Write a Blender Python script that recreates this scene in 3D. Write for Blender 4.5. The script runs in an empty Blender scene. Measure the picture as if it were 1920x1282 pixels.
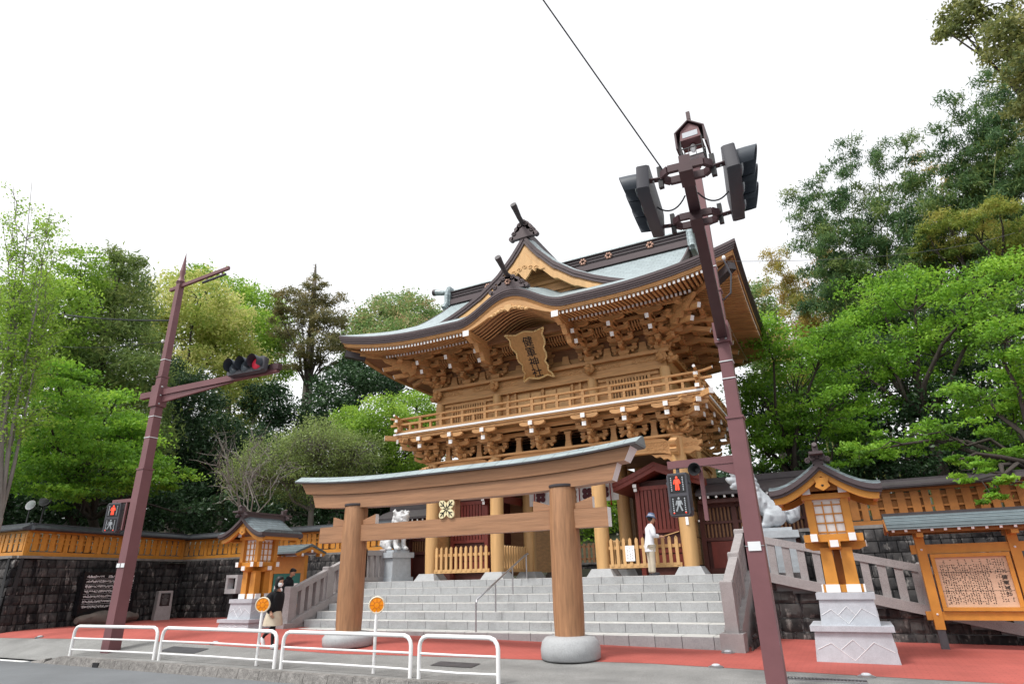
import bpy, math, random
import numpy as np
from mathutils import Matrix, Vector
random.seed(7); np.random.seed(7)
R = math.radians
scene = bpy.context.scene
C = scene.collection

# ---------------------------------------------------------------- camera
PITCH, ROLL, YAW, EYE, FPX = R(21.06), R(-1.36), R(27.1), 1.42, 1148.0
fw = Vector((-math.sin(YAW)*math.cos(PITCH), math.cos(YAW)*math.cos(PITCH), math.sin(PITCH)))
r0 = Vector((math.cos(YAW), math.sin(YAW), 0)); u0 = r0.cross(fw)
rt = math.cos(ROLL)*r0 + math.sin(ROLL)*u0
up = -math.sin(ROLL)*r0 + math.cos(ROLL)*u0
cam_d = bpy.data.cameras.new('camera'); cam = bpy.data.objects.new('camera', cam_d); C.objects.link(cam)
cam_d.sensor_width = 36.0; cam_d.lens = FPX/1920*36; cam_d.clip_start = 0.05; cam_d.clip_end = 2000
m = Matrix((rt, up, -fw)).transposed().to_4x4(); m.translation = (0, 0, EYE)
cam.matrix_world = m
scene.camera = cam

# ---------------------------------------------------------------- sky and sun (bright overcast)
SUN_EL, SUN_AZ = R(58), R(-150)      # azimuth measured from +Y towards +X: the sun stands behind the camera's left shoulder
world = bpy.data.worlds.new('World'); scene.world = world; world.use_nodes = True
nt = world.node_tree; nt.nodes.clear()
wo = nt.nodes.new('ShaderNodeOutputWorld'); bg = nt.nodes.new('ShaderNodeBackground'); bg.inputs[1].default_value = 0.15
sky = nt.nodes.new('ShaderNodeTexSky'); sky.sky_type = 'NISHITA'; sky.sun_disc = False
sky.sun_elevation = SUN_EL; sky.sun_rotation = SUN_AZ; sky.dust_density = 6.0; sky.air_density = 1.2; sky.ozone_density = 1.0
hs = nt.nodes.new('ShaderNodeHueSaturation'); hs.inputs['Saturation'].default_value = 0.16; hs.inputs['Value'].default_value = 1.0
nt.links.new(sky.outputs[0], hs.inputs['Color']); gm = nt.nodes.new('ShaderNodeGamma'); gm.inputs[1].default_value = 0.35      # an overcast dome is far more even than a clear sky
ml = nt.nodes.new('ShaderNodeMix'); ml.data_type = 'RGBA'; ml.blend_type = 'MULTIPLY'; ml.inputs[0].default_value = 1; ml.inputs[7].default_value = (2.6, 2.6, 2.62, 1)
nt.links.new(hs.outputs[0], gm.inputs[0]); nt.links.new(gm.outputs[0], ml.inputs[6]); nt.links.new(ml.outputs[2], bg.inputs[0]); nt.links.new(bg.outputs[0], wo.inputs[0])
sd = bpy.data.lights.new('sun', 'SUN'); sd.energy = 1.5; sd.angle = R(14); sd.color = (1.0, 0.97, 0.92)
sun = bpy.data.objects.new('sun', sd); C.objects.link(sun)
sv = Vector((math.sin(SUN_AZ)*math.cos(SUN_EL), math.cos(SUN_AZ)*math.cos(SUN_EL), math.sin(SUN_EL)))
sun.rotation_euler = sv.to_track_quat('Z', 'Y').to_euler()
vs = scene.view_settings; vs.view_transform = 'Standard'; vs.look = 'None'; vs.exposure = 1.0; vs.gamma = 1.0; vs.use_curve_mapping = False
scene.render.engine = 'CYCLES'; scene.cycles.max_bounces = 6; scene.cycles.diffuse_bounces = 3; scene.cycles.transparent_max_bounces = 8
scene.cycles.glossy_bounces = 2; scene.cycles.use_denoising = True

# ---------------------------------------------------------------- helpers
WM = {}
def link(o, parent=None, wm=None):
    C.objects.link(o)
    wm = wm or Matrix.Identity(4)
    if parent is not None:
        o.parent = parent; o.matrix_parent_inverse = WM[parent.name].inverted()
    o.matrix_basis = wm; WM[o.name] = wm
    return o
def thing(name, label, cat, loc=(0, 0, 0), group=None):
    o = bpy.data.objects.new(name, None); o.empty_display_size = 0.1
    link(o, None, Matrix.Translation(loc)); return tag(o, label, cat, group)
def tag(o, label, cat=None, group=None):
    o['label'] = label
    if cat: o['category'] = cat
    if group: o['group'] = group
    return o
def kind(o, k):
    o['kind'] = k; return o
def put(me, name, parent=None, wm=None):
    return link(bpy.data.objects.new(name, me), parent, wm)
def T(x, y, z, rz=0, s=None, rx=0, ry=0):
    mm = Matrix.Translation((x, y, z)) @ Matrix.Rotation(rz, 4, 'Z')
    if ry: mm = mm @ Matrix.Rotation(ry, 4, 'Y')
    if rx: mm = mm @ Matrix.Rotation(rx, 4, 'X')
    if s: mm = mm @ Matrix.Diagonal((*s, 1))
    return mm

class G:
    """collects faces, then becomes one mesh"""
    def __init__(s): s.v = []; s.f = []; s.m = []; s.mi = 0
    def add(s, vs_, fs, mi=None):
        o = len(s.v); s.v.extend(vs_); mi = s.mi if mi is None else mi
        for f in fs: s.f.append(tuple(i+o for i in f)); s.m.append(mi)
        return s
    def hexa(s, p, mi=None, caps=None):
        fs = [(0, 3, 2, 1), (4, 5, 6, 7), (0, 1, 5, 4), (1, 2, 6, 5), (2, 3, 7, 6), (3, 0, 4, 7)]
        s.add(p, fs, mi)
        if caps:
            for k, c in caps.items(): s.m[-6+k] = c     # 0 bottom 1 top 2 -y 3 +x 4 +y 5 -x
        return s
    def bx(s, x0, x1, y0, y1, z0, z1, mi=None, caps=None):
        return s.hexa([(x0, y0, z0), (x1, y0, z0), (x1, y1, z0), (x0, y1, z0), (x0, y0, z1), (x1, y0, z1), (x1, y1, z1), (x0, y1, z1)], mi, caps)
    def bc(s, x, y, z, a, b, c, mi=None, caps=None):   # centre and full sizes
        return s.bx(x-a/2, x+a/2, y-b/2, y+b/2, z-c/2, z+c/2, mi, caps)
    def frus(s, x, y, z0, z1, a0, b0, a1, b1, mi=None):
        return s.hexa([(x-a0/2, y-b0/2, z0), (x+a0/2, y-b0/2, z0), (x+a0/2, y+b0/2, z0), (x-a0/2, y+b0/2, z0),
                       (x-a1/2, y-b1/2, z1), (x+a1/2, y-b1/2, z1), (x+a1/2, y+b1/2, z1), (x-a1/2, y+b1/2, z1)], mi)
    def beam(s, p, q, w, h, mi=None, endmi=None, upv=(0, 0, 1)):
        p = Vector(p); q = Vector(q); d = (q-p).normalized(); uv = Vector(upv)
        if abs(d.dot(uv)) > 0.98: uv = Vector((0, 1, 0))
        sx = d.cross(uv).normalized()*w/2; sz = sx.cross(d).normalized()*h/2
        P = [p-sx-sz, p+sx-sz, p+sx+sz, p-sx+sz, q-sx-sz, q+sx-sz, q+sx+sz, q-sx+sz]
        s.add([tuple(a) for a in P], [(0, 1, 2, 3), (7, 6, 5, 4), (0, 4, 5, 1), (1, 5, 6, 2), (2, 6, 7, 3), (3, 7, 4, 0)], mi)
        if endmi is not None: s.m[-5] = endmi
        return s
    def prism(s, poly, ax, a, b, mi=None, capmi=None):
        n = len(poly)
        def pt(u, w, t): return {'x': (t, u, w), 'y': (u, t, w), 'z': (u, w, t)}[ax]
        vs_ = [pt(u, w, a) for u, w in poly]+[pt(u, w, b) for u, w in poly]
        s.add(vs_, [tuple(range(n)), tuple(range(2*n-1, n-1, -1))], mi if capmi is None else capmi)
        return s.add(vs_, [(i, i+n, (i+1) % n+n, (i+1) % n) for i in range(n)], mi)
    def tube(s, pts, rad, n=8, mi=None, cap=True):
        pts = [Vector(p) for p in pts]
        if not hasattr(rad, '__len__'): rad = [rad]*len(pts)
        vs_ = []; prev = None
        for i, p in enumerate(pts):
            d = (pts[min(i+1, len(pts)-1)]-pts[max(i-1, 0)]).normalized()
            if prev is None:
                a = Vector((0, 0, 1)) if abs(d.z) < 0.9 else Vector((1, 0, 0)); e = d.cross(a).normalized()
            else:
                e = (prev-d*prev.dot(d))
                e = e.normalized() if e.length > 1e-6 else d.orthogonal().normalized()
            prev = e; f = d.cross(e)
            for k in range(n):
                t = 2*math.pi*k/n; q = p+(e*math.cos(t)+f*math.sin(t))*rad[i]; vs_.append(tuple(q))
        fs = [(i*n+k, i*n+(k+1) % n, (i+1)*n+(k+1) % n, (i+1)*n+k) for i in range(len(pts)-1) for k in range(n)]
        if cap: fs += [tuple(range(n-1, -1, -1)), tuple(range((len(pts)-1)*n, len(pts)*n))]
        return s.add(vs_, fs, mi)
    def lathe(s, prof, x=0, y=0, n=20, mi=None):
        vs_ = [(x+r*math.cos(2*math.pi*k/n), y+r*math.sin(2*math.pi*k/n), z) for r, z in prof for k in range(n)]
        fs = [(i*n+k, i*n+(k+1) % n, (i+1)*n+(k+1) % n, (i+1)*n+k) for i in range(len(prof)-1) for k in range(n)]
        fs += [tuple(range(n-1, -1, -1)), tuple(range((len(prof)-1)*n, len(prof)*n))]
        return s.add(vs_, fs, mi)
    def ell(s, x, y, z, a, b, c, n=10, mi=None):
        prof = []; k = max(4, n//2)
        vs_ = [(x, y, z-c)]
        for i in range(1, k):
            t = math.pi*i/k
            for j in range(n):
                u = 2*math.pi*j/n; vs_.append((x+a*math.sin(t)*math.cos(u), y+b*math.sin(t)*math.sin(u), z-c*math.cos(t)))
        vs_.append((x, y, z+c)); L = len(vs_)-1
        fs = [(0, 1+(j+1) % n, 1+j) for j in range(n)]
        for i in range(k-2): fs += [(1+i*n+j, 1+i*n+(j+1) % n, 1+(i+1)*n+(j+1) % n, 1+(i+1)*n+j) for j in range(n)]
        fs += [(L, 1+(k-2)*n+j, 1+(k-2)*n+(j+1) % n) for j in range(n)]
        return s.add(vs_, fs, mi)
    def grid(s, P, mi=None, flip=False):
        a, b = len(P), len(P[0]); vs_ = [tuple(p) for row in P for p in row]
        fs = [(i*b+j, i*b+j+1, (i+1)*b+j+1, (i+1)*b+j) for i in range(a-1) for j in range(b-1)]
        if flip: fs = [f[::-1] for f in fs]
        return s.add(vs_, fs, mi)
    def loft(s, secs, mi=None, closed=True, cap=True):
        """closed cross-sections joined one after the other"""
        n = len(secs[0]); vs_ = [tuple(p) for q in secs for p in q]
        fs = [(i*n+k, i*n+(k+1) % n, (i+1)*n+(k+1) % n, (i+1)*n+k) for i in range(len(secs)-1) for k in range(n)]
        if cap: fs += [tuple(range(n-1, -1, -1)), tuple(range((len(secs)-1)*n, len(secs)*n))]
        return s.add(vs_, fs, mi)
    def mesh(s, name, mats, smooth=None):
        me = bpy.data.meshes.new(name); me.from_pydata(s.v, [], s.f)
        mats = mats if isinstance(mats, (list, tuple)) else [mats]
        for q in mats: me.materials.append(MT[q] if isinstance(q, str) else q)
        if len(mats) > 1: me.polygons.foreach_set('material_index', s.m)
        if smooth is not None:
            me.polygons.foreach_set('use_smooth', [True]*len(me.polygons)); me.set_sharp_from_angle(angle=R(smooth))
        me.update(); return me
    def obj(s, name, mats, parent=None, smooth=None, wm=None):
        return put(s.mesh(name, mats, smooth), name, parent, wm)

def fix_normals(me):
    import bmesh
    b = bmesh.new(); b.from_mesh(me); bmesh.ops.recalc_face_normals(b, faces=b.faces); b.to_mesh(me); b.free()

def lerp(a, b, t): return a+(b-a)*t
def interp(x, xs, ys): return float(np.interp(x, xs, ys))
def sstep(a, b, x):
    t = min(1, max(0, (x-a)/(b-a))); return t*t*(3-2*t)

# ---------------------------------------------------------------- materials
MT = {}
def mat(name, col, rough=0.6, var=0.25, scale=4.0, stretch=(1, 1, 1), bump=0.0, bscale=None, col2=None, spec=0.4, metal=0.0, rnd=0.0, detail=5.0, speck=0.0, dist=0.003):
    m_ = bpy.data.materials.new(name); m_.use_nodes = True; MT[name] = m_
    n = m_.node_tree.nodes; l = m_.node_tree.links; b = n['Principled BSDF']
    b.inputs['Roughness'].default_value = rough; b.inputs['Metallic'].default_value = metal; b.inputs['Specular IOR Level'].default_value = spec
    tc = n.new('ShaderNodeNewGeometry'); mp = n.new('ShaderNodeMapping'); mp.inputs['Scale'].default_value = stretch
    l.new(tc.outputs['Position'], mp.inputs[0])
    no = n.new('ShaderNodeTexNoise'); no.inputs['Scale'].default_value = scale; no.inputs['Detail'].default_value = detail; no.inputs['Roughness'].default_value = 0.6
    l.new(mp.outputs[0], no.inputs[0])
    cr = n.new('ShaderNodeValToRGB'); cr.color_ramp.elements[0].position = 0.3; cr.color_ramp.elements[1].position = 0.72
    c2 = col2 or tuple(c*(1-var) for c in col); c1 = col if col2 else tuple(min(1, c*(1+var*0.6)) for c in col)
    cr.color_ramp.elements[0].color = (*c2, 1); cr.color_ramp.elements[1].color = (*c1, 1)
    l.new(no.outputs['Fac'], cr.inputs[0]); out = cr.outputs[0]
    if speck:
        sp = n.new('ShaderNodeTexNoise'); sp.inputs['Scale'].default_value = 90; sp.inputs['Detail'].default_value = 2; l.new(tc.outputs['Position'], sp.inputs[0])
        mr = n.new('ShaderNodeMapRange'); mr.inputs[1].default_value = 0.35; mr.inputs[2].default_value = 0.65; mr.inputs[3].default_value = 1-speck; mr.inputs[4].default_value = 1+speck
        l.new(sp.outputs['Fac'], mr.inputs[0]); mx = n.new('ShaderNodeMix'); mx.data_type = 'RGBA'; mx.blend_type = 'MULTIPLY'; mx.inputs[0].default_value = 1
        l.new(out, mx.inputs[6]); l.new(mr.outputs[0], mx.inputs[7]); out = mx.outputs[2]
    if rnd:
        oi = n.new('ShaderNodeObjectInfo'); mr = n.new('ShaderNodeMapRange'); mr.inputs[3].default_value = 1-rnd; mr.inputs[4].default_value = 1+rnd
        l.new(oi.outputs['Random'], mr.inputs[0]); mx = n.new('ShaderNodeMix'); mx.data_type = 'RGBA'; mx.blend_type = 'MULTIPLY'; mx.inputs[0].default_value = 1
        l.new(out, mx.inputs[6]); l.new(mr.outputs[0], mx.inputs[7]); out = mx.outputs[2]
    l.new(out, b.inputs['Base Color'])
    if bump:
        bn = n.new('ShaderNodeTexNoise'); bn.inputs['Scale'].default_value = bscale or scale*4; bn.inputs['Detail'].default_value = 4
        l.new(mp.outputs[0], bn.inputs[0]); bu = n.new('ShaderNodeBump'); bu.inputs['Strength'].default_value = bump; bu.inputs['Distance'].default_value = 0.02
        l.new(bn.outputs['Fac'], bu.inputs['Height']); l.new(bu.outputs[0], b.inputs['Normal'])
    return m_
def brick_lines(m_, scale, w, h, axes='xy', dark=0.6, bump=0.4, msize=0.02, vary=0.12):
    """fine regular joints on an existing material (pieces under about ten pixels)"""
    n = m_.node_tree.nodes; l = m_.node_tree.links; b = n['Principled BSDF']
    tc = n.new('ShaderNodeNewGeometry'); sx = n.new('ShaderNodeSeparateXYZ'); cx = n.new('ShaderNodeCombineXYZ'); l.new(tc.outputs['Position'], sx.inputs[0])
    idx = {'x': 0, 'y': 1, 'z': 2}; l.new(sx.outputs[idx[axes[0]]], cx.inputs[0]); l.new(sx.outputs[idx[axes[1]]], cx.inputs[1])
    br = n.new('ShaderNodeTexBrick'); br.inputs['Scale'].default_value = scale; br.inputs['Brick Width'].default_value = w; br.inputs['Row Height'].default_value = h
    br.inputs['Mortar Size'].default_value = msize; br.inputs['Mortar Smooth'].default_value = 0.2
    br.inputs['Color1'].default_value = (1-vary,)*3+(1,); br.inputs['Color2'].default_value = (1+vary,)*3+(1,); br.inputs['Mortar'].default_value = (dark,)*3+(1,)
    l.new(cx.outputs[0], br.inputs[0])
    src = b.inputs['Base Color'].links[0].from_socket
    mx = n.new('ShaderNodeMix'); mx.data_type = 'RGBA'; mx.blend_type = 'MULTIPLY'; mx.inputs[0].default_value = 1
    l.new(src, mx.inputs[6]); l.new(br.outputs['Color'], mx.inputs[7]); l.new(mx.outputs[2], b.inputs['Base Color'])
    if bump:
        bu = n.new('ShaderNodeBump'); bu.invert = True; bu.inputs['Strength'].default_value = bump; bu.inputs['Distance'].default_value = 0.02
        l.new(br.outputs['Fac'], bu.inputs['Height'])
        if b.inputs['Normal'].links: l.new(b.inputs['Normal'].links[0].from_socket, bu.inputs['Normal'])
        l.new(bu.outputs[0], b.inputs['Normal'])
def stains(m_, col, scale=(1, 1, 1), s=1.2, lo=0.55, hi=0.75):
    n = m_.node_tree.nodes; l = m_.node_tree.links; b = n['Principled BSDF']
    tc = n.new('ShaderNodeNewGeometry'); mp = n.new('ShaderNodeMapping'); mp.inputs['Scale'].default_value = scale; l.new(tc.outputs['Position'], mp.inputs[0])
    no = n.new('ShaderNodeTexNoise'); no.inputs['Scale'].default_value = s; no.inputs['Detail'].default_value = 7; no.inputs['Roughness'].default_value = 0.65; l.new(mp.outputs[0], no.inputs[0])
    mr = n.new('ShaderNodeMapRange'); mr.inputs[1].default_value = lo; mr.inputs[2].default_value = hi; l.new(no.outputs['Fac'], mr.inputs[0])
    src = b.inputs['Base Color'].links[0].from_socket
    mx = n.new('ShaderNodeMix'); mx.data_type = 'RGBA'; l.new(mr.outputs[0], mx.inputs[0]); l.new(src, mx.inputs[6]); mx.inputs[7].default_value = (*col, 1)
    l.new(mx.outputs[2], b.inputs['Base Color'])

mat('gate_wood', (0.57, 0.315, 0.13), 0.55, 0.26, 3, (1, 1, 6), bump=0.15, rnd=0.09)
mat('gate_wood_beam', (0.56, 0.307, 0.127), 0.55, 0.26, 3, (0.6, 5, 6), bump=0.15, rnd=0.1)
mat('gate_wood_pale', (0.60, 0.36, 0.155), 0.5, 0.18, 2.2, (3, 3, 0.35), bump=0.1, rnd=0.04)
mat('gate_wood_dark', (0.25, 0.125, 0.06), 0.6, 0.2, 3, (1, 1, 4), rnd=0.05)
mat('torii_wood', (0.35, 0.178, 0.088), 0.5, 0.32, 3.2, (6, 6, 0.55), bump=0.35, bscale=9, detail=9)
mat('torii_beam', (0.345, 0.178, 0.094), 0.5, 0.26, 2.6, (0.4, 5, 6), bump=0.25, bscale=8)
mat('ochre_wood', (0.57, 0.242, 0.038), 0.5, 0.12, 3, (2, 2, 2), rnd=0.05)
mat('ochre_wood_dull_shaded', (0.31, 0.12, 0.024), 0.6, 0.2, 3, (2, 2, 2), rnd=0.08)  # duller ochre, further darkened: tree shade on the brown fence put into colour
mat('white_paint', (0.8, 0.8, 0.8), 0.5, 0.04, 6)
mat('copper_green', (0.33, 0.395, 0.41), 0.45, 0.16, 3.0, bump=0.05, metal=0.15)
mat('copper_brown', (0.085, 0.062, 0.066), 0.5, 0.25, 6, (0.4, 0.4, 12), metal=0.1)
mat('copper_dark', (0.05, 0.042, 0.046), 0.5, 0.2, 5)
mat('slate_roof', (0.13, 0.165, 0.18), 0.45, 0.2, 5)
mat('cap_tile', (0.06, 0.066, 0.075), 0.6, 0.25, 6)
mat('red_lacquer', (0.19, 0.036, 0.026), 0.45, 0.2, 4, (3, 3, 1), rnd=0.06)
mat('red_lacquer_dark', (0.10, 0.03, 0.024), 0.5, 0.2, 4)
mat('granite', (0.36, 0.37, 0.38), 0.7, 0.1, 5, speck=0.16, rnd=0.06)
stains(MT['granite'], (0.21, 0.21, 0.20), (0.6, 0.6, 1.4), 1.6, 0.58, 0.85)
mat('granite_tread_skylit', (0.55, 0.55, 0.53), 0.75, 0.12, 4, speck=0.12)  # paler than the risers: sky light put into the colour, plus weathering
mat('granite_pink', (0.31, 0.288, 0.288), 0.7, 0.12, 5, speck=0.2, rnd=0.05)
mat('granite_pale', (0.44, 0.46, 0.50), 0.6, 0.12, 5, speck=0.1)
mat('granite_carved', (0.40, 0.43, 0.46), 0.65, 0.15, 7, speck=0.1)
mat('stone_white', (0.62, 0.63, 0.64), 0.7, 0.15, 7, speck=0.1)
mat('wall_stone', (0.085, 0.08, 0.078), 0.95, 0.4, 2.2, bump=0.5, bscale=14, rnd=0.4, col2=(0.018, 0.018, 0.02), spec=0.1, detail=8)
stains(MT['wall_stone'], (0.30, 0.28, 0.265), (1.6, 1.6, 0.8), 2.6, 0.56, 0.70)
stains(MT['wall_stone'], (0.014, 0.014, 0.016), (5, 5, 0.5), 1.4, 0.50, 0.62)
mat('wall_cap', (0.21, 0.20, 0.195), 0.85, 0.3, 4)
mat('joint_dark', (0.03, 0.03, 0.032), 0.9, 0.2, 4)
mat('red_paving', (0.40, 0.092, 0.074), 0.8, 0.16, 1.2, speck=0.08)
brick_lines(MT['red_paving'], 1.0, 0.21, 0.105, 'xy', 0.86, 0.08, 0.012, 0.03)
stains(MT['red_paving'], (0.12, 0.07, 0.065), (0.45, 1, 1), 0.9, 0.68, 0.80)
mat('pavement_grey', (0.225, 0.225, 0.22), 0.85, 0.2, 1.5, speck=0.3, bump=0.15, bscale=80)
mat('asphalt', (0.145, 0.155, 0.165), 0.85, 0.14, 0.8, speck=0.14, bump=0.2, bscale=90)
stains(MT['pavement_grey'], (0.13, 0.13, 0.128), (0.5, 1, 1), 0.8, 0.5, 0.75)
stains(MT['asphalt'], (0.10, 0.105, 0.11), (0.15, 1, 1), 0.7, 0.5, 0.7)
mat('kerb_stone', (0.20, 0.19, 0.18), 0.9, 0.45, 12, speck=0.4, bump=0.4, bscale=30, rnd=0.12)
mat('road_paint', (0.75, 0.75, 0.74), 0.7, 0.1, 8)
mat('pole_paint', (0.17, 0.072, 0.079), 0.45, 0.12, 2)
mat('signal_grey', (0.058, 0.057, 0.068), 0.5, 0.1, 3)
mat('signal_hood', (0.045, 0.055, 0.07), 0.5, 0.1, 3)
mat('signal_black', (0.012, 0.012, 0.014), 0.5, 0.1, 3)
mat('signal_brown', (0.07, 0.035, 0.04), 0.5, 0.15, 3)
mat('lens_off', (0.10, 0.12, 0.14), 0.25, 0.15, 10)
mat('steel', (0.42, 0.42, 0.44), 0.3, 0.1, 3, metal=0.8)
mat('steel_dark', (0.10, 0.10, 0.11), 0.5, 0.2, 6, metal=0.4)
mat('orange_lens', (0.85, 0.27, 0.0), 0.35, 0.08, 30)
mat('orange_groove', (0.55, 0.13, 0.0), 0.4, 0.1, 20)
mat('cream_rim', (0.75, 0.68, 0.52), 0.5, 0.05, 5)
mat('bronze', (0.27, 0.16, 0.12), 0.4, 0.15, 20, metal=0.5)
mat('gold', (0.92, 0.70, 0.34), 0.3, 0.1, 20, metal=0.35)
mat('gold_board', (0.47, 0.275, 0.105), 0.35, 0.2, 3, (4, 4, 1), metal=0.1)
mat('figure_grey', (0.33, 0.35, 0.37), 0.4, 0.05, 5)
mat('ink', (0.008, 0.009, 0.012), 0.5, 0.05, 5)
mat('black_stone', (0.012, 0.012, 0.014), 0.25, 0.2, 4, spec=0.6)
mat('paper_white', (0.85, 0.85, 0.86), 0.6, 0.05, 6)
mat('board_tan', (0.62, 0.42, 0.29), 0.6, 0.14, 2, (0.5, 6, 6))
mat('emblem_plum', (0.10, 0.03, 0.04), 0.7, 0.1, 4)
mat('emblem_cream', (0.78, 0.68, 0.42), 0.5, 0.08, 6)
mat('cloth_white', (0.85, 0.85, 0.86), 0.9, 0.06, 3)
mat('rope_red', (0.35, 0.01, 0.02), 0.8, 0.1, 10)
mat('coat_white', (0.70, 0.71, 0.76), 0.9, 0.08, 6, bump=0.3, bscale=9)
mat('trousers_beige', (0.50, 0.44, 0.35), 0.9, 0.12, 6, bump=0.4, bscale=9)
mat('knit_black', (0.010, 0.010, 0.012), 0.95, 0.3, 20)
mat('skirt_beige', (0.55, 0.47, 0.36), 0.9, 0.1, 10, bump=0.3)
mat('tights_black', (0.006, 0.006, 0.008), 0.8, 0.2, 20)
mat('jacket_black', (0.012, 0.013, 0.018), 0.85, 0.3, 10)
mat('skin', (0.50, 0.27, 0.18), 0.55, 0.06, 10)
mat('hair', (0.008, 0.007, 0.007), 0.5, 0.3, 40)
mat('hat_blue', (0.10, 0.14, 0.24), 0.9, 0.15, 20)
mat('hat_band', (0.45, 0.5, 0.6), 0.9, 0.1, 20)
mat('shoe_white', (0.65, 0.66, 0.68), 0.7, 0.05, 5)
mat('shoe_blue', (0.0, 0.16, 0.55), 0.6, 0.1, 5)
mat('shoe_dark', (0.05, 0.05, 0.06), 0.6, 0.1, 5)
mat('green_board', (0.02, 0.16, 0.13), 0.6, 0.1, 5)
mat('bark', (0.055, 0.045, 0.038), 0.9, 0.35, 3, (4, 4, 0.8), bump=0.6)
mat('bark_pale', (0.22, 0.20, 0.18), 0.9, 0.3, 3, (4, 4, 0.8), bump=0.5)
mat('bamboo_culm', (0.20, 0.22, 0.06), 0.5, 0.2, 3)
mat('forest_floor', (0.035, 0.038, 0.018), 0.95, 0.4, 1.5, bump=0.5)
mat('precinct_gravel', (0.25, 0.24, 0.22), 0.9, 0.2, 6, speck=0.2)
mat('rock_brown', (0.16, 0.13, 0.115), 0.9, 0.45, 2.5, bump=0.8, bscale=5)
mat('cable', (0.012, 0.014, 0.02), 0.6, 0.1, 5)
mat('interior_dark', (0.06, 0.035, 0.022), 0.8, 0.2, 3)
mat('glass_pale', (0.55, 0.58, 0.62), 0.2, 0.05, 4)
mat('tape_white', (0.7, 0.72, 0.74), 0.5, 0.05, 5)
def glow(name, col, s):
    m_ = bpy.data.materials.new(name); m_.use_nodes = True; b = m_.node_tree.nodes['Principled BSDF']
    b.inputs['Base Color'].default_value = (*[c*0.5 for c in col], 1); b.inputs['Emission Color'].default_value = (*col, 1); b.inputs['Emission Strength'].default_value = s; MT[name] = m_
glow('lamp_red', (1.0, 0.07, 0.03), 0.75)
glow('lamp_red_dim', (0.75, 0.03, 0.07), 0.13)
# copper roofs: fine sheet seams
brick_lines(MT['copper_green'], 1.0, 0.34, 0.16, 'xz', 0.62, 0.5, 0.012, 0.06)
brick_lines(MT['slate_roof'], 1.0, 0.22, 0.075, 'yz', 0.55, 0.5, 0.01, 0.1)
def text_mesh(body, size, mat_, name, width=None):
    cu = bpy.data.curves.new(name, 'FONT'); cu.body = body; cu.size = size; cu.align_x = 'CENTER'; cu.align_y = 'CENTER'; cu.extrude = 0.004; cu.offset = size*0.006
    cu.resolution_u = 3
    o = bpy.data.objects.new(name, cu); C.objects.link(o)
    dg = bpy.context.evaluated_depsgraph_get(); me = bpy.data.meshes.new_from_object(o.evaluated_get(dg)); me.name = name
    bpy.data.objects.remove(o); bpy.data.curves.remove(cu)
    me.materials.clear(); me.materials.append(MT[mat_]); return me
# ================================================================ ground, road, pavement
def lat(x): return interp(x, [-30, -25, -21, -17, -11, -3, 3, 8], [.12, .15, .22, .27, .10, -.05, -.10, -.14])
def gz(x, y): return -0.15+(lat(x)+0.15)*sstep(9.4, 12.6, y)
def yred(x): return interp(x, [-30, -20, -12, -10, -6, -3.4, -1, 2, 12], [11.2, 11.28, 11.28, 11.25, 11.66, 12.0, 11.86, 11.7, 11.3])
KY = lambda x: interp(x, [-60, -18, -8, 40], [10.35, 9.88, 9.55, 9.2])

g = G(); g.grid([[(x, y, -0.62) for x in (-600, 0, 600)] for y in (-600, 0, 900)]); kind(g.obj('ground', 'forest_floor'), 'structure')
g = G(); xs = [-90]+list(np.linspace(-45, 12, 40))+[60]
g.grid([[(x, y if k else KY(x)+0.4, -0.3) for x in xs] for k, y in enumerate((9.9, 8, 4, 0, -4, -20))], flip=True); kind(g.obj('road', 'asphalt'), 'structure')
# grey pavement, sloping gently up from the kerb
g = G(); xs = [-45, -36]+list(np.linspace(-30, 8, 77))+[14, 40]
def pav_z(x, y): return gz(x, y)-0.14*(1-sstep(-18.7, -17.6, x))*(1-sstep(9.8, 11.3, y))
g.grid([[(x, lerp(KY(x)+0.02, yred(x)+0.03, t), pav_z(x, lerp(KY(x)+0.02, yred(x)+0.03, t))-0.004) for x in xs] for t in np.linspace(0, 1, 9)]); kind(g.obj('pavement', 'pavement_grey', None, 60), 'structure')
g = G()
g.grid([[(x, KY(x)-0.02+0.06*k-0.6*(1-k), gz(x, KY(x))-0.02*(1-k)-0.006-0.12*(1-k)) for x in (-4.6, -2, 2, 8, 14, 40)] for k in (0, 1)]); kind(g.obj('dropped_pavement', 'pavement_grey'), 'structure')
g = G()
g.grid([[(x, lerp(yred(x), 20.5, t), gz(x, lerp(yred(x), 20.5, t))) for x in xs] for t in np.linspace(0, 1, 14)**1.6]); kind(g.obj('red_path', 'red_paving', None, 60), 'structure')
# road paint at the left edge
g = G(); g.hexa([(-27, 9.75, -0.302), (-19.2, 9.72, -0.302), (-19.2, 9.87, -0.302), (-27, 9.9, -0.302), (-27, 9.75, -0.294), (-19.2, 9.72, -0.294), (-19.2, 9.87, -0.294), (-27, 9.9, -0.294)]); kind(g.obj('road_marking', 'road_paint'), 'structure')
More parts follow.
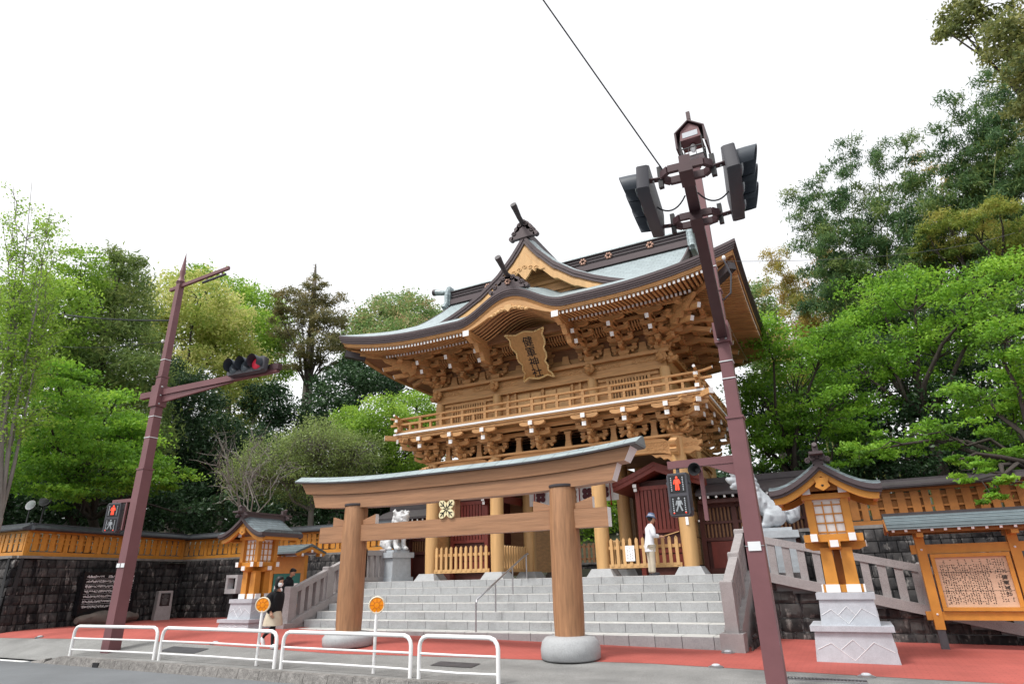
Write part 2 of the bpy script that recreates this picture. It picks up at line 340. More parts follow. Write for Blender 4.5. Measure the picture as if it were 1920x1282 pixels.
# kerb stones
kerb = thing('kerb', 'weathered concrete kerb of separate stones below the white guardrails', 'kerb', (-12, 9.7, -0.3))
x = -18.9; k = 0
while x < -4.6:
    L = 0.6; y0, y1 = KY(x+0.01), KY(x+L-0.01)
    h0 = 0.165 if x > -18 else 0.03; h1 = 0.165 if x > -18.6 else 0.10
    g = G(); x0, x1 = x+0.006, x+L-0.006
    zz = -0.32
    g.hexa([(x0, y0-0.17, zz), (x1, y1-0.17, zz), (x1, y1+0.03, zz), (x0, y0+0.03, zz), (x0, y0-0.12, -0.3+h0), (x1, y1-0.12, -0.3+h1), (x1, y1+0.03, -0.296+h1), (x0, y0+0.03, -0.296+h0)])
    g.obj('kerb_stone', 'kerb_stone', kerb); x += L
g = G(); g.bx(-16.12, -15.9, KY(-16)-0.172, KY(-16)-0.12, -0.3, -0.2); g.obj('drain_hole', 'signal_black', kerb)
# drain grating, covers, little ground lamps
dr = thing('drain_grating', 'long dark steel drain grating let into the grey pavement', 'drain', (-0.7, 11.4, -0.09))
zz = gz(-0.7, 11.35)
for i in range(22):
    xx = -1.2+i*0.048; G().bx(xx, xx+0.022, 11.2, 11.42, zz-0.01, zz+0.006).obj('bar', 'steel_dark', dr)
g = G(); g.bx(-1.24, -0.12, 11.17, 11.2, zz-0.01, zz+0.008).bx(-1.24, -0.12, 11.42, 11.45, zz-0.01, zz+0.008); g.obj('frame', 'steel', dr)
G().bx(-1.24, -0.12, 11.18, 11.44, zz-0.02, zz-0.006+0.004).obj('pit', 'signal_black', dr)
G().bx(-0.35, 0.3, 10.95, 11.08, gz(0, 11)-0.01, gz(0, 11)+0.006).obj('grate_end', 'steel_dark', dr)
def cover(x0, x1, y0, y1, lab):
    g = G(); n = 6
    g.grid([[(lerp(x0, x1, i/n), lerp(y0, y1, j/n), gz(lerp(x0, x1, i/n), lerp(y0, y1, j/n))+0.006) for i in range(n+1)] for j in range(n+1)])
    o = g.obj('cover_plate', 'steel_dark'); tag(o, lab, 'cover'); return o
cover(-7.4, -6.5, 10.75, 11.1, 'grey metal cover plate in the pavement before the torii')
cover(-15.2, -13.9, 10.6, 11.0, 'wide dark cover plate in the pavement behind the guardrail')
for lx, ly, lab in ((-2.5, 13.95, 'round ground lamp in the red paving at the stair newel foot'), (-2.37, 11.96, 'round ground lamp at the red paving edge in front of the stair newel'),
                    (-0.12, 11.74, 'round ground lamp at the red paving edge below the granite lantern'), (-21.85, 11.36, 'round ground lamp at the paving edge below the dark stone wall'), (-14.24, 11.42, 'round ground lamp behind the guardrail by the kerb')):
    z = gz(lx, ly); t = thing('ground_lamp', lab, 'ground lamp', (lx, ly, z), 'ground lamps in the paving')
    G().lathe([(0.13, z-0.01), (0.13, z+0.006), (0.09, z+0.022), (0.085, z+0.024)], lx, ly, 20).obj('rim', 'steel', t, 40)
    G().lathe([(0.07, z+0.0), (0.07, z+0.036), (0.04, z+0.05)], lx, ly, 14).obj('lens', 'glass_pale', t, 40)

# ================================================================ stone stairs
SX0, SX1, RISE, TREAD, SY = -14.78, -2.62, 0.2, 0.5, 14.35
DECK = 1.4
stairs = thing('stone_stairs', 'wide flight of seven pale granite steps leading up to the gate', 'stairs', (-8.7, 14.3, 0))
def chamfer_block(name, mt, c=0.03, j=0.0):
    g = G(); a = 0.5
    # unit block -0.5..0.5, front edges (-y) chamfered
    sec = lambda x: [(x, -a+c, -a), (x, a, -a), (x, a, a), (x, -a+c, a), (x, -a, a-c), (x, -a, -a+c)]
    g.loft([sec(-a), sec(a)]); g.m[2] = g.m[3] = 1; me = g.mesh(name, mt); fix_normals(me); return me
sb = chamfer_block('step_block', ['granite', 'granite_tread_skylit'])
g = G()
for k in range(7):
    g.bx(SX0, SX1, SY+TREAD*k+0.03, 20, RISE*k-(0.3 if k == 0 else 0.02), RISE*(k+1)-0.012)
g.obj('core', 'joint_dark', stairs)
for k in range(7):
    x = SX0-random.choice((0, .2, .42)); dy = 0.62 if k < 6 else 0.9
    while x < SX1:
        L = random.choice((0.58, 0.62, 0.66)); a, b = max(x, SX0), min(x+L, SX1)
        if b-a > 0.05:
            z0 = RISE*k-(0.28 if k == 0 else 0); z1 = RISE*(k+1)
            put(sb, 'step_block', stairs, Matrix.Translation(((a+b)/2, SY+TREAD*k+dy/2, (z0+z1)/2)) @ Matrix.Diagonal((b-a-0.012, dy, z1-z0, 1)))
        x += L
g = G(); g.bx(-19.5, -1.2, 18.1, 34, 0.9, DECK-0.006); kind(g.obj('terrace', 'granite'), 'structure')
g = G(); g.bx(-15.4, SX0, 17.2, 18.2, 0.5, DECK-0.008).bx(SX1, -1.2, 17.4, 18.2, 0.2, DECK-0.008); kind(g.obj('terrace_edge', 'granite_pink'), 'structure')
# handrail on the stairs
hr = thing('handrail', 'slim stainless steel handrail in the middle of the stone stairs', 'handrail', (-8.55, 15.8, 0.4))
hx = -8.55; pts = [(14.38, 0.2), (15.4, 0.6), (16.4, 1.0), (17.3, 1.4)]
rail = [(hx, 14.38, 0.8), (hx, 14.42, 0.93)]+[(hx, y, z+0.72) for y, z in pts[1:3]]+[(hx, 17.3, 2.07), (hx, 17.42, 2.09)]
G().tube(rail, 0.026, 8).obj('rail', 'steel', hr, 50)
for y, z in pts: G().tube([(hx, y, z), (hx, y, z+0.68)], 0.02, 8).obj('post', 'steel', hr, 50)

# ================================================================ granite balustrades
def balustrade(name, label, P0, P1, posts, rail_h=0.88, base_h=0.22, w=0.2, nb=5, parent=None, top_extra=0.06):
    """P0->P1: line of the base's upper edge; posts: parameters along it"""
    t = parent or thing(name, label, 'balustrade', P0)
    P0 = Vector(P0); P1 = Vector(P1); D = P1-P0
    def at(s_): return P0+D*s_
    h = Vector((D.x, D.y, 0)).normalized(); sd_ = Vector((-h.y, h.x, 0))*w/2
    def bar(s0, s1, z0, z1, ww, nm):
        a, b = at(s0), at(s1); q = sd_*(ww/w)
        G().hexa([tuple(a-q+Vector((0, 0, z0))), tuple(b-q+Vector((0, 0, z0))), tuple(b+q+Vector((0, 0, z0))), tuple(a+q+Vector((0, 0, z0))),
                  tuple(a-q+Vector((0, 0, z1))), tuple(b-q+Vector((0, 0, z1))), tuple(b+q+Vector((0, 0, z1))), tuple(a+q+Vector((0, 0, z1)))]).obj(nm, 'granite_pink', t)
    for i in range(len(posts)-1):
        s0, s1 = posts[i], posts[i+1]
        n = max(1, round(D.length*(s1-s0)/1.6))
        for k in range(n): bar(lerp(s0, s1, k/n)+0.001, lerp(s0, s1, (k+1)/n)-0.001, -base_h, 0, w+0.16, 'base_slab')
        bar(s0, s1, rail_h-0.17, rail_h, w*0.95, 'top_rail')
        nb_ = max(2, round(D.length*(s1-s0)/0.34))
        for k in range(nb_):
            sc = lerp(s0, s1, (k+0.5)/nb_); hw = 0.085/D.length
            bar(sc-hw, sc+hw, -0.002, rail_h-0.168, w*0.7, 'baluster')
    for s_ in posts:
        p = at(s_); q = w*0.62
        g = G(); ph = rail_h+top_extra
        e1, e2 = h*q, sd_.normalized()*q
        c = [p-e1-e2, p+e1-e2, p+e1+e2, p-e1+e2]
        zb = min(-0.02, -base_h)
        g.hexa([tuple(v+Vector((0, 0, zb))) for v in c]+[tuple(v+Vector((0, 0, ph-0.03))) for v in c])
        ci = [p-e1*0.86-e2*0.86, p+e1*0.86-e2*0.86, p+e1*0.86+e2*0.86, p-e1*0.86+e2*0.86]
        g.hexa([tuple(v+Vector((0, 0, ph-0.03))) for v in c]+[tuple(v+Vector((0, 0, ph))) for v in ci])
        g.obj('post', 'granite_pink', t)
    return t
bl = balustrade('stone_balustrade', 'pinkish granite balustrade climbing beside the stairs on the stone-wall side', (-14.98, 14.3, 0.36), (-14.98, 17.5, 1.56), [0.03, 0.5, 1.0])
balustrade('', '', (-14.98, 17.5, 1.56), (-14.98, 18.7, 1.56), [0.0, 1.0], parent=bl)
for yy0, zz0, zz1 in ((14.05, -0.05, 0.34),): G().bx(-15.2, -14.76, yy0, yy0+0.5, zz0, zz1).obj('foot_block', 'granite_pink', bl)
G().prism([(14.3, -0.1), (18.8, -0.1), (18.8, 1.36), (17.5, 1.36), (14.3, 0.16)], 'x', -15.14, -14.82).obj('string_wall', 'granite_pink', bl)
br = balustrade('stone_balustrade', 'pinkish granite balustrade climbing beside the stairs on the ramp side', (-2.4, 14.2, 0.30), (-2.4, 17.2, 1.52), [0.03, 0.52, 1.0])
G().bx(-2.63, -2.17, 14.0, 14.5, -0.12, 0.28).obj('foot_block', 'granite_pink', br)
G().prism([(14.2, -0.2), (17.6, -0.2), (17.6, 1.32), (17.2, 1.32), (14.2, 0.1)], 'x', -2.56, -2.24).obj('string_wall', 'granite_pink', br)
RS = -0.236
rb = balustrade('stone_balustrade', 'granite balustrade sloping down along the ramp behind the lantern and signboard', (-2.3, 17.2, 1.52), (6.1, 17.2, 1.52+RS*8.4), [0.012, 0.44, 0.86, 0.998], rail_h=0.84)
g = G(); g.prism([(-2.3, -0.3), (6.4, -0.3), (6.4, 1.48+RS*8.7-0.1), (-2.3, 1.48-0.1)], 'y', 17.3, 19.55); kind(g.obj('ramp', 'granite'), 'structure')

# ================================================================ dark stone retaining walls
stone_me = []
for q in range(7):
    g = G(); rr = random.Random(q); n = 4
    P = []
    for j in range(n+1):
        row = []
        for i in range(n+1):
            u, v = i/n-0.5, j/n-0.5; e = max(abs(u), abs(v))*2
            d = -0.5+(0.16 if e > 0.99 else 0)+rr.uniform(-0.07, 0.07)
            row.append((u*0.97+rr.uniform(-.015, .015)*(e < .9), d, v*0.97))
        P.append(row)
    g.grid(P); me = g.mesh('wall_stone', 'wall_stone', 30); stone_me.append(me)
def stone_wall(label, A, B, z0f, z1f, course=0.30, slen=0.36, batter=0.12, group=None, cap=True, capmat='wall_cap'):
    """A->B in plan, outward side to the right of A->B"""
    A = Vector((*A, 0)); B = Vector((*B, 0)); D = B-A; L = D.length; d = D.normalized(); n = Vector((d.y, -d.x, 0))
    t = thing('retaining_wall', label, 'wall', (A.x, A.y, z0f(0)), group)
    ang = math.atan2(d.y, d.x)
    core = G(); zb = min(z0f(0), z0f(1))-0.4
    ns = 8
    for k in range(ns):
        a, b = A+D*(k/ns), A+D*((k+1)/ns); za, zb2 = z1f(k/ns), z1f((k+1)/ns)
        base = batter*0.0
        o0, o1 = n*(-0.06), n*(-0.06-batter)
        i0 = n*(-0.3)
        core.hexa([tuple(a+o0+Vector((0, 0, zb))), tuple(b+o0+Vector((0, 0, zb))), tuple(b+i0+Vector((0, 0, zb))), tuple(a+i0+Vector((0, 0, zb))),
                   tuple(a+o1+Vector((0, 0, za))), tuple(b+o1+Vector((0, 0, zb2))), tuple(b+i0+Vector((0, 0, zb2))), tuple(a+i0+Vector((0, 0, za)))])
    core.obj('core', 'joint_dark', t)
    ztop = max(z1f(0), z1f(1)); zlow = min(z0f(0), z0f(1)); row = 0; z = zlow-0.1
    H = ztop-zlow
    while z < ztop-0.08:
        h = min(course*random.uniform(0.92, 1.08), max(0.12, ztop-z)); s_ = -random.uniform(0, slen)
        while s_ < L:
            w = slen*random.choice((0.7, 0.85, 1.0, 1.2, 1.4)); a, b = max(0, s_), min(L, s_+w)
            zc = min(z1f(a/L), z1f(b/L)); zt = min(z+h, zc); zlo = max(z, z0f((a+b)/2/L)-0.15)
            if b-a > 0.08 and zt-zlo > 0.07:
                p = A+d*((a+b)/2)+n*(-batter*((zlo+zt)/2-zlow)/max(H, .1)+0.02)
                me = stone_me[random.randrange(7)]
                put(me, 'stone', t, Matrix.Translation((p.x, p.y, (zlo+zt)/2)) @ Matrix.Rotation(ang, 4, 'Z') @ Matrix.Rotation(-batter/max(H, 1)*1.0, 4, 'X') @ Matrix.Diagonal((b-a-0.012, 0.2, zt-zlo-0.012, 1)))
            s_ += w
        z += h; row += 1
    if cap:
        g = G(); a, b = A, B; c0, c1 = n*(0.02-batter), n*(-0.9)
        g.hexa([tuple(a+c0+Vector((0, 0, z1f(0)-0.02))), tuple(b+c0+Vector((0, 0, z1f(1)-0.02))), tuple(b+c1+Vector((0, 0, z1f(1)-0.02))), tuple(a+c1+Vector((0, 0, z1f(0)-0.02))),
                tuple(a+c0+Vector((0, 0, z1f(0)+0.07))), tuple(b+c0+Vector((0, 0, z1f(1)+0.07))), tuple(b+c1+Vector((0, 0, z1f(1)+0.07))), tuple(a+c1+Vector((0, 0, z1f(0)+0.07)))])
        g.obj('coping', capmat, t)
    return t
WT = 2.45
PA, PB, PC, PD = (-25.25, 11.75), (-26.4, 19.0), (-15.25, 19.35), (-33, 11.6)
stone_wall('dark mossy stone wall turning away beyond the fence corner', PD, PA, lambda s: 0.1, lambda s: WT, batter=0.15)
stone_wall('long dark stone wall carrying the black inscription slab', PA, PB, lambda s: 0.12, lambda s: WT, batter=0.15)
stone_wall('dark stone wall between the small lantern and the stair balustrade', (PB[0]-0.7, PB[1]-0.1), PC, lambda s: 0.2, lambda s: WT, batter=0.15)
stone_wall('low dark stone wall under the sloping ramp balustrade', (-2.2, 17.26), (6.2, 17.26), lambda s: -0.12, lambda s: 1.30+RS*8.4*s, course=0.3, slen=0.5, batter=0.02, cap=False)
stone_wall('dark stone wall of the ramp flank beside the stair foot', (-2.2, 14.4), (-2.2, 17.24), lambda s: -0.12, lambda s: 0.08+1.2*s, course=0.3, slen=0.5, batter=0.0, cap=False)
stone_wall('tall dark stone wall under the fence behind the signboard', (-1.15, 19.6), (9.5, 19.6), lambda s: -0.2, lambda s: WT+0.02, batter=0.1)

# ================================================================ plank fences on the walls
def plank_fence(label, A, B, z0, z1, woodm='ochre_wood', post_gap=1.45, side=1, capm='cap_tile'):
    A = Vector((*A, 0)); B = Vector((*B, 0)); D = B-A; L = D.length; d = D.normalized(); n = Vector((d.y, -d.x, 0))*side
    ang = math.atan2(d.y, d.x)
    t = thing('wooden_fence', label, 'fence', (A.x, A.y, z0))
    def put_bar(s0, s1, off, dep, za, zb, nm, mt):
        p = A+d*((s0+s1)/2)+n*off
        G().bc(0, 0, 0, s1-s0, dep, zb-za).obj(nm, mt, t, None, Matrix.Translation((p.x, p.y, (za+zb)/2)) @ Matrix.Rotation(ang, 4, 'Z'))
    nseg = max(1, round(L/post_gap))
    put_bar(0, L, 0, 0.16, z0, z0+0.14, 'sill', woodm); put_bar(0, L, 0, 0.12, z1-0.12, z1-0.02, 'top_beam', woodm)
    put_bar(0, L, 0.02, 0.07, z0+0.42, z0+0.47, 'rail', woodm); put_bar(0, L, 0.02, 0.07, z1-0.32, z1-0.27, 'rail', woodm)
    for k in range(nseg+1):
        s_ = L*k/nseg; put_bar(max(0, s_-0.08), min(L, s_+0.08), 0.0, 0.17, z0+0.14, z1-0.12, 'post', woodm)
        if k < nseg:
            gap = L/nseg-0.16; npk = max(2, round(gap/0.33)); pw = gap/npk
            for q in range(npk):
                c = s_+0.08+pw*(q+0.5)
                put_bar(c-pw*0.3, c+pw*0.3, 0.06, 0.03, z0+0.17, z1-0.13, 'plank', woodm)
                put_bar(c+pw*0.22, min(c+pw*0.78, s_+0.08+gap), -0.035, 0.025, z0+0.20, z1-0.15, 'back_plank', woodm)
    # roofed cap
    w = 0.34
    sec = [(-w, z1-0.02), (-w, z1+0.03), (-0.05, z1+0.16), (-0.05, z1+0.21), (0.05, z1+0.21), (0.05, z1+0.16), (w, z1+0.03), (w, z1-0.02)]
    a, b = A-d*0.1, B+d*0.1
    G().loft([[tuple(p+n*u+Vector((0, 0, z))) for u, z in sec] for p in (a, b)]).obj('cap_roof', capm, t)
    G().loft([[tuple(p+n*u+Vector((0, 0, z))) for u, z in [(-w+.02, z1-.05), (-w+.02, z1-.022), (w-.02, z1-.022), (w-.02, z1-.05)]] for p in (a, b)]).obj('eave_board', 'copper_dark', t)
    return t
FZ0, FZ1 = WT+0.07, 3.42
off = 0.42
plank_fence('ochre plank fence running on past the wall corner', (PD[0], PD[1]+off), (PA[0]-0.25, PA[1]+off), FZ0, FZ1)
plank_fence('ochre plank fence on top of the wall with the black slab', (PA[0]-0.3, PA[1]+off), (PB[0]-0.45, PB[1]+0.1), FZ0, FZ1)
plank_fence('ochre plank fence on the wall beside the small lantern', (PB[0]-0.75, PB[1]+off), (PC[0]+0.2, PC[1]+off), FZ0, FZ1)
plank_fence('brown plank fence with dark cap behind the roofed signboard', (-0.9, 20.0), (9.5, 20.0), FZ0, FZ1+0.08, 'ochre_wood_dull_shaded', capm='copper_dark')
# raised wooded ground behind the walls
def hill_z(x, y):
    d = max(0.0, y-20) if x > -26 else max(0.0, -26-x+max(0, y-20)*0.3)
    return 2.3+min(6.0, 0.11*d)
g = G(); g.grid([[(x, y, hill_z(x, y)) for x in np.linspace(-110, -26.2, 14)] for y in np.linspace(12.2, 120, 14)])
g.grid([[(x, y, hill_z(x, y) if x < -17 else lerp(1.3, hill_z(x, y), sstep(30, 42, y))) for x in (-26.2, -22, -17.01, -16.9, -10, -3, -1)] for y in np.linspace(19.6, 120, 14)])
g.grid([[(x, y, hill_z(x, y)) for x in np.linspace(-1, 60, 8)] for y in np.linspace(20.2, 120, 14)])
kind(g.obj('hillside', 'forest_floor', None, 60), 'structure')
# ================================================================ the two-storeyed gate
GX, GY = -8.6, 21.5
GT = Matrix.Translation((GX, GY, 0))
gate = thing('shrine_gate', 'tall two-storey wooden shrine gate with curved green copper roof above the stairs', 'gate', (GX, GY, DECK))
def gobj(g, name, mats, parent=None, smooth=None, wm=None):
    return g.obj(name, mats, parent or gate, smooth, GT @ wm if wm else GT)
PX = (-4.52, -1.86, 1.86, 4.52)
# ---- pillars and their stone feet
pil = G().lathe([(0.215, 1.6), (0.228, 2.4), (0.228, 4.2), (0.21, 5.42)], 0, 0, 24).mesh('pillar', 'gate_wood_pale', 40)
ft = G().frus(0, 0, 1.39, 1.62, 0.86, 0.86, 0.60, 0.60).mesh('pillar_foot', 'granite')
for y in (-2.5, 0, 2.5):
    for x in PX:
        p = put(pil, 'pillar', gate, GT @ T(x, y, 0)); put(ft, 'pillar_foot', p, GT @ T(x, y, 0))
# ---- carved tie beams between the pillars
def scroll(g, x, z, y, s, turns=1.4, dirn=1, r=0.018):
    pts = []; n = int(14*turns)
    for i in range(n+1):
        a = i/n*turns*2*math.pi; rr = s*(1-0.8*i/n)
        pts.append((x+dirn*rr*math.cos(a), y, z+rr*math.sin(a)*0.8))
    g.tube(pts, [r*(0.6+0.5*math.sin(math.pi*i/n)) for i in range(n+1)], 5)
def scroll_band(g, x0, x1, z, y, h, n):
    rr = random.Random(int(x0*100+z*10))
    for i in range(n):
        t = (i+0.5)/n; scroll(g, lerp(x0, x1, t)+rr.uniform(-.03, .03), z+rr.uniform(-.2, .2)*h, y, h*rr.uniform(0.28, 0.5), rr.uniform(1, 1.7), rr.choice((-1, 1)), 0.016)
    g.tube([(lerp(x0, x1, k/24), y, z-h*0.35+0.12*h*math.sin(k*1.3)) for k in range(25)], 0.013, 5)
    g.tube([(lerp(x0, x1, k/24), y, z+h*0.36+0.1*h*math.sin(k*1.7+1)) for k in range(25)], 0.011, 5)
def tie_beam(x0, x1, wm=None, carve=True):
    a, b = x0+0.2, x1-0.2; n = 12; topz = lambda t: 5.22+0.2*math.sin(math.pi*min(1, max(0, t)))**0.35; botz = lambda t: 4.84+0.11*math.sin(math.pi*t)**0.4
    poly = [(lerp(a, b, k/n), botz(k/n)) for k in range(n+1)]+[(lerp(a, b, k/n), topz(k/n)) for k in range(n, -1, -1)]
    o = gobj(G().prism(poly, 'y', -0.13, 0.13), 'tie_beam', 'gate_wood_beam', None, None, wm)
    if carve:
        w = b-a
        for c0, c1 in ((a+0.1, a+w*0.34), (b-w*0.34, b-0.1)):
            g = G(); scroll_band(g, c0, c1, 5.12, -0.135, 0.32, 4); kind(gobj(g, 'carving', 'gate_wood_beam', o, 60, wm), 'stuff')
    for sgn, xx in ((1, a), (-1, b)):          # curly corner braces below
        br_ = G(); br_.prism([(xx, 4.86), (xx+sgn*0.62, 4.90), (xx+sgn*0.5, 4.8), (xx+sgn*0.36, 4.82), (xx+sgn*0.26, 4.72), (xx+sgn*0.14, 4.74), (xx, 4.6)], 'y', -0.07, 0.07)
        gobj(br_, 'brace', 'gate_wood_beam', o, None, wm)
for i in range(3): tie_beam(PX[i], PX[i+1], T(0, -2.5, 0)); tie_beam(PX[i], PX[i+1], T(0, 2.5, 0), False)
for sx, rz in ((4.52, R(90)), (-4.52, R(-90))):
    for y0, y1 in ((-2.5, 0), (0, 2.5)):
        yc = (y0+y1)/2; tie_beam(-1.25, 1.25, T(sx, yc, 0, rz))
nose = G().prism([(0, 4.86), (0.28, 4.82), (0.44, 4.9), (0.58, 4.86), (0.64, 4.95), (0.55, 5.03), (0.66, 5.1), (0.68, 5.2), (0.56, 5.2), (0.52, 5.27), (0.42, 5.24), (0.36, 5.33), (0.26, 5.28), (0.14, 5.36), (0, 5.3)], 'y', -0.1, 0.1)
for k in range(3): scroll(nose, 0.22+0.14*k, 5.1, -0.105, 0.08, 1.3, 1, 0.014)
nose_me = nose.mesh('carved_nose', 'gate_wood_beam', 50)
for x, y, rz in ((4.6, -2.5, 0), (-4.6, -2.5, R(180)), (4.52, -2.58, R(-90)), (-4.52, -2.58, R(-90)), (1.86, -2.66, R(-90)), (-1.86, -2.66, R(-90))):
    put(nose_me, 'carved_nose', gate, GT @ T(x, y, 0 if abs(rz) != R(90) else -0.05, rz, (1 if abs(x) > 2 else .55, 1, 1)))
# ---- bracket sets
def masu(g, x, y, z, s=0.17, h=0.1):
    g.frus(x, y, z, z+h*0.45, s*0.62, s*0.62, s, s); g.bc(x, y, z+h*0.725, s, s, h*0.55)
def armx(g, x, y, z, L, w=0.12, h=0.13):
    a = L/2; g.prism([(x-a, z+h), (x-a, z+h*0.5), (x-a*0.86, z+h*0.16), (x-a*0.62, z), (x+a*0.62, z), (x+a*0.86, z+h*0.16), (x+a, z+h*0.5), (x+a, z+h)], 'y', y-w/2, y+w/2)
def army(g, x, y0, y1, z, w=0.12, h=0.13, white=True):
    d = y1-y0
    g.prism([(y0, z), (lerp(y0, y1, 0.78), z), (lerp(y0, y1, 0.93), z+h*0.2), (y1, z+h*0.5), (y1, z+h), (y0, z+h)], 'x', x-w/2, x+w/2)
def white_end(g, x, y, z, s):   # square painted end facing out
    g.bx(x-s/2, x+s/2, y-0.012, y+0.03, z-s/2, z+s/2, 1)
def swirl(g, y, z, s):
    pts = [(0, y-s*(1-0.75*i/12)*math.cos(i*0.6), z+s*(1-0.75*i/12)*math.sin(i*0.6)) for i in range(13)]
    for dx in (-0.14, 0.14): g.tube([(dx+p[0], p[1], p[2]) for p in pts], 0.03, 6)
def lower_set():
    g = G(); g.frus(0, 0, 0, 0.1, 0.26, 0.26, 0.38, 0.38); g.bc(0, 0, 0.15, 0.38, 0.38, 0.1)
    armx(g, 0, 0, 0.2, 0.95); army(g, 0, 0.2, -0.55, 0.2)
    for x in (-0.38, 0, 0.38): masu(g, x, 0, 0.33)
    masu(g, 0, -0.42, 0.33)
    armx(g, 0, -0.42, 0.45, 0.92); army(g, 0, 0.2, -0.92, 0.45); armx(g, 0, 0, 0.45, 1.1)
    for x in (-0.38, 0.38): masu(g, x, -0.42, 0.58)
    masu(g, 0, -0.84, 0.58); masu(g, 0, -0.42, 0.58)
    armx(g, 0, -0.84, 0.7, 0.92); army(g, 0, 0.2, -1.02, 0.7)
    for x in (-0.38, 0, 0.38): masu(g, x, -0.84, 0.83, 0.17, 0.09)
    for dx in (-0.3, 0.3):          # leafy carved cheeks
        for k in range(4): g.ell(dx*(0.9+0.12*k), -0.05-0.03*k, 0.24-0.035*k, 0.06, 0.05, 0.055, 6)
    g.tube([(0, -0.2, 0.1), (0, -0.36, 0.06), (0, -0.5, 0.12), (0, -0.52, 0.2)], [0.07, 0.06, 0.05, 0.03], 6)
    white_end(g, 0, -0.93, 0.515, 0.135); white_end(g, 0, -1.03, 0.765, 0.14)
    return g.mesh('bracket_set', ['gate_wood_beam', 'white_paint'])
def upper_set():
    g = G(); g.frus(0, 0, 0, 0.1, 0.25, 0.25, 0.36, 0.36); g.bc(0, 0, 0.15, 0.36, 0.36, 0.1)
    armx(g, 0, 0, 0.2, 0.9); army(g, 0, 0.2, -0.52, 0.2)
    for x in (-0.36, 0, 0.36): masu(g, x, 0, 0.33)
    masu(g, 0, -0.4, 0.33)
    armx(g, 0, -0.4, 0.45, 0.9); army(g, 0, 0.2, -0.9, 0.45); armx(g, 0, 0, 0.45, 1.05)
    for x in (-0.36, 0, 0.36): masu(g, x, -0.4, 0.58)
    masu(g, 0, -0.8, 0.58)
    armx(g, 0, -0.8, 0.7, 0.88); army(g, 0, 0.2, -1.25, 0.7); armx(g, 0, -0.4, 0.7, 1.0)
    for x in (-0.36, 0, 0.36): masu(g, x, -0.8, 0.83)
    masu(g, 0, -1.18, 0.83)
    armx(g, 0, -1.2, 0.93, 0.85)
    for x in (-0.34, 0, 0.34): masu(g, x, -1.2, 1.05, 0.16, 0.09)
    for y1, z1 in ((-1.32, 0.40), (-1.62, 0.66)):   # sloping tail rafters with white ends
        g.beam((0, 0.1, z1+0.5), (0, y1, z1), 0.12, 0.15, 0, 1)
    for dx in (-0.26, 0.26):
        for k in range(4): g.ell(dx*(0.9+0.1*k), -0.05-0.03*k, 0.24-0.03*k, 0.055, 0.045, 0.05, 6)
    return g.mesh('bracket_set', ['gate_wood_beam', 'white_paint'])
PL = 5.45
LS, US = lower_set(), upper_set()
XS7 = (-4.52, -3.19, -1.86, 0, 1.86, 3.19, 4.52)
for x in XS7: put(LS, 'bracket_set', gate, GT @ T(x, -2.5, PL))
for y in (-2.5, -1.25, 0, 1.25, 2.5):
    put(LS, 'bracket_set', gate, GT @ T(4.52, y, PL, R(90)))
    if y > -2.4: continue
    put(LS, 'bracket_set', gate, GT @ T(-4.52, y, PL, R(-90)))
for x, rz in ((4.52, R(45)), (-4.52, R(-45))): put(LS, 'bracket_set', gate, GT @ T(x, -2.5, PL, rz, (1, 1.35, 1)))
UZ = 8.30; UY, UXH = -2.35, 4.36
for x in (-4.36, -3.1, -1.86, 0, 1.86, 3.1, 4.36): put(US, 'bracket_set', gate, GT @ T(x, UY, UZ, 0, (1, 1 if x else 0.3, 1)))
for y in (-2.35, -1.17, 0, 1.17, 2.35): put(US, 'bracket_set', gate, GT @ T(4.36, y, UZ, R(90), (1, 1.22, 1)))
put(US, 'bracket_set', gate, GT @ T(-4.36, -2.35, UZ, R(-90)))
for x, rz in ((4.36, R(45)), (-4.36, R(-45))): put(US, 'bracket_set', gate, GT @ T(x, UY, UZ, rz, (1, 1.4, 1)))
# through beams that tie the sets together
def ring(hx, hy, z0, z1, w, name, mt='gate_wood_beam'):
    for q in range(4):
        g = G()
        if q < 2: s_ = -1 if q == 0 else 1; g.bx(-hx-w/2, hx+w/2, s_*hy-w/2, s_*hy+w/2, z0, z1)
        else: s_ = -1 if q == 2 else 1; g.bx(s_*hx-w/2, s_*hx+w/2, -hy+w/2+.002, hy-w/2-.002, z0, z1)
        gobj(g, name, mt)
ring(4.52, 2.5, PL-0.06, PL+0.012, 0.42, 'plate')
ring(4.52, 2.5, PL+0.58, PL+0.72, 0.11, 'through_beam'); ring(4.94, 2.92, PL+0.70, PL+0.83, 0.105, 'through_beam'); ring(5.36, 3.34, PL+0.86, PL+0.955, 0.12, 'through_beam')
ring(4.36, 2.35, UZ+0.70, UZ+0.83, 0.11, 'through_beam'); ring(4.76, 2.75, UZ+0.86, UZ+0.98, 0.105, 'through_beam'); ring(5.16, 3.15, UZ+0.96, UZ+1.06, 0.105, 'through_beam'); ring(5.56, 3.55, UZ+1.08, UZ+1.2, 0.13, 'eave_purlin')
strut = G().prism([(-0.13, 0), (0.13, 0), (0.085, 0.26), (0.085, 0.46), (-0.085, 0.46), (-0.085, 0.26)], 'y', -0.06, 0.06); strut.bc(0, 0, 0.5, 0.24, 0.16, 0.08); strut_me = strut.mesh('strut', 'gate_wood_beam')
for i in range(6): put(strut_me, 'strut', gate, GT @ T((XS7[i]+XS7[i+1])/2, -2.5, PL))
for y in (-1.9, -.65, .65, 1.9): put(strut_me, 'strut', gate, GT @ T(4.52, y, PL, R(90)))
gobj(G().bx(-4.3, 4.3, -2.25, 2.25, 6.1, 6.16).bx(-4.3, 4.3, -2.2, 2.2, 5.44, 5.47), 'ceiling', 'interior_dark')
g = G()
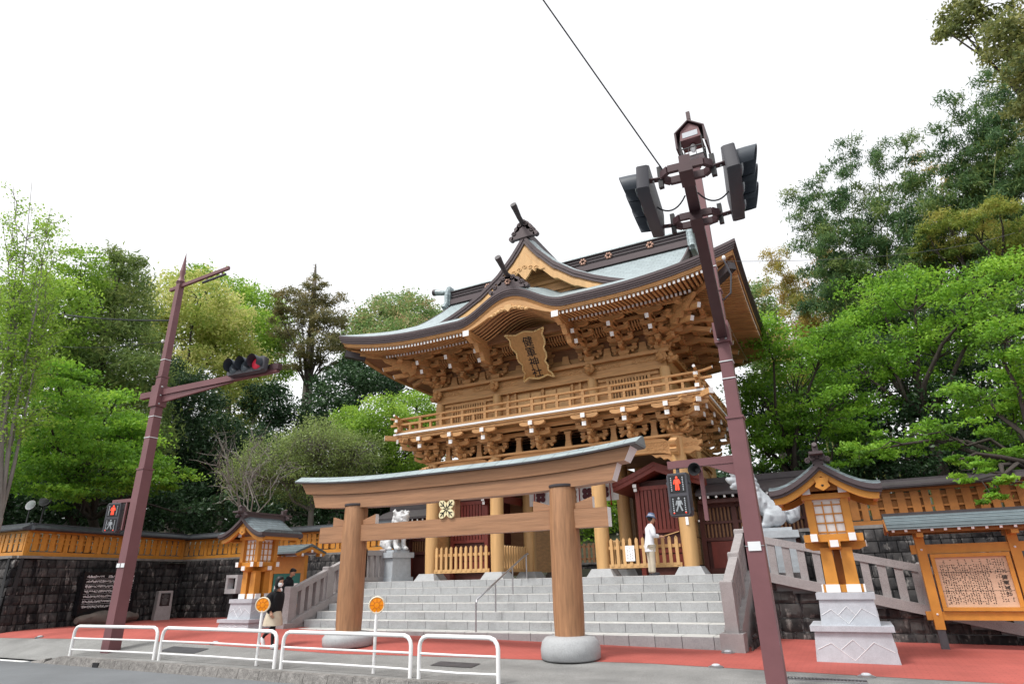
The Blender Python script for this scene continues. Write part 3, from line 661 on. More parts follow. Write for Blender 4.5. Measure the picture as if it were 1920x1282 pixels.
for k in range(22): g.bx(-4.3+k*0.4, -4.24+k*0.4, -2.3, 2.3, 6.02, 6.09)
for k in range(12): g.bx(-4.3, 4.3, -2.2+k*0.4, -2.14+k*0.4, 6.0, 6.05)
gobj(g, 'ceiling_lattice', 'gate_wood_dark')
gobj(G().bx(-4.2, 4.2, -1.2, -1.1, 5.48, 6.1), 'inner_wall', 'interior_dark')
# ---- balcony
BX, BY = 5.68, 3.46
for s_, nm in ((-1, 'f'), (1, 'b')):
    gobj(G().bx(-BX, BX, min(s_*BY, s_*2.3), max(s_*BY, s_*2.3), 6.40, 6.452), 'balcony_floor', 'gate_wood_beam')
    gobj(G().bx(min(s_*BX, s_*4.3), max(s_*BX, s_*4.3), -2.298, 2.298, 6.40, 6.452), 'balcony_floor', 'gate_wood_beam')
ring(BX-0.12, BY-0.12, 6.30, 6.398, 0.14, 'edge_beam')
for s_ in (-1, 1):
    gobj(G().bx(-BX, BX, s_*BY-0.03, s_*BY+0.03, 6.455, 6.52), 'floor_edge', 'white_paint'); gobj(G().bx(s_*BX-0.03, s_*BX+0.03, -BY+0.032, BY-0.032, 6.455, 6.52), 'floor_edge', 'white_paint')
# corner nose beams with white ends
for sx in (-1, 1):
    a = Vector((sx*4.9, -2.7, 6.34)); b = Vector((sx*(BX+0.24), -BY-0.24, 6.36)); gobj(G().beam(a, b, 0.15, 0.17, 0, 1), 'corner_beam', ['gate_wood_beam', 'white_paint'])
# railing
RX, RY = BX-0.16, BY-0.16
rp = G().bx(-0.05, 0.05, -0.05, 0.05, 6.5, 7.06).mesh('railing_post', 'gate_wood_beam'); rp2 = G().bx(-0.04, 0.04, -0.04, 0.04, 6.64, 6.86).mesh('railing_post', 'gate_wood_beam')
ext = 0.42
def rail_run(p, q, n):
    p = Vector(p); q = Vector(q); d = (q-p).normalized(); up_ = Vector((0, 0, 1))
    gobj(G().beam(p-d*ext*0.35+up_*6.58, q+d*ext*0.35+up_*6.58, 0.11, 0.12, 0, 1), 'bottom_rail', ['gate_wood_beam', 'white_paint'])
    gobj(G().beam(p-d*ext+up_*6.88, q+d*ext+up_*6.88, 0.10, 0.075, 0, 1), 'middle_rail', ['gate_wood_beam', 'white_paint'])
    pts = [p-d*(ext+0.04)+up_*7.17, p-d*ext*0.6+up_*7.12, p+up_*7.09]+[p.lerp(q, k/6)+up_*7.09 for k in range(1, 6)]+[q+up_*7.09, q+d*ext*0.6+up_*7.12, q+d*(ext+0.04)+up_*7.17]
    g = G().tube(pts, 0.046, 8, 0, False)
    for e, dd in ((pts[0], -d), (pts[-1], d)): g.tube([e-dd*0.005, e+dd*0.012], 0.047, 8, 1)
    gobj(g, 'top_rail', ['gate_wood_beam', 'white_paint'], None, 50)
    for k in range(n+1):
        c = p.lerp(q, k/n); put(rp, 'railing_post', gate, GT @ T(c.x, c.y, 0))
        if k < n: c = p.lerp(q, (k+0.5)/n); put(rp2, 'railing_post', gate, GT @ T(c.x, c.y, 0))
rail_run((-RX, -RY, 0), (RX, -RY, 0), 12); rail_run((RX, -RY+0.06, 0), (RX, RY, 0), 7); rail_run((-RX, -RY+0.06, 0), (-RX, RY, 0), 7)
for sx in (-1, 1):
    g = G().bc(sx*RX, -RY, 6.79, 0.15, 0.15, 0.58)
    for zc in (6.98, 6.62): g.bc(sx*RX, -RY-0.17, zc, 0.13, 0.2, 0.11, 0, {2: 1})
    gobj(g, 'corner_post', ['gate_wood_beam', 'white_paint'])
# ---- upper storey walls
up_p = G().lathe([(0.175, 6.45), (0.175, 7.55), (0.16, 7.72)], 0, 0, 20).mesh('upper_pillar', 'gate_wood_pale', 40)
for x in (-4.36, -1.86, 1.86, 4.36):
    for y in ((-2.35, 2.35) if abs(x) < 4 else (-2.35, 0, 2.35)): put(up_p, 'upper_pillar', gate, GT @ T(x, y, 0))
gobj(G().bx(-4.3, 4.3, -2.27, 2.27, 6.45, 8.6), 'upper_wall', 'gate_wood')
ring(4.36, 2.35, 7.68, 7.93, 0.20, 'lintel'); ring(4.36, 2.35, 7.93, 8.19, 0.12, 'frieze'); ring(4.42, 2.41, 8.19, 8.30, 0.34, 'plate'); ring(4.36, 2.35, 6.50, 6.62, 0.14, 'sill')
for i, (a, b) in enumerate(((-4.36, -1.86), (-1.86, 1.86), (1.86, 4.36))):
    g = G(); w = b-a
    for t0, t1 in (((.07, .42), (.58, .93)) if i != 1 else ((.05, .24), (.70, .95))): scroll_band(g, a+w*t0, a+w*t1, 8.06, -2.415, 0.19, 5)
    kind(gobj(g, 'carving', 'gate_wood_beam', None, 60), 'stuff')
fr = -2.30
for a, b in ((-4.36, -1.86), (1.86, 4.36)):            # lattice bays
    c0, c1 = a+0.2, b-0.2
    for xx in (c0+0.34, c1-0.34): gobj(G().bx(xx-0.05, xx+0.05, fr-0.06, fr+0.06, 6.62, 7.68), 'mullion', 'gate_wood')
    gobj(G().bx(c0, c1, fr-0.05, fr+0.04, 7.56, 7.68), 'rail', 'gate_wood')
    n = 12; l0, l1 = c0+0.42, c1-0.42
    for k in range(n):
        xx = lerp(l0, l1, (k+0.5)/n); gobj(G().bx(xx-0.032, xx+0.032, fr-0.055, fr+0.0, 6.62, 7.56), 'lattice_bar', 'gate_wood')
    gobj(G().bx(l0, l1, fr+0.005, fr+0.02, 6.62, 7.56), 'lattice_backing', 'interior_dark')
for xx in (-1.42, -1.12, -0.02, 1.1, 1.40): gobj(G().bx(xx-0.045, xx+0.045, fr-0.06, fr+0.06, 6.62, 7.68), 'mullion', 'gate_wood')
for x0, x1 in ((-1.06, -0.52), (-0.52, -0.08), (0.04, 0.5), (0.5, 1.04)): gobj(G().bx(x0+0.03, x1-0.03, fr-0.012, fr+0.02, 6.66, 7.6), 'door_panel', 'gate_wood_pale')
lion = G()
for k in range(7): a_ = k*0.9; lion.ell(0.1*math.cos(a_), -0.08+0.05*math.sin(a_*2), 0.12*math.sin(a_), 0.1, 0.1, 0.09, 7)
lion.tube([(0, -0.05, -0.02), (0, -0.25, -0.06), (0, -0.33, 0.02)], [0.11, 0.1, 0.05], 7)
lion_me = lion.mesh('carved_head', 'gate_wood_beam', 50)
for x, y, rz in ((-4.36, -2.5, 0), (-1.86, -2.5, 0), (1.86, -2.5, 0), (4.36, -2.5, 0), (4.5, -2.35, R(90)), (-4.5, -2.35, R(-90)), (4.5, 0, R(90)), (4.5, 2.35, R(90))): put(lion_me, 'carved_head', gate, GT @ T(x, y, 8.02, rz))
# little frog-leg panels between the upper sets
fl = G().prism([(-0.3, 0), (-0.22, 0.02), (-0.14, 0.16), (-0.1, 0.42), (0.1, 0.42), (0.14, 0.16), (0.22, 0.02), (0.3, 0)], 'y', -0.03, 0.03).mesh('strut', 'gate_wood_beam')
U7 = (-4.36, -3.1, -1.86, 0, 1.86, 3.1, 4.36)
for i in range(6): put(fl, 'strut', gate, GT @ T((U7[i]+U7[i+1])/2, -2.36, UZ))
gobj(G().bx(-4.3, 4.3, -2.29, 2.29, 8.6, 10.2), 'upper_core', 'gate_wood_dark')
# ribbed cove between purlins
rib = G()
for k in range(5): pass
for i in range(6):
    if i in (2, 3): pass
    xc = (U7[i]+U7[i+1])/2
    for k in range(7):
        xx = xc-0.3+0.1*k; rib.tube([(xx, -2.78, UZ+0.72), (xx, -3.0, UZ+0.80), (xx, -3.12, UZ+0.95)], 0.028, 5)
kind(gobj(rib, 'cove_rib', 'gate_wood_beam'), 'stuff')

# ---- eaves and roof
EX, EY = 7.35, 5.0
def lift(u, half): return 0.55*max(0, (abs(u)-(half-4.35))/4.35)**2.2
def kara(x): return 0.78*(0.5*(1+math.cos(math.pi*x/2.0))) if abs(x) < 2.0 else 0.0
EB = 9.33
xf = sorted(set([round(v, 3) for v in list(np.linspace(-EX, EX, 50))+list(np.linspace(-2.2, 2.2, 41))]))
def eave_z(s_, u): return (lift(u, EX)+kara(u)) if s_ == 'f' else (lift(u, EX) if s_ == 'b' else lift(u, EY))
def sweep_eave(s_, sec):
    us = xf if s_ in 'fb' else list(np.linspace(-EY, EY, 36)); half = EX if s_ in 'fb' else EY
    secs = []
    for u in us:
        ring_ = []
        for o, z in sec:
            uu = max(-(half-o), min(half-o, u)); zz = EB+z+eave_z(s_, u)
            ring_.append({'f': (uu, -(EY-o), zz), 'b': (uu, EY-o, zz), 'r': (EX-o, uu, zz), 'l': (-(EX-o), uu, zz)}[s_])
        secs.append(ring_)
    g = G().loft(secs); me = g.mesh('eave', 'copper_brown'); fix_normals(me); return me
for s_ in 'fbrl':
    band = sweep_eave(s_, [(0.14, 0.13), (0.07, 0.15), (0.07, 0.21), (0.045, 0.215), (0.045, 0.27), (0.02, 0.275), (0.02, 0.335), (0.0, 0.34), (0.0, 0.425), (0.3, 0.425), (0.3, 0.13)])
    o = put(band, 'eave_edge', gate, GT)
    fa = sweep_eave(s_, [(0.20, 0.0), (0.17, 0.0), (0.15, 0.06), (0.11, 0.12), (0.11, 0.14), (0.35, 0.14), (0.35, 0.0)]); fa.materials.clear(); fa.materials.append(MT['gate_wood']); put(fa, 'fascia', gate, GT)
# rafters
raf = G().bx(-0.034, 0.034, -1, 0, -0.045, 0.045, 0, {2: 1}).mesh('rafter', ['gate_wood_beam', 'white_paint'])
def aim(me, name, p, q):
    p = Vector(p); q = Vector(q); d = q-p; L = d.length; y = -d/L; x = y.cross(Vector((0, 0, 1))).normalized(); z = x.cross(y)
    mm = Matrix((x, y, z)).transposed().to_4x4() @ Matrix.Diagonal((1, L, 1, 1)); mm.translation = p
    return put(me, name, gate, GT @ mm)
SP = 0.137
def rafters(along, out, hx_in, hy_in, half_out, rot, skip=0.0, skip_base=0.0):
    """along: half length of the eave, out: its distance; a row of flying rafters over a row of base rafters"""
    n = int((along-0.95)/SP)
    for i in range(-n, n+1):
        u = i*SP; lf = lift(u, along)
        yin = -hy_in-max(0, abs(u)-hx_in)*(out-hy_in)/(along-hx_in)
        P = lambda a, b, z: tuple(rot @ Vector((a, b, z)))
        f_in = min(-out+1.35, yin)
        if abs(u) > skip: aim(raf, 'rafter', P(u, f_in, EB+0.16+lf*0.45), P(u, -out+0.16, EB-0.048+lf))
        if abs(u) > skip_base and yin > -out+1.05 and yin+out > 1.3: aim(raf, 'rafter', P(u, yin, EB+0.34+lf*0.1), P(u, -out+0.98, EB+0.01+lf*0.45))
I3 = Matrix.Identity(3)
rafters(EX, EY, UXH, 2.35, EX, I3, 1.72, 1.72)
Rr = Matrix.Rotation(R(90), 3, 'Z'); rafters(EY, EX, 2.35, UXH, EY, Rr)
Rl = Matrix.Rotation(R(-90), 3, 'Z')
# soffit boards just above the rafters
def soffit(u0, u1, n, along, out, hx_in, hy_in, rot):
    P = []
    for j, t in enumerate((0, 0.3, 0.6, 0.85, 1.0)):
        row = []
        for k in range(n+1):
            a = lerp(u0, u1, k/n)   # -1..1
            uo, ui = a*(along-0.12), a*hx_in; u = lerp(ui, uo, t); y = lerp(-hy_in, -(out-0.12), t)
            lf = lift(uo, along); z = lerp(EB+0.40, EB+0.015, t)+lf*t*t
            row.append(tuple(rot @ Vector((u, y, z))))
        P.append(row)
    return P
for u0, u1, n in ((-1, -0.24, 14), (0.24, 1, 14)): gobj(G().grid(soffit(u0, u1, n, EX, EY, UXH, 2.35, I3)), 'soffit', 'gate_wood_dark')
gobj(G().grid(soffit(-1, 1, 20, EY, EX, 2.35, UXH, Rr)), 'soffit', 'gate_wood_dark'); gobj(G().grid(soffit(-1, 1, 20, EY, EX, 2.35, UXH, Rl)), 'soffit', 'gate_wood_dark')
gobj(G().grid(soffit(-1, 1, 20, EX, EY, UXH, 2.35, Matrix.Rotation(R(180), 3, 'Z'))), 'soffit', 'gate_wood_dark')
for sx in (-1, 1):   # hip rafters with dark metal shoes
    gobj(G().beam((sx*4.4, -2.4, EB+0.2), (sx*(EX-0.35), -(EY-0.35), EB+0.28), 0.17, 0.22), 'hip_rafter', 'gate_wood_beam')
    gobj(G().beam((sx*(EX-0.75), -(EY-0.75), EB+0.12), (sx*(EX-0.2), -(EY-0.2), EB+0.24), 0.22, 0.24), 'hip_shoe', 'copper_dark')
    # carved bracket in the eave corner
    g = G().prism([(0, 0), (0.2, -0.12), (0.32, 0.05), (0.5, -0.02), (0.62, 0.16), (0.82, 0.1), (0.95, 0.3), (1.2, 0.38), (1.3, 0.5), (0, 0.5)], 'y', -0.06, 0.06)
    for k in range(4): scroll(g, 0.25+0.22*k, 0.22+0.05*k, -0.07, 0.1, 1.3, 1, 0.015)
    gobj(g, 'corner_carving', 'gate_wood_beam', None, 50, T(sx*4.95, -3.2, 8.85, R(-42) if sx > 0 else R(180+42)))
# karahafu: arched vault, end blocks, pendant carving
aw = 1.66
P = [[(x, y, EB-0.02+kara(x)*0.96+(0.0 if y < -4 else 0.12)) for x in np.linspace(-aw-0.1, aw+0.1, 33)] for y in (-4.83, -4.2, -3.4, -2.3)]
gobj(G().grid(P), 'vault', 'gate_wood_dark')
for k in range(12):
    y = -4.6+k*0.19; g = G().tube([(x, y, EB-0.05+kara(x)*0.96) for x in np.linspace(-aw, aw, 25)], 0.035, 4); gobj(g, 'vault_rib', 'gate_wood_beam')
secs = []
for x in np.linspace(-aw, aw, 33):
    z = EB+kara(x)*0.98; d = 0.05+0.17*(0.5*(1+math.cos(math.pi*x/aw)))**0.6; secs.append([(x, -4.87, z-d), (x, -4.87, z+0.02), (x, -4.75, z+0.02), (x, -4.75, z-d)])
gobj(G().loft(secs), 'gable_board', 'gate_wood')
g = G()
for k in range(-5, 6):
    x = k*0.13; z = EB+kara(x)*0.98-0.26; g.ell(x, -4.88, z+0.05*abs(k)*0.1, 0.1, 0.05, 0.085-0.005*abs(k), 7)
    if k % 2 == 0: scroll(g, x, z-0.02, -4.93, 0.07, 1.2, 1 if k > 0 else -1, 0.014)
g.prism([(-0.12, EB+0.62), (0.12, EB+0.62), (0.16, EB+0.5), (0.08, EB+0.44), (0, EB+0.36), (-0.08, EB+0.44), (-0.16, EB+0.5)], 'y', -4.95, -4.86)
gobj(g, 'pendant_carving', 'gate_wood_pale', None, 50)
for sx in (-1, 1):
    gobj(G().bx(sx*1.66-0.12, sx*1.66+0.12, -4.92, -3.3, EB-0.17, EB+0.03, 0, {2: 1}), 'arch_beam', ['gate_wood_beam', 'white_paint'])
    g = G().prism([(-4.8, EB-0.17), (-4.5, EB-0.3), (-4.3, EB-0.22), (-4.1, EB-0.5), (-3.9, EB-0.44), (-3.75, EB-0.7), (-3.4, EB-0.72), (-3.4, EB-0.17)], 'x', sx*1.66-0.08, sx*1.66+0.08); gobj(g, 'arch_bracket', 'gate_wood_beam')
gobj(G().bx(-1.6, 1.6, -3.62, -3.5, EB-0.1, EB+0.2), 'arch_tie', 'gate_wood_dark')
# main roof
DD = [0, .3, .65, 1.0, 1.5, 2.05, 2.6, 3.1, 3.6, 4.0, 4.4, 4.7, 5.0]
prof = lambda d: interp(d, [0, .65, 1.5, 2.3, 3.0, 4.0, 4.7, 5.0], [EB+.428, 10.14, 10.6, 11.1, 11.58, 12.34, 12.92, 13.2])
fall = lambda d: max(0, 1-d/2.8)**2
def roof_z(x, y, front=True):
    dF, dS = EY-abs(y), EX-abs(x); L_ = max(lift(x, EX)*fall(dF), lift(y, EY)*fall(dS))
    return L_
GH = 5.3
def slope(sgn):
    P = []
    ts = sorted(set([v/ EX for v in xf]))
    for d in [0, .1, .2, .3, .4, .5, .6, .7, .8, .95, 1.1, 1.25, 1.4, 1.6, 1.8, 2.05, 2.3, 2.6, 3.1, 3.6, 4.0, 4.4, 4.7, 5.0]:
        hw = max(EX-d, GH); row = []
        for t in ts:
            x = t*EX if abs(t*EX) < 2.4 else math.copysign(lerp(2.4, hw, (abs(t*EX)-2.4)/(EX-2.4)), t)
            z = prof(d)+lift(t*EX, EX)*fall(d)
            if sgn < 0: z = max(z, EB+.428+kara(x)+0.42*d)
            row.append((x, sgn*(EY-d), z))
        P.append(row)
    return P
gobj(G().grid(slope(-1)), 'roof', 'copper_green', None, 35); gobj(G().grid(slope(1), None, True), 'roof', 'copper_green', None, 35)
for sx in (-1, 1):
    P = [[(sx*(EX-d), t*(EY-d), prof(d)+lift(t*EY, EY)*fall(d)) for t in np.linspace(-1, 1, 37)] for d in np.linspace(0, 2.05, 12)]
    gobj(G().grid(P, None, sx < 0), 'roof', 'copper_green', None, 35)
    # gable triangle, barge boards
    ys = list(np.linspace(-2.95, 2.95, 31)); poly = [(y, prof(EY-abs(y))-0.05) for y in ys]+[(2.95, prof(2.05)-0.1), (-2.95, prof(2.05)-0.1)]
    gobj(G().prism(poly, 'x', sx*4.75, sx*4.85), 'gable_wall', 'gate_wood')
    secs = [[(sx*GH, y, prof(EY-abs(y))+0.02), (sx*(GH+0.06), y, prof(EY-abs(y))+0.02), (sx*(GH+0.06), y, prof(EY-abs(y))-0.32), (sx*GH, y, prof(EY-abs(y))-0.32)] for y in ys]
    gobj(G().loft(secs), 'verge', 'copper_brown')
# main ridge
rid = gobj(G().bx(-5.45, 5.45, -0.34, 0.34, 13.0, 13.22).bx(-5.42, 5.42, -0.24, 0.24, 13.22, 13.66), 'ridge', 'copper_brown')
for z0, w in ((13.22, 0.30), (13.36, 0.28), (13.5, 0.28), (13.62, 0.31)): gobj(G().bx(-5.44, 5.44, -w, w, z0, z0+0.035), 'ridge_course', 'copper_dark', rid)
gobj(G().tube([(-5.6, 0, 13.74), (5.6, 0, 13.74)], 0.13, 10), 'ridge_roll', 'copper_green', rid, 50)
for xx in (-3.4, -0.9, 1.1, 2.2, 3.9):
    g = G()
    for k in range(6): a_ = k*math.pi/3; g.ell(xx+0.1*math.cos(a_), -0.3, 13.43+0.1*math.sin(a_), 0.065, 0.03, 0.065, 6)
    gobj(g, 'emblem', 'bronze', rid, 50)
def finial(p, q, r0_=0.11, r1_=0.155, mt=('copper_green', 'copper_dark')):
    p = Vector(p); q = Vector(q); m_ = p.lerp(q, 0.5)+Vector((0, 0, -0.05)); e = p.lerp(q, 0.86)
    g = G().tube([p, m_, e], [r0_, r0_*1.1, r1_*0.95], 10); g.tube([e, q], [r1_, r1_], 10, 1); return g
for sx in (-1, 1):
    g = G().bx(sx*5.42-0.09, sx*5.42+0.09, -0.36, 0.36, 12.95, 13.9).bx(sx*5.5-0.1, sx*5.5+0.1, -0.5, 0.5, 12.72, 12.98)
    for s2 in (-1, 1): g.tube([(sx*5.45, s2*0.34, 13.75), (sx*5.48, s2*0.42, 13.4), (sx*5.48, s2*0.4, 13.1), (sx*5.52, s2*0.58, 12.78)], 0.1, 8)
    o = gobj(g, 'ridge_end', 'copper_green', rid, 40)
    gobj(finial((sx*5.4, 0, 13.82), (sx*6.48, 0, 14.0)), 'finial', ['copper_green', 'copper_dark'], rid, 50)
# chidori gable (the triangular dormer)
CU, CZ = [0, .25, .55, 1.15, 1.9, 2.6, 3.2, 3.66, 4.1], [13.36, 12.98, 12.58, 11.93, 11.37, 11.0, 10.74, 10.57, 10.45]
chid = lambda u: interp(abs(u), CU, CZ)
us = list(np.linspace(-4.0, 4.0, 65)); CF = -3.5
gobj(G().grid([[(u, y, chid(u)+h_) for u in us] for y, h_ in ((CF, 0.0), (CF+0.12, 0.09), (CF+0.3, 0.18), (CF+0.55, 0.24), (-1.2, 0.24), (0, 0.24))]), 'dormer_roof', 'copper_green', None, 35)
def chid_band(t0, t1, y0, y1, half, name, mt):
    uu = [v for v in us if abs(v) <= half]; secs = []
    for u in uu:
        sl = (chid(abs(u)+0.05)-chid(max(0, abs(u)-0.05)))/(0.1 if abs(u) > 0.05 else 0.05+abs(u)); k = math.sqrt(1+min(2.2, sl*sl))
        secs.append([(u, y0, chid(u)-t0*k), (u, y1, chid(u)-t0*k), (u, y1, chid(u)-t1*k), (u, y0, chid(u)-t1*k)])
    o = gobj(G().loft(secs), name, mt); fix_normals(o.data); return o
chid_band(-0.02, 0.1, CF-0.06, CF+0.5, 4.0, 'dormer_verge', 'copper_brown'); chid_band(0.1, 0.2, CF-0.03, CF+0.5, 3.9, 'dormer_verge', 'copper_brown')
chid_band(0.2, 0.27, CF+0.04, CF+0.3, 3.6, 'barge_board', 'gate_wood_pale'); chid_band(0.27, 0.47, CF+0.0, CF+0.16, 3.1, 'barge_board', 'gate_wood_pale')
poly = [(u, chid(u)-0.3) for u in us if abs(u) < 3.3]; poly += [(3.3, 10.3), (-3.3, 10.3)]
gobj(G().prism(poly, 'y', -2.85, -2.75), 'dormer_wall', 'gate_wood')
for k, zb in enumerate((10.75, 11.1, 11.45, 11.8, 12.15)):
    hw = float(np.interp(-(zb+0.35), [-c for c in CZ], CU)); gobj(G().bx(-hw, hw, -2.93, -2.86, zb, zb+0.12), 'dormer_beam', 'gate_wood_beam')
g = G().prism([(0, 12.62), (0.2, 12.3), (0.55, 12.0), (0.78, 11.78), (0.62, 11.76), (0.48, 11.86), (0.4, 11.74), (0.28, 11.86), (0.2, 11.74), (0.12, 11.62), (0, 11.5), (-0.12, 11.62), (-0.2, 11.74), (-0.28, 11.86), (-0.4, 11.74), (-0.48, 11.86), (-0.62, 11.76), (-0.78, 11.78), (-0.55, 12.0), (-0.2, 12.3)], 'y', CF-0.03, CF+0.05)
for k in range(-2, 3): scroll(g, 0.22*k, 12.0-0.06*abs(k), CF-0.04, 0.1, 1.3, 1 if k > 0 else -1, 0.018)
gobj(g, 'pendant_carving', 'gate_wood_pale', None, 50)
def onigawara(y, z, w, h, name, emblem=True):
    n = 9; poly = []
    g = G()
    for i in range(-4, 5):
        t = i/4; zz = z+h*(1-abs(t)**1.3)*0.78; g.tube([(t*w/2, y, zz+h*0.1), (t*w/2, y+0.18, zz+h*0.1)], h*(0.2-0.06*abs(t)), 10)
        if i % 2: scroll(g, t*w/2, zz+h*0.08, y-0.01, h*0.13, 1.4, 1 if i > 0 else -1, 0.018)
    g.prism([(-w/2, z), (w/2, z), (w*0.42, z+h*0.24), (w*0.24, z+h*0.58), (w*0.1, z+h*0.86), (-w*0.1, z+h*0.86), (-w*0.24, z+h*0.58), (-w*0.42, z+h*0.24)], 'y', y, y+0.16)
    o = gobj(g, name, 'copper_brown', None, 50)
    if emblem:
        e = G()
        for k in range(6): a_ = k*math.pi/3; e.ell(0.075*math.cos(a_), y-0.03, z+h*0.5+0.075*math.sin(a_), 0.05, 0.025, 0.05, 6)
        gobj(e, 'emblem', 'bronze', o, 50)
    return o
onigawara(CF-0.1, 13.22, 1.0, 0.72, 'ridge_ornament', False)
gobj(G().bx(-0.2, 0.2, CF, 0, 13.2, 13.5), 'dormer_ridge', 'copper_brown'); gobj(G().tube([(0, CF, 13.56), (0, 0, 13.56)], 0.11, 10), 'ridge_roll', 'copper_green', None, 50)
gobj(finial((0, CF+0.1, 13.75), (0, -4.35, 14.22), 0.085, 0.12), 'finial', ['copper_dark', 'copper_dark'], None, 50)
onigawara(-4.9, 10.5, 1.35, 0.6, 'ridge_ornament')
gobj(G().bx(-0.17, 0.17, -4.8, -2.8, 10.45, 10.8), 'arch_ridge', 'copper_brown')
gobj(finial((0, -4.7, 10.98), (0, -5.62, 11.42), 0.075, 0.11), 'finial', ['copper_dark', 'copper_dark'], None, 50)

# ---- hanging name board
T0, T1 = Vector((0, -3.72, 9.36)), Vector((0, -2.68, 8.02))
ax = (T1-T0); hgt_ = ax.length; dv = ax.normalized(); nb = Vector((0, dv.z, -dv.y)); 
if nb.y > 0: nb = -nb
def bp(u, v, w=0): return T0+Vector((u, 0, 0))+dv*v+nb*w       # u right, v down the board, w out
out_ = []
def edge(pts): out_.extend(pts)
W0, W1 = 0.66, 0.56
left = [(-W0-0.1, -0.06), (-W0+0.04, 0.16), (-W0, 0.34), (-W0+0.03, 0.5), (-W1+0.04, 0.66), (-W1-0.0, 0.86), (-W1+0.02, 1.0), (-W1+0.13, 1.14), (-W1+0.06, 1.32), (-W1+0.12, 1.48), (-W1+0.02, hgt_-0.1), (-W1-0.02, hgt_+0.06)]
bot = [(-0.36, hgt_-0.05), (-0.2, hgt_+0.0), (0, hgt_+0.04), (0.2, hgt_+0.0), (0.36, hgt_-0.05)]
top = [(0.34, 0.03), (0.16, -0.02), (0, -0.05), (-0.16, -0.02), (-0.34, 0.03)]
outl = left+bot+[(-a, b) for a, b in left[::-1]]+top
board = thing('name_board', 'tilted golden-brown name board with black characters and wavy gilded edge under the arch', 'sign', (GX, GY-3.2, 8.0))
n = len(outl)
g = G(); g.add([tuple(bp(u, v, 0.02)) for u, v in outl]+[tuple(bp(u, v, -0.06)) for u, v in outl], [tuple(range(n)), tuple(range(2*n-1, n-1, -1))]+[(i, i+n, (i+1) % n+n, (i+1) % n) for i in range(n)])
o = g.obj('panel', 'gold_board', board, None, GT); fix_normals(o.data)
g = G(); loop_ = [bp(u, v, 0.03) for u, v in outl]+[bp(*outl[0], 0.03)]
pts = [a.lerp(b, k/3) for a, b in zip(loop_[:-1], loop_[1:]) for k in range(3)]
for i in range(len(pts)): g.tube([pts[i], pts[i].lerp(pts[(i+1) % len(pts)], 0.8)], [0.036, 0.026], 6)
g.obj('gilded_edge', 'gold', board, 50, GT)
rot = Matrix((Vector((1, 0, 0)), -dv, nb)).transposed().to_4x4()
for k, ch in enumerate('健軍神社'):
    p = bp(0.02, 0.36+0.385*k, 0.028); mm = rot.copy(); mm.translation = p
    put(text_mesh(ch, 0.40, 'ink', 'character'), 'character', board, GT @ mm)
for sx in (-0.4, 0.4): G().tube([bp(sx, 0.05, -0.06), (sx, -2.6, 9.3)], 0.02, 6).obj('stay', 'steel_dark', board, None, GT)
# ================================================================ torii
TX, TY = -7.78, 11.98
torii = thing('torii', 'brown timber torii with roofed lintel standing before the stone stairs', 'torii', (TX, TY, 0.05))
for xx in (-2.745, 2.745):
    zb = gz(TX+xx, TY)-0.03
    G().lathe([(0.285, 0.36), (0.30, 0.8), (0.30, 2.2), (0.275, 3.08), (0.262, 3.14)], TX+xx, TY, 28).obj('pillar', 'torii_wood', torii, 40)
    G().lathe([(0.27, 3.135), (0.29, 3.15), (0.29, 3.19), (0.26, 3.20)], TX+xx, TY, 28).obj('collar', 'copper_dark', torii, 40)
    G().lathe([(0.52, zb+0.02), (0.56, zb+0.05), (0.57, zb+0.2), (0.54, 0.28), (0.47, 0.355), (0.36, 0.372), (0.29, 0.373)], TX+xx, TY, 36).obj('base_stone', 'granite', torii, 50)
    for s_ in (-1, 1):   # wedges
        x0 = TX+xx+s_*0.27; x1 = TX+xx+s_*0.66
        G().hexa([(min(x0, x1), TY-0.06, 2.70), (max(x0, x1), TY-0.06, 2.70), (max(x0, x1), TY+0.06, 2.70), (min(x0, x1), TY+0.06, 2.70)]+
                 [(min(x0, x1), TY-0.06, 2.92 if s_ < 0 else 2.80), (max(x0, x1), TY-0.06, 2.80 if s_ < 0 else 2.92), (max(x0, x1), TY+0.06, 2.80 if s_ < 0 else 2.92), (min(x0, x1), TY+0.06, 2.92 if s_ < 0 else 2.80)], None, {3 if s_ > 0 else 5: 1}).obj('wedge', ['torii_beam', 'white_paint'], torii)
G().bx(TX-3.78, TX+3.72, TY-0.105, TY+0.105, 2.32, 2.69, 0, {3: 1, 5: 1}).obj('tie_beam', ['torii_beam', 'white_paint'], torii)
curve = lambda u: 0.17*max(0, (abs(u)-1.2)/3.3)**2.2
def swept(half, slant, sec, name, mts, endmi=None):
    secs = []; n = 40
    zs = [z for _, z in sec]; z0, z1 = min(zs), max(zs)
    for k in range(n+1):
        t = -1+2*k/n; row = []
        for y, z in sec:
            h_ = half+slant*(z-z0)/(z1-z0) ; u = t*h_; row.append((TX-0.04+u, TY+y, z+curve(u)*0.95))
        secs.append(row)
    g = G().loft(secs)
    if endmi is not None: g.m[-1] = endmi; g.m[-2] = endmi
    o = g.obj(name, mts, torii); fix_normals(o.data); return o
swept(3.92, 0.13, [(-0.15, 3.08), (0.15, 3.08), (0.15, 3.40), (-0.15, 3.40)], 'lower_lintel', ['torii_beam', 'white_paint'], 1)
swept(4.22, 0.16, [(-0.2, 3.404), (0.2, 3.404), (0.24, 3.66), (-0.24, 3.66)], 'upper_lintel', ['torii_beam', 'white_paint'], 1)
ro = swept(4.52, 0.06, [(-0.33, 3.664), (0.33, 3.664), (0.33, 3.70), (0.06, 3.84), (-0.06, 3.84), (-0.33, 3.70)], 'cap_roof', ['copper_green'])
swept(4.50, 0.02, [(-0.335, 3.655), (0.335, 3.655), (0.335, 3.69), (-0.335, 3.69)], 'roof_edge', ['copper_dark'])
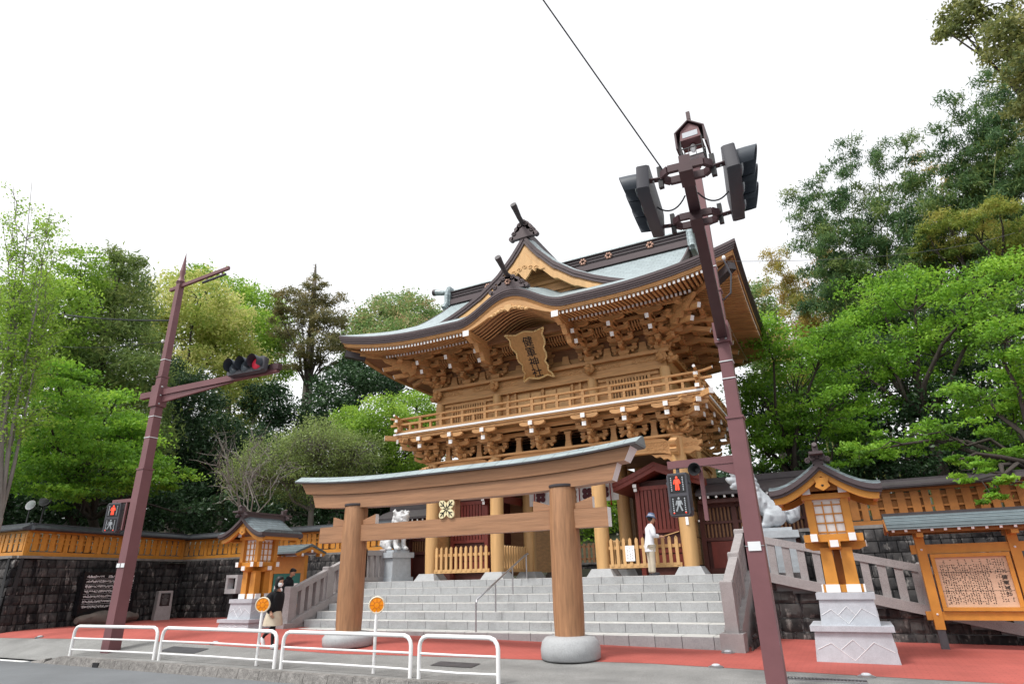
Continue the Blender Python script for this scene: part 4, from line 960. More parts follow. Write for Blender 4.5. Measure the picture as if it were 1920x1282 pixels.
G().bx(TX-0.22, TX+0.18, TY-0.11, TY+0.11, 2.69, 3.09).obj('centre_strut', 'torii_beam', torii)
# crest: four leaves
cr_ = G(); vn = G()
for k in range(4):
    a = math.pi/4+k*math.pi/2; cx, cz = TX-0.02+0.13*math.cos(a), 2.89+0.13*math.sin(a); dx, dz = math.cos(a), math.sin(a)
    vs_ = []; n = 12
    for j in range(n):
        b = 2*math.pi*j/n; e = 0.125*math.cos(b); f = 0.088*math.sin(b); vs_.append((cx+dx*e-dz*f, cz+dz*e+dx*f))
    cr_.prism(vs_, 'y', TY-0.15, TY-0.11)
    vn.tube([(TX-0.02+0.02*dx, TY-0.155, 2.89+0.02*dz), (cx+dx*0.09, TY-0.155, cz+dz*0.09)], 0.011, 5)
    for s_ in (-1, 1): vn.tube([(cx-dx*0.03, TY-0.155, cz-dz*0.03), (cx+dx*0.04-dz*s_*0.06, TY-0.155, cz+dz*0.04+dx*s_*0.06)], 0.009, 5)
o = cr_.obj('crest', 'emblem_cream', torii); fix_normals(o.data); vn.obj('crest_vein', 'ink', o)

# ================================================================ inside the gate
def picket_fence(label, A, B, n, group=None):
    A = Vector(A); B = Vector(B); d = (B-A); L = d.length; d.normalize(); ang = math.atan2(d.y, d.x)
    t = thing('picket_fence', label, 'fence', tuple(A), group)
    W = Matrix.Translation(A) @ Matrix.Rotation(ang, 4, 'Z')
    G().bx(0, L, -0.03, 0.05, 0, 0.12).obj('bottom_rail', 'gate_wood_pale', t, None, W)
    G().bx(0, L, 0.012, 0.06, 0.54, 0.63).obj('upper_rail', 'gate_wood_pale', t, None, W)
    me = G().prism([(-0.045, 0.05), (0.045, 0.05), (0.045, 0.80), (0.0, 0.86), (-0.045, 0.80)], 'y', -0.045, 0.012).mesh('picket', 'gate_wood_pale')
    for k in range(n): put(me, 'picket', t, W @ T(L*(k+0.5)/n, 0, 0))
    return t
picket_fence('ochre picket fence between the gate pillars beside the lion dog', (GX-4.28, 18.85, 1.62), (GX-2.1, 18.85, 1.62), 11)
picket_fence('ochre picket fence between the gate pillars with a paper notice', (GX+2.1, 18.85, 1.62), (GX+4.28, 18.85, 1.62), 11)
picket_fence('picket fence along the passage on the guardrail side', (GX-1.9, 19.3, 1.62), (GX-1.9, 21.2, 1.62), 10)
picket_fence('picket fence along the passage behind the notice', (GX+1.9, 19.3, 1.62), (GX+1.9, 21.2, 1.62), 10)
nb_ = thing('paper_notice', 'white paper notice with handwriting on the picket fence', 'notice', (GX+2.9, 18.78, 1.8))
nx, ny, nz = GX+2.78, 18.795, 2.03
G().bx(nx-0.14, nx+0.14, ny-0.012, ny, nz-0.22, nz+0.22).obj('sheet', 'paper_white', nb_)
g = G(); rr = random.Random(4)
for c in range(3):
    for k in range(8): g.bc(nx-0.08+0.08*c+rr.uniform(-.008, .008), ny-0.014, nz+0.17-0.045*k-0.02*c, rr.uniform(.012, .03), 0.002, rr.uniform(.006, .02))
kind(g.obj('writing', 'ink', nb_), 'stuff')
# curtain with four-leaf crests
cu = thing('curtain', 'white hanging curtain with dark four-leaf crests inside the gate passage', 'curtain', (GX, 21.4, 4.0))
cz0, cz1, cy = 3.90, 4.75, 21.3
P = [[(GX-1.72+3.5*i/60, cy+0.025*math.sin(i*0.7), lerp(cz0, cz1, j/3)) for i in range(61)] for j in range(4)]
G().grid(P).obj('cloth', 'cloth_white', cu, 60)
for c in (-1.25, -0.62, 0.0, 0.60, 1.22):
    g = G()
    for k in range(4):
        a = math.pi/4+k*math.pi/2; g.ell(GX+c+0.02+0.125*math.cos(a), cy-0.045, 4.20+0.125*math.sin(a), 0.105, 0.008, 0.105, 12)
    g.obj('crest', 'emblem_plum', cu, 40)
for c in (-1.48, -0.3, 0.32, 1.5):
    G().tube([(GX+c, cy-0.06, 4.7), (GX+c, cy-0.06, 3.86)], 0.018, 6).tube([(GX+c, cy-0.06, 3.87), (GX+c, cy-0.06, 3.74)], [0.02, 0.03], 6).obj('tassel', 'rope_red', cu)
# red lacquered guardian rooms in the side bays
def guardian_room(sx, label):
    xc = GX+sx*3.55; x0, x1 = xc-0.72, xc+0.72; y0 = 20.0
    t = thing('guardian_shrine', label, 'shrine', (xc, y0, DECK))
    for xx in (x0, x1): G().bx(xx-0.07, xx+0.07, y0-0.07, y0+0.07, 1.4, 4.2).obj('post', 'red_lacquer', t)
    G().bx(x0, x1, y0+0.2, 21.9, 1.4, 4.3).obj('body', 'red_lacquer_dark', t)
    for z0, z1 in ((1.66, 1.8), (2.2, 2.3), (2.64, 2.74), (3.98, 4.1)): G().bx(x0+0.07, x1-0.07, y0-0.05, y0+0.05, z0, z1).obj('rail', 'red_lacquer', t)
    n = 10
    for k in range(n):
        a = x0+0.08+(x1-x0-0.16)*k/n; w = (x1-x0-0.16)/n
        G().bx(a+0.008, a+w-0.022, y0-0.02, y0+0.03, 2.74, 3.98).obj('board', 'red_lacquer', t)
    for k in range(2): G().bx(x0+0.09, x1-0.09, y0-0.012, y0+0.05, 1.8+0.24*k, 1.8+0.24*k+0.2).obj('panel', 'red_lacquer', t)
    G().bx(x0+0.07, x1-0.07, y0+0.05, y0+0.2, 1.4, 4.1).obj('backing', 'red_lacquer_dark', t)
    hw = 1.42; zf = lambda u: 4.24+0.56*(1-abs(u)/hw)**1.12
    us_ = np.linspace(-hw, hw, 25)
    for t0, t1, ya, nm in ((0.0, 0.14, y0-0.42, 'verge'), (0.14, 0.28, y0-0.38, 'barge_board')):
        o = G().loft([[(xc+u, ya, zf(u)-t0), (xc+u, y0+1.9, zf(u)-t0), (xc+u, y0+1.9, zf(u)-t1), (xc+u, ya, zf(u)-t1)] for u in us_]).obj(nm, 'red_lacquer', t); fix_normals(o.data)
    for xx in (x0, x1): G().bx(xx-0.06, xx+0.06, y0-0.3, y0-0.06, 4.05, 4.16, 0, {2: 1}).bx(xx-0.05, xx+0.05, y0-0.24, y0-0.06, 3.93, 4.04, 0, {2: 1}).obj('bracket_arm', ['red_lacquer', 'white_paint'], t)
guardian_room(-1, 'red lacquered guardian shrine inside the gate bay beside the lion dog'); guardian_room(1, 'red lacquered guardian shrine inside the gate bay behind the man')
# timber side walls and inner posts of the gate
for sx in (-1, 1):
    for y0, y1 in ((-2.3, -0.2), (0.2, 2.3)):
        for k in range(4):
            z0 = 1.66+0.8*k; gobj(G().bx(sx*4.52-0.04, sx*4.52+0.04, y0, y1, z0+0.01, z0+0.78), 'wall_board', 'gate_wood')
        gobj(G().bx(sx*4.52-0.08, sx*4.52+0.08, y0, y1, 2.95, 3.2), 'wall_rail', 'gate_wood')
    gobj(G().bx(sx*1.74-0.07, sx*1.74+0.07, -0.14, 0.14, 1.4, 4.9), 'door_jamb', 'gate_wood')
    for y0, y1 in ((0.2, 2.3),):
        gobj(G().bx(sx*1.9-0.04, sx*1.9+0.04, y0, y1, 1.6, 4.8), 'passage_wall', 'gate_wood')
    gobj(G().bx(min(sx*2.1, sx*4.3), max(sx*2.1, sx*4.3), 0.35, 0.42, 1.5, 4.9), 'partition', 'gate_wood_dark')
gobj(G().bx(-1.8, 1.8, -0.12, 0.12, 4.62, 4.9), 'door_lintel', 'gate_wood')
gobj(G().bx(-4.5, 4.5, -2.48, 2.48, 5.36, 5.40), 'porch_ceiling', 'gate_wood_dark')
for x, y, z in ((1.62, -0.22, 2.75), (4.75, -1.9, 2.9), (4.28, -2.28, 2.95), (1.6, 0.24, 2.7)): gobj(G().ell(x, y, z, 0.035, 0.035, 0.035, 8), 'stud', 'white_paint')
o = gobj(G().bx(4.54, 4.62, -2.74, -2.72, 2.75, 3.1), 'name_tag', 'paper_white')
# what shows through the passage: a low wall with a dark fence further back in the precinct
stone_wall('low dark stone wall seen through the gate passage', (-14, 31), (-3, 31), lambda s: 1.3, lambda s: 2.0, slen=0.7, course=0.35, batter=0.0)
t = thing('wooden_fence', 'dark slatted fence seen through the gate passage', 'fence', (-9, 31, 2))
for k in range(44): G().bx(-13.9+0.25*k, -13.78+0.25*k, 31.25, 31.3, 2.05, 3.0).obj('slat', 'gate_wood_dark', t)
G().bx(-14, -3, 31.3, 31.36, 2.2, 2.3).bx(-14, -3, 31.3, 31.36, 2.8, 2.9).obj('rail', 'gate_wood_dark', t)

# ================================================================ red corridors on both sides of the gate
def corridor(label, x0, x1, y, eave_x0, eave_x1, door):
    t = thing('corridor_wing', label, 'building', ((x0+x1)/2, y, DECK))
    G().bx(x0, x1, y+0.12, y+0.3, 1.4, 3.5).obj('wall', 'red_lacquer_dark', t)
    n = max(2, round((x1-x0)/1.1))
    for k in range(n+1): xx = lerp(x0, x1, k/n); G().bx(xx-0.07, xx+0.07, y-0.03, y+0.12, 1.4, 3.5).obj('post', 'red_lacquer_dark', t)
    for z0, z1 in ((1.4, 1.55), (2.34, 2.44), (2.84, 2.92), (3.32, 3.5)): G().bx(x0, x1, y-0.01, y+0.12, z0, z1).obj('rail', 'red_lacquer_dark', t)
    m_ = int((x1-x0)/0.11)
    for k in range(m_): xx = lerp(x0, x1, (k+0.5)/m_); G().bx(xx-0.026, xx+0.026, y+0.03, y+0.1, 2.44, 3.32).obj('lattice_bar', 'gate_wood_dark', t)
    if door: G().bx(x0+0.2, x0+1.0, y+0.0, y+0.1, 1.56, 2.32).obj('panel', 'red_lacquer', t)
    sec = [(y-0.75, 3.62), (y-0.75, 3.70), (y-0.2, 3.95), (y+0.3, 4.1), (y+0.8, 3.95), (y+1.3, 3.70), (y+1.3, 3.62)]
    G().prism(sec, 'x', eave_x0, eave_x1).obj('roof', 'copper_dark', t)
    G().bx(eave_x0, eave_x1, y+0.2, y+0.4, 4.08, 4.25).obj('ridge', 'copper_dark', t)
    rm = G().bx(-0.03, 0.03, -0.7, 0.2, -0.035, 0.035, 0, {2: 1}).mesh('rafter', ['red_lacquer_dark', 'white_paint'])
    nr = int((eave_x1-eave_x0)/0.24)
    for k in range(nr): put(rm, 'rafter', t, T(eave_x0+0.12+0.24*k, y, 3.575))
    G().bx(eave_x0, eave_x1, y-0.45, y+0.1, 3.42, 3.53).obj('eave_beam', 'red_lacquer_dark', t)
corridor('dark-roofed red corridor wing between the fence and the gate', -16.1, -13.35, 20.5, -16.4, -13.3, True)
corridor('dark-roofed red lattice corridor wing behind the large lion dog', -3.9, -0.9, 20.3, -3.85, -0.2, True)

# ================================================================ lanterns
def lantern(label, X, Y, Z, low):
    """timber lantern on a granite pedestal; ridge runs along Y; Z = top of the pedestal"""
    t = thing('wooden_lantern', label, 'lantern', (X, Y, low), 'roofed wooden lanterns on granite pedestals')
    W = Matrix.Translation((X, Y, Z))
    def o(g, nm, mt, par=None, sm=None): return g.obj(nm, mt, par or t, sm, W)
    lz = low-Z
    b = o(G().frus(0, 0, lz-0.05, -0.62, 1.30, 1.30, 1.20, 1.20), 'lower_base', 'granite_pale')
    o(G().bc(0, 0, -0.58, 1.32, 1.32, 0.09), 'base_slab', 'granite_pale')
    o(G().frus(0, 0, -0.54, -0.11, 0.94, 0.94, 0.88, 0.88), 'upper_base', 'granite_pale')
    o(G().bc(0, 0, -0.055, 0.95, 0.95, 0.11), 'top_slab', 'granite_pale')
    g = G()
    for hw, z0, z1 in ((0.645, lz, -0.62), (0.475, -0.54, -0.11)):     # inlaid joint lines in a chevron pattern
        h = z1-z0
        for s_ in (-1, 1):
            pts = [(-0.98, .40), (-0.6, .62), (-.05, .08), (.5, .66), (.98, .36)] if s_ < 0 else [(-.36, .42), (-.02, .74), (.26, .40)]
            for (a, za), (b2, zb) in zip(pts[:-1], pts[1:]):
                f0 = lambda a_, z_: (a_*hw*0.94, -hw+0.0+(0.05*hw*z_), z0+h*z_)
                g.tube([f0(a, za), f0(b2, zb)], 0.0038, 4)
                f1 = lambda a_, z_: (hw-0.05*hw*z_, a_*hw*0.94, z0+h*z_); g.tube([f1(a, za), f1(b2, zb)], 0.0038, 4)
    kind(o(g, 'joint_line', 'paper_white'), 'stuff')
    for sx in (-1, 1):       # clustered posts
        for sy in (-1, 1): o(G().frus(sx*0.17, sy*0.17, 0.0, 0.78, 0.22, 0.22, 0.20, 0.20), 'post', 'ochre_wood')
        o(G().bc(0, sx*0.17, 0.07, 0.66, 0.18, 0.13, 0, {3: 0}), 'foot_beam', 'ochre_wood'); 
        for sy in (-1, 1):
            o(G().bc(sx*0.17, sy*0.29, 0.072, 0.235, 0.03, 0.135), 'foot_end', 'white_paint'); o(G().bc(sx*0.345, sy*0.17, 0.072, 0.03, 0.19, 0.135), 'foot_end', 'white_paint')
    o(G().bx(-0.06, 0.06, -0.1, 0.1, 0, 0.78), 'core_post', 'ochre_wood_dull_shaded')
    arm = [(-0.52, 0.80), (-0.52, 0.88), (0.52, 0.88), (0.52, 0.80), (0.4, 0.745), (-0.4, 0.745)]
    o(G().prism(arm, 'y', -0.1, 0.1).bx(-0.535, -0.518, -0.07, 0.07, 0.79, 0.90, 1).bx(0.518, 0.535, -0.07, 0.07, 0.79, 0.90, 1), 'bracket_arm', ['ochre_wood', 'white_paint'])
    o(G().prism(arm, 'x', -0.1, 0.1).bx(-0.07, 0.07, -0.535, -0.518, 0.785, 0.905, 1).bx(-0.07, 0.07, 0.518, 0.535, 0.785, 0.905, 1), 'bracket_arm', ['ochre_wood', 'white_paint'])
    for s_ in (-1, 1):
        o(G().bx(-0.50, 0.50, s_*0.32-0.06, s_*0.32+0.06, 0.885, 1.02, 0, {3: 1, 5: 1}), 'sill_beam', ['ochre_wood', 'white_paint'])
        o(G().bx(s_*0.32-0.06, s_*0.32+0.06, -0.50, 0.50, 0.89, 1.025, 0, {2: 1, 4: 1}), 'sill_beam', ['ochre_wood', 'white_paint'])
    for sx in (-1, 1):
        for sy in (-1, 1): o(G().bc(sx*0.31, sy*0.31, 1.36, 0.13, 0.13, 0.70), 'corner_post', 'ochre_wood')
    o(G().bx(-0.27, 0.27, -0.27, 0.27, 1.02, 1.68), 'paper_box', 'paper_white')
    for q in range(4):
        Rq = Matrix.Rotation(q*math.pi/2, 4, 'Z')
        for k in (0, 1, 2, 3):
            uu = -0.24+0.16*k; G().bc(uu, -0.285, 1.32, 0.022, 0.03, 0.6).obj('muntin', 'ochre_wood', t, None, W @ Rq)
            zz_ = 1.06+0.165*k; G().bc(0, -0.283, zz_, 0.5, 0.03, 0.022).obj('muntin', 'ochre_wood', t, None, W @ Rq)
    o(G().bx(-0.42, 0.42, -0.42, 0.42, 1.66, 1.76), 'top_plate', 'ochre_wood')
    hw = 0.95; zf = lambda u: 1.78+0.52*(1-abs(u)/hw)**1.55+0.05*(abs(u)/hw)**4
    us_ = np.linspace(-hw, hw, 31); Ly = 0.78
    rf = G().loft([[(u, -Ly, zf(u)), (u, -Ly+0.06, zf(u)+0.05), (u, -Ly+0.2, zf(u)+0.085), (u, Ly-0.2, zf(u)+0.085), (u, Ly-0.06, zf(u)+0.05), (u, Ly, zf(u)), (u, Ly, zf(u)-0.05), (u, -Ly, zf(u)-0.05)] for u in us_]); ob = o(rf, 'roof', 'slate_roof', None, 40); fix_normals(ob.data)
    for t0, t1, ya, mt, nm, fr_ in ((-0.004, 0.09, -Ly-0.03, 'copper_brown', 'verge', 1), (0.07, 0.14, -Ly+0.02, 'copper_brown', 'verge', .99), (0.12, 0.25, -Ly+0.08, 'ochre_wood', 'barge_board', .93)):
        for s_ in (-1, 1):
            y0_, y1_ = sorted((s_*ya, s_*(ya+0.09)))
            ob = o(G().loft([[(u*fr_, y0_, zf(u)-t0), (u*fr_, y1_, zf(u)-t0), (u*fr_, y1_, zf(u)-t1), (u*fr_, y0_, zf(u)-t1)] for u in us_]), nm, mt); fix_normals(ob.data)
    for s_ in (-1, 1):
        x0_, x1_ = sorted((s_*(hw+0.005), s_*(hw-0.05))); o(G().bx(x0_, x1_, -Ly, Ly, 1.72, 1.826), 'eave_edge', 'copper_brown'); o(G().bx(*sorted((s_*0.82, s_*0.9)), -Ly+0.1, Ly-0.1, 1.64, 1.72), 'eave_board', 'ochre_wood')
        for sy in (-1, 1): o(G().bc(s_*0.31, sy*0.47, 1.80, 0.14, 0.12, 0.11, 0, {2: 1, 4: 1}), 'purlin_end', ['ochre_wood', 'white_paint'])
        # pendant board
        o(G().prism([(-0.13, 2.02), (-0.1, 1.93), (-0.13, 1.86), (-0.07, 1.82), (0, 1.78), (0.07, 1.82), (0.13, 1.86), (0.1, 1.93), (0.13, 2.02)], 'y', *sorted((s_*(Ly-0.1), s_*(Ly-0.05)))), 'pendant', 'ochre_wood')
        o(G().ell(0, s_*(Ly-0.05), 1.875, 0.025, 0.012, 0.022, 8), 'pendant_hole', 'ink')
        o(G().prism([(-0.66, 1.8), (0.66, 1.8), (0, 2.12)], 'y', *sorted((s_*0.5, s_*0.52))), 'gable_wall', 'ochre_wood_dull_shaded')
    o(G().bx(-0.09, 0.09, -Ly-0.02, Ly+0.02, 2.26, 2.42), 'ridge', 'copper_brown'); o(G().bx(-0.12, 0.12, -Ly-0.28, Ly+0.28, 2.42, 2.47), 'ridge_cap', 'copper_brown')
    for s_ in (-1, 1):
        g = G()
        for k in range(-2, 3): zz_ = 2.27+0.17*(1-abs(k)/3)**0.8; g.tube([(k*0.085, s_*(Ly+0.0), zz_), (k*0.085, s_*(Ly+0.09), zz_)], 0.075-0.012*abs(k), 8); scroll(g, k*0.085, zz_, s_*(Ly+0.095), 0.04, 1.2, 1, 0.01)
        g.bx(-0.05, 0.05, *sorted((s_*(Ly-0.05), s_*(Ly+0.1))), 2.4, 2.6); g.tube([(0, s_*(Ly-0.02), 2.56), (0, s_*(Ly+0.14), 2.62)], 0.045, 8); o(g, 'ridge_ornament', 'copper_brown', None, 50)
    return t
lantern('roofed ochre lantern on a granite pedestal between the red-brown pole and the signboard', -0.22, 13.82, 1.04, gz(-0.22, 13.8))
lantern('roofed ochre lantern on a granite pedestal beyond the walking woman', -16.1, 14.05, 1.02, gz(-16.1, 14))

# ================================================================ lion dogs
def lion_dog(label, x, y, facing, pz, mt, ped_w, ped_l, k_=1.0):
    t = thing('lion_dog_statue', label, 'statue', (x, y, DECK))
    W0_ = Matrix.Translation((x, y, 0)) @ Matrix.Rotation(facing, 4, 'Z')     # +x = where the animal looks along its body
    G().bx(-ped_l/2-0.06, ped_l/2+0.06, -ped_w/2-0.06, ped_w/2+0.06, 1.395, 1.54).obj('plinth', 'granite_carved', t, None, W0_)
    G().frus(0, 0, 1.54, pz-0.26, ped_l, ped_w, ped_l*0.96, ped_w*0.96).obj('pedestal', 'granite_carved', t, None, W0_)
    G().bx(-ped_l/2-0.07, ped_l/2+0.07, -ped_w/2-0.07, ped_w/2+0.07, pz-0.26, pz-0.08).obj('cap_slab', 'granite_carved', t, None, W0_)
    G().bx(-ped_l/2+0.06, ped_l/2-0.06, -ped_w/2+0.06, ped_w/2-0.06, pz-0.08, pz).obj('statue_base', 'granite_carved', t, None, W0_)
    g = G(); E = g.ell
    def limb(pts, rad, n=10):
        g.tube(pts, rad, n)
    # trunk: deep chest, back falling to the seated haunches
    limb([(-0.42, 0, pz+0.2), (-0.3, 0, pz+0.32), (-0.08, 0, pz+0.5), (0.1, 0, pz+0.68), (0.22, 0, pz+0.84), (0.28, 0, pz+1.0)], [0.17, 0.25, 0.245, 0.25, 0.235, 0.2], 14)
    for s_ in (-1, 1):
        limb([(0.26, s_*0.15, pz+0.66), (0.3, s_*0.17, pz+0.44), (0.3, s_*0.17, pz+0.25), (0.33, s_*0.17, pz+0.1)], [0.14, 0.105, 0.085, 0.09]); E(0.39, s_*0.17, pz+0.07, 0.14, 0.1, 0.08, 10)
        for k in (-1, 0, 1): E(0.5, s_*0.17+k*0.05, pz+0.05, 0.045, 0.03, 0.045, 7)
        E(-0.22, s_*0.2, pz+0.26, 0.26, 0.13, 0.24, 12); limb([(-0.1, s_*0.24, pz+0.3), (-0.02, s_*0.25, pz+0.14), (-0.1, s_*0.25, pz+0.06)], [0.13, 0.1, 0.08]); E(0.02, s_*0.25, pz+0.06, 0.17, 0.085, 0.065, 10)
        for k in range(4):     # ribs / mane locks along the flank
            limb([(0.1-0.1*k, s_*0.2, pz+0.86-0.13*k), (0.06-0.1*k, s_*0.255, pz+0.7-0.12*k), (0.08-0.1*k, s_*0.2, pz+0.52-0.09*k)], [0.03, 0.05, 0.03], 6)
    # head: big square muzzle, open jaws, ears, curled mane
    hx, hz = 0.40, pz+1.14
    E(hx-0.04, 0, hz, 0.24, 0.235, 0.23, 14); E(hx+0.17, 0, hz+0.02, 0.17, 0.185, 0.1, 12); E(hx+0.15, 0, hz-0.14, 0.15, 0.16, 0.06, 12)
    E(hx+0.3, 0, hz+0.06, 0.07, 0.1, 0.06, 9); E(hx+0.1, 0, hz-0.06, 0.16, 0.17, 0.06, 10)
    for s_ in (-1, 1):
        E(hx+0.16, s_*0.12, hz+0.13, 0.08, 0.07, 0.06, 8); E(hx+0.17, s_*0.13, hz+0.2, 0.1, 0.08, 0.035, 8)
        limb([(hx-0.1, s_*0.17, hz+0.12), (hx-0.16, s_*0.25, hz+0.22), (hx-0.12, s_*0.22, hz+0.3)], [0.08, 0.07, 0.02], 7)
        for k in range(5):
            a = k*0.5; E(hx-0.2-0.03*k, s_*(0.17+0.03*math.sin(a)), hz+0.12-0.12*k, 0.085, 0.08, 0.08, 8)
        for k in range(4): limb([(hx+0.05+0.06*k, s_*0.16, hz-0.08), (hx+0.05+0.06*k, s_*0.16, hz-0.12)], [0.02, 0.008], 5)
    for k in range(5): E(hx-0.24-0.04*k, 0, hz+0.12-0.13*k, 0.1, 0.13, 0.09, 8)
    # curled tail
    limb([(-0.5, 0, pz+0.16), (-0.66, 0, pz+0.26), (-0.70, 0, pz+0.46), (-0.6, 0, pz+0.58), (-0.52, 0, pz+0.5)], [0.11, 0.14, 0.13, 0.1, 0.06], 9)
    for s_ in (-1, 1):
        limb([(-0.52, s_*0.08, pz+0.14), (-0.62, s_*0.16, pz+0.24), (-0.6, s_*0.17, pz+0.38), (-0.52, s_*0.15, pz+0.34)], [0.08, 0.09, 0.07, 0.05], 8)
    me = g.mesh('body', mt, 60)
    ob = put(me, 'body', t, W0_ @ Matrix.Translation((0, 0, pz)) @ Matrix.Scale(k_, 4) @ Matrix.Translation((0, 0, -pz)))
    md = ob.modifiers.new('skin_over', 'REMESH'); md.mode = 'VOXEL'; md.voxel_size = 0.026; md.use_smooth_shade = True
    sm = ob.modifiers.new('soften', 'SMOOTH'); sm.factor = 0.5; sm.iterations = 2
    return t
lion_dog('white stone lion dog sitting on a granite pedestal behind the torii pillar', -14.72, 18.95, R(-18), 2.45, 'stone_white', 0.8, 1.0)
lion_dog('large grey stone lion dog with ringed mane behind the sloping balustrade', -1.86, 18.35, R(190), 2.5, 'granite_carved', 0.9, 1.3, 1.13)

# ================================================================ roofed signboard at the ramp
sg = thing('roofed_signboard', 'ochre-framed roofed signboard with a tan inscribed panel before the ramp', 'signboard', (2.1, 16.0, -0.1))
SYb = 16.0; zb = gz(2, 16)
for xx in (1.34, 2.92):
    G().bx(xx-0.085, xx+0.085, SYb-0.085, SYb+0.085, zb+0.36, 2.1).obj('post', 'ochre_wood', sg); G().bx(xx-0.07, xx+0.07, SYb-0.07, SYb+0.07, zb-0.02, zb+0.36).obj('post_shoe', 'steel_dark', sg)
    G().bx(xx-0.06, xx+0.06, SYb-0.48, SYb+0.48, 2.02, 2.12, 0, {2: 1}).obj('bracket_arm', ['ochre_wood', 'ochre_wood'], sg)
    for zz_ in (0.55, 1.78): G().ell(xx, SYb-0.09, zz_, 0.022, 0.02, 0.022, 8).obj('bolt', 'white_paint', sg)
for z0, z1 in ((0.44, 0.60), (1.70, 1.88)): G().bx(1.15, 3.11, SYb-0.05, SYb+0.05, z0, z1).obj('rail', 'ochre_wood', sg)
for x0, x1, z0, z1 in ((1.46, 2.80, 1.62, 1.69), (1.46, 2.80, 0.61, 0.68), (1.46, 1.53, 0.682, 1.618), (2.73, 2.80, 0.682, 1.618)): G().bx(x0, x1, SYb-0.1, SYb+0.04, z0, z1).obj('panel_frame', 'ochre_wood', sg)
pn = G().bx(1.53, 2.73, SYb-0.045, SYb-0.005, 0.68, 1.62).obj('panel', 'board_tan', sg)
for z_ in (0.98, 1.33): G().bx(1.535, 2.725, SYb-0.0475, SYb-0.044, z_-0.003, z_+0.003).obj('panel_joint', 'ink', pn)
g = G(); rr = random.Random(9)
for c in range(27):
    xx = 2.66-0.041*c; n_ = 26
    if c in (1, 5, 6): n_ = 9
    for k in range(n_):
        if rr.random() < 0.12: continue
        zz_ = 1.56-0.031*k-(0.1 if c > 6 and c % 3 else 0.0); 
        if zz_ < 0.74: continue
        for q in range(2): g.bc(xx+rr.uniform(-.008, .008), SYb-0.047, zz_+rr.uniform(-.007, .007), rr.uniform(.009, .024), 0.002, rr.uniform(.006, .016))
kind(g.obj('inscription', 'ink', pn), 'stuff')
for k, ch in enumerate('健軍神社'): put(text_mesh(ch, 0.085, 'ink', 'character'), 'character', pn, T(2.62, SYb-0.049, 1.22-0.1*k, 0, None, R(90)))
W = Matrix.Identity(4); rl0, rl1 = 0.78, 3.48
G().prism([(SYb-0.62, 2.17), (SYb-0.60, 2.21), (SYb-0.04, 2.50), (SYb+0.04, 2.50), (SYb+0.60, 2.21), (SYb+0.62, 2.17), (SYb, 2.44)], 'x', rl0, rl1).obj('roof', 'slate_roof', sg)
for k in range(4): yy = SYb-0.60+0.14*k; zz_ = 2.21+0.072*k; G().bx(rl0-0.005, rl1+0.005, yy-0.012, yy+0.012, zz_, zz_+0.014).obj('roof_course', 'slate_roof', sg)
G().bx(rl0-0.01, rl1+0.01, SYb-0.07, SYb+0.07, 2.48, 2.54).obj('ridge', 'copper_dark', sg)
G().bx(rl0+0.05, rl1-0.05, SYb-0.5, SYb-0.42, 2.10, 2.19).bx(rl0+0.05, rl1-0.05, SYb+0.42, SYb+0.5, 2.10, 2.19).obj('eave_beam', 'ochre_wood_dull_shaded', sg)
rm = G().beam((0, 0, 0.25), (0, -0.6, 0), 0.05, 0.055, 0, 1).mesh('rafter', ['ochre_wood_dull_shaded', 'white_paint'])
for k in range(12): put(rm, 'rafter', sg, T(rl0+0.1+0.228*k, SYb, 2.15))
for s_ in (rl0, rl1): G().prism([(SYb-0.6, 2.15), (SYb, 2.43), (SYb+0.6, 2.15), (SYb+0.5, 2.12), (SYb, 2.34), (SYb-0.5, 2.12)], 'x', s_-0.02, s_+0.03).obj('barge_board', 'ochre_wood_dull_shaded', sg)

# ================================================================ small roofed notice board behind the far lantern
nbx, nby = -17.15, 16.3; z0 = gz(nbx, nby)
nb2 = thing('notice_board', 'small roofed notice board with green back behind the two visitors', 'notice board', (nbx, nby, z0))
for s_ in (-1, 1): G().bx(nbx+s_*0.72-0.07, nbx+s_*0.72+0.07, nby-0.07, nby+0.07, z0, 2.3).obj('post', 'ochre_wood', nb2)
G().bx(nbx-0.64, nbx+0.64, nby-0.04, nby+0.03, 0.75, 1.75).obj('board', 'green_board', nb2)
for z_ in (0.68, 1.74): G().bx(nbx-0.65, nbx+0.65, nby-0.06, nby+0.06, z_, z_+0.1).obj('rail', 'ochre_wood', nb2)
G().bx(nbx-0.65, nbx+0.65, nby-0.05, nby+0.03, 1.84, 2.28).obj('header', 'ochre_wood', nb2)
for k in range(5): G().bx(nbx-0.55+0.23*k, nbx-0.38+0.23*k, nby-0.05, nby-0.042, 1.05+0.06*(k % 3), 1.36+0.06*(k % 3)).obj('sheet', 'paper_white', nb2)
ob = G().prism([(nby-0.7, 2.34), (nby-0.7, 2.4), (nby, 2.66), (nby+0.7, 2.4), (nby+0.7, 2.34), (nby, 2.58)], 'x', nbx-1.0, nbx+1.0).obj('roof', 'slate_roof', nb2)
for s_ in (-1, 1):
    G().prism([(nby-0.68, 2.34), (nby, 2.57), (nby+0.68, 2.34), (nby+0.6, 2.26), (nby, 2.46), (nby-0.6, 2.26)], 'x', *sorted((nbx+s_*0.98, nbx+s_*0.93))).obj('barge_board', 'ochre_wood', nb2)
    for sy in (-0.42, 0.0, 0.42): G().bc(nbx+s_*0.92, nby+sy, 2.30+0.12*(sy == 0), 0.2, 0.09, 0.09, 0, {3: 1, 5: 1}).obj('purlin_end', ['ochre_wood', 'white_paint'], nb2)

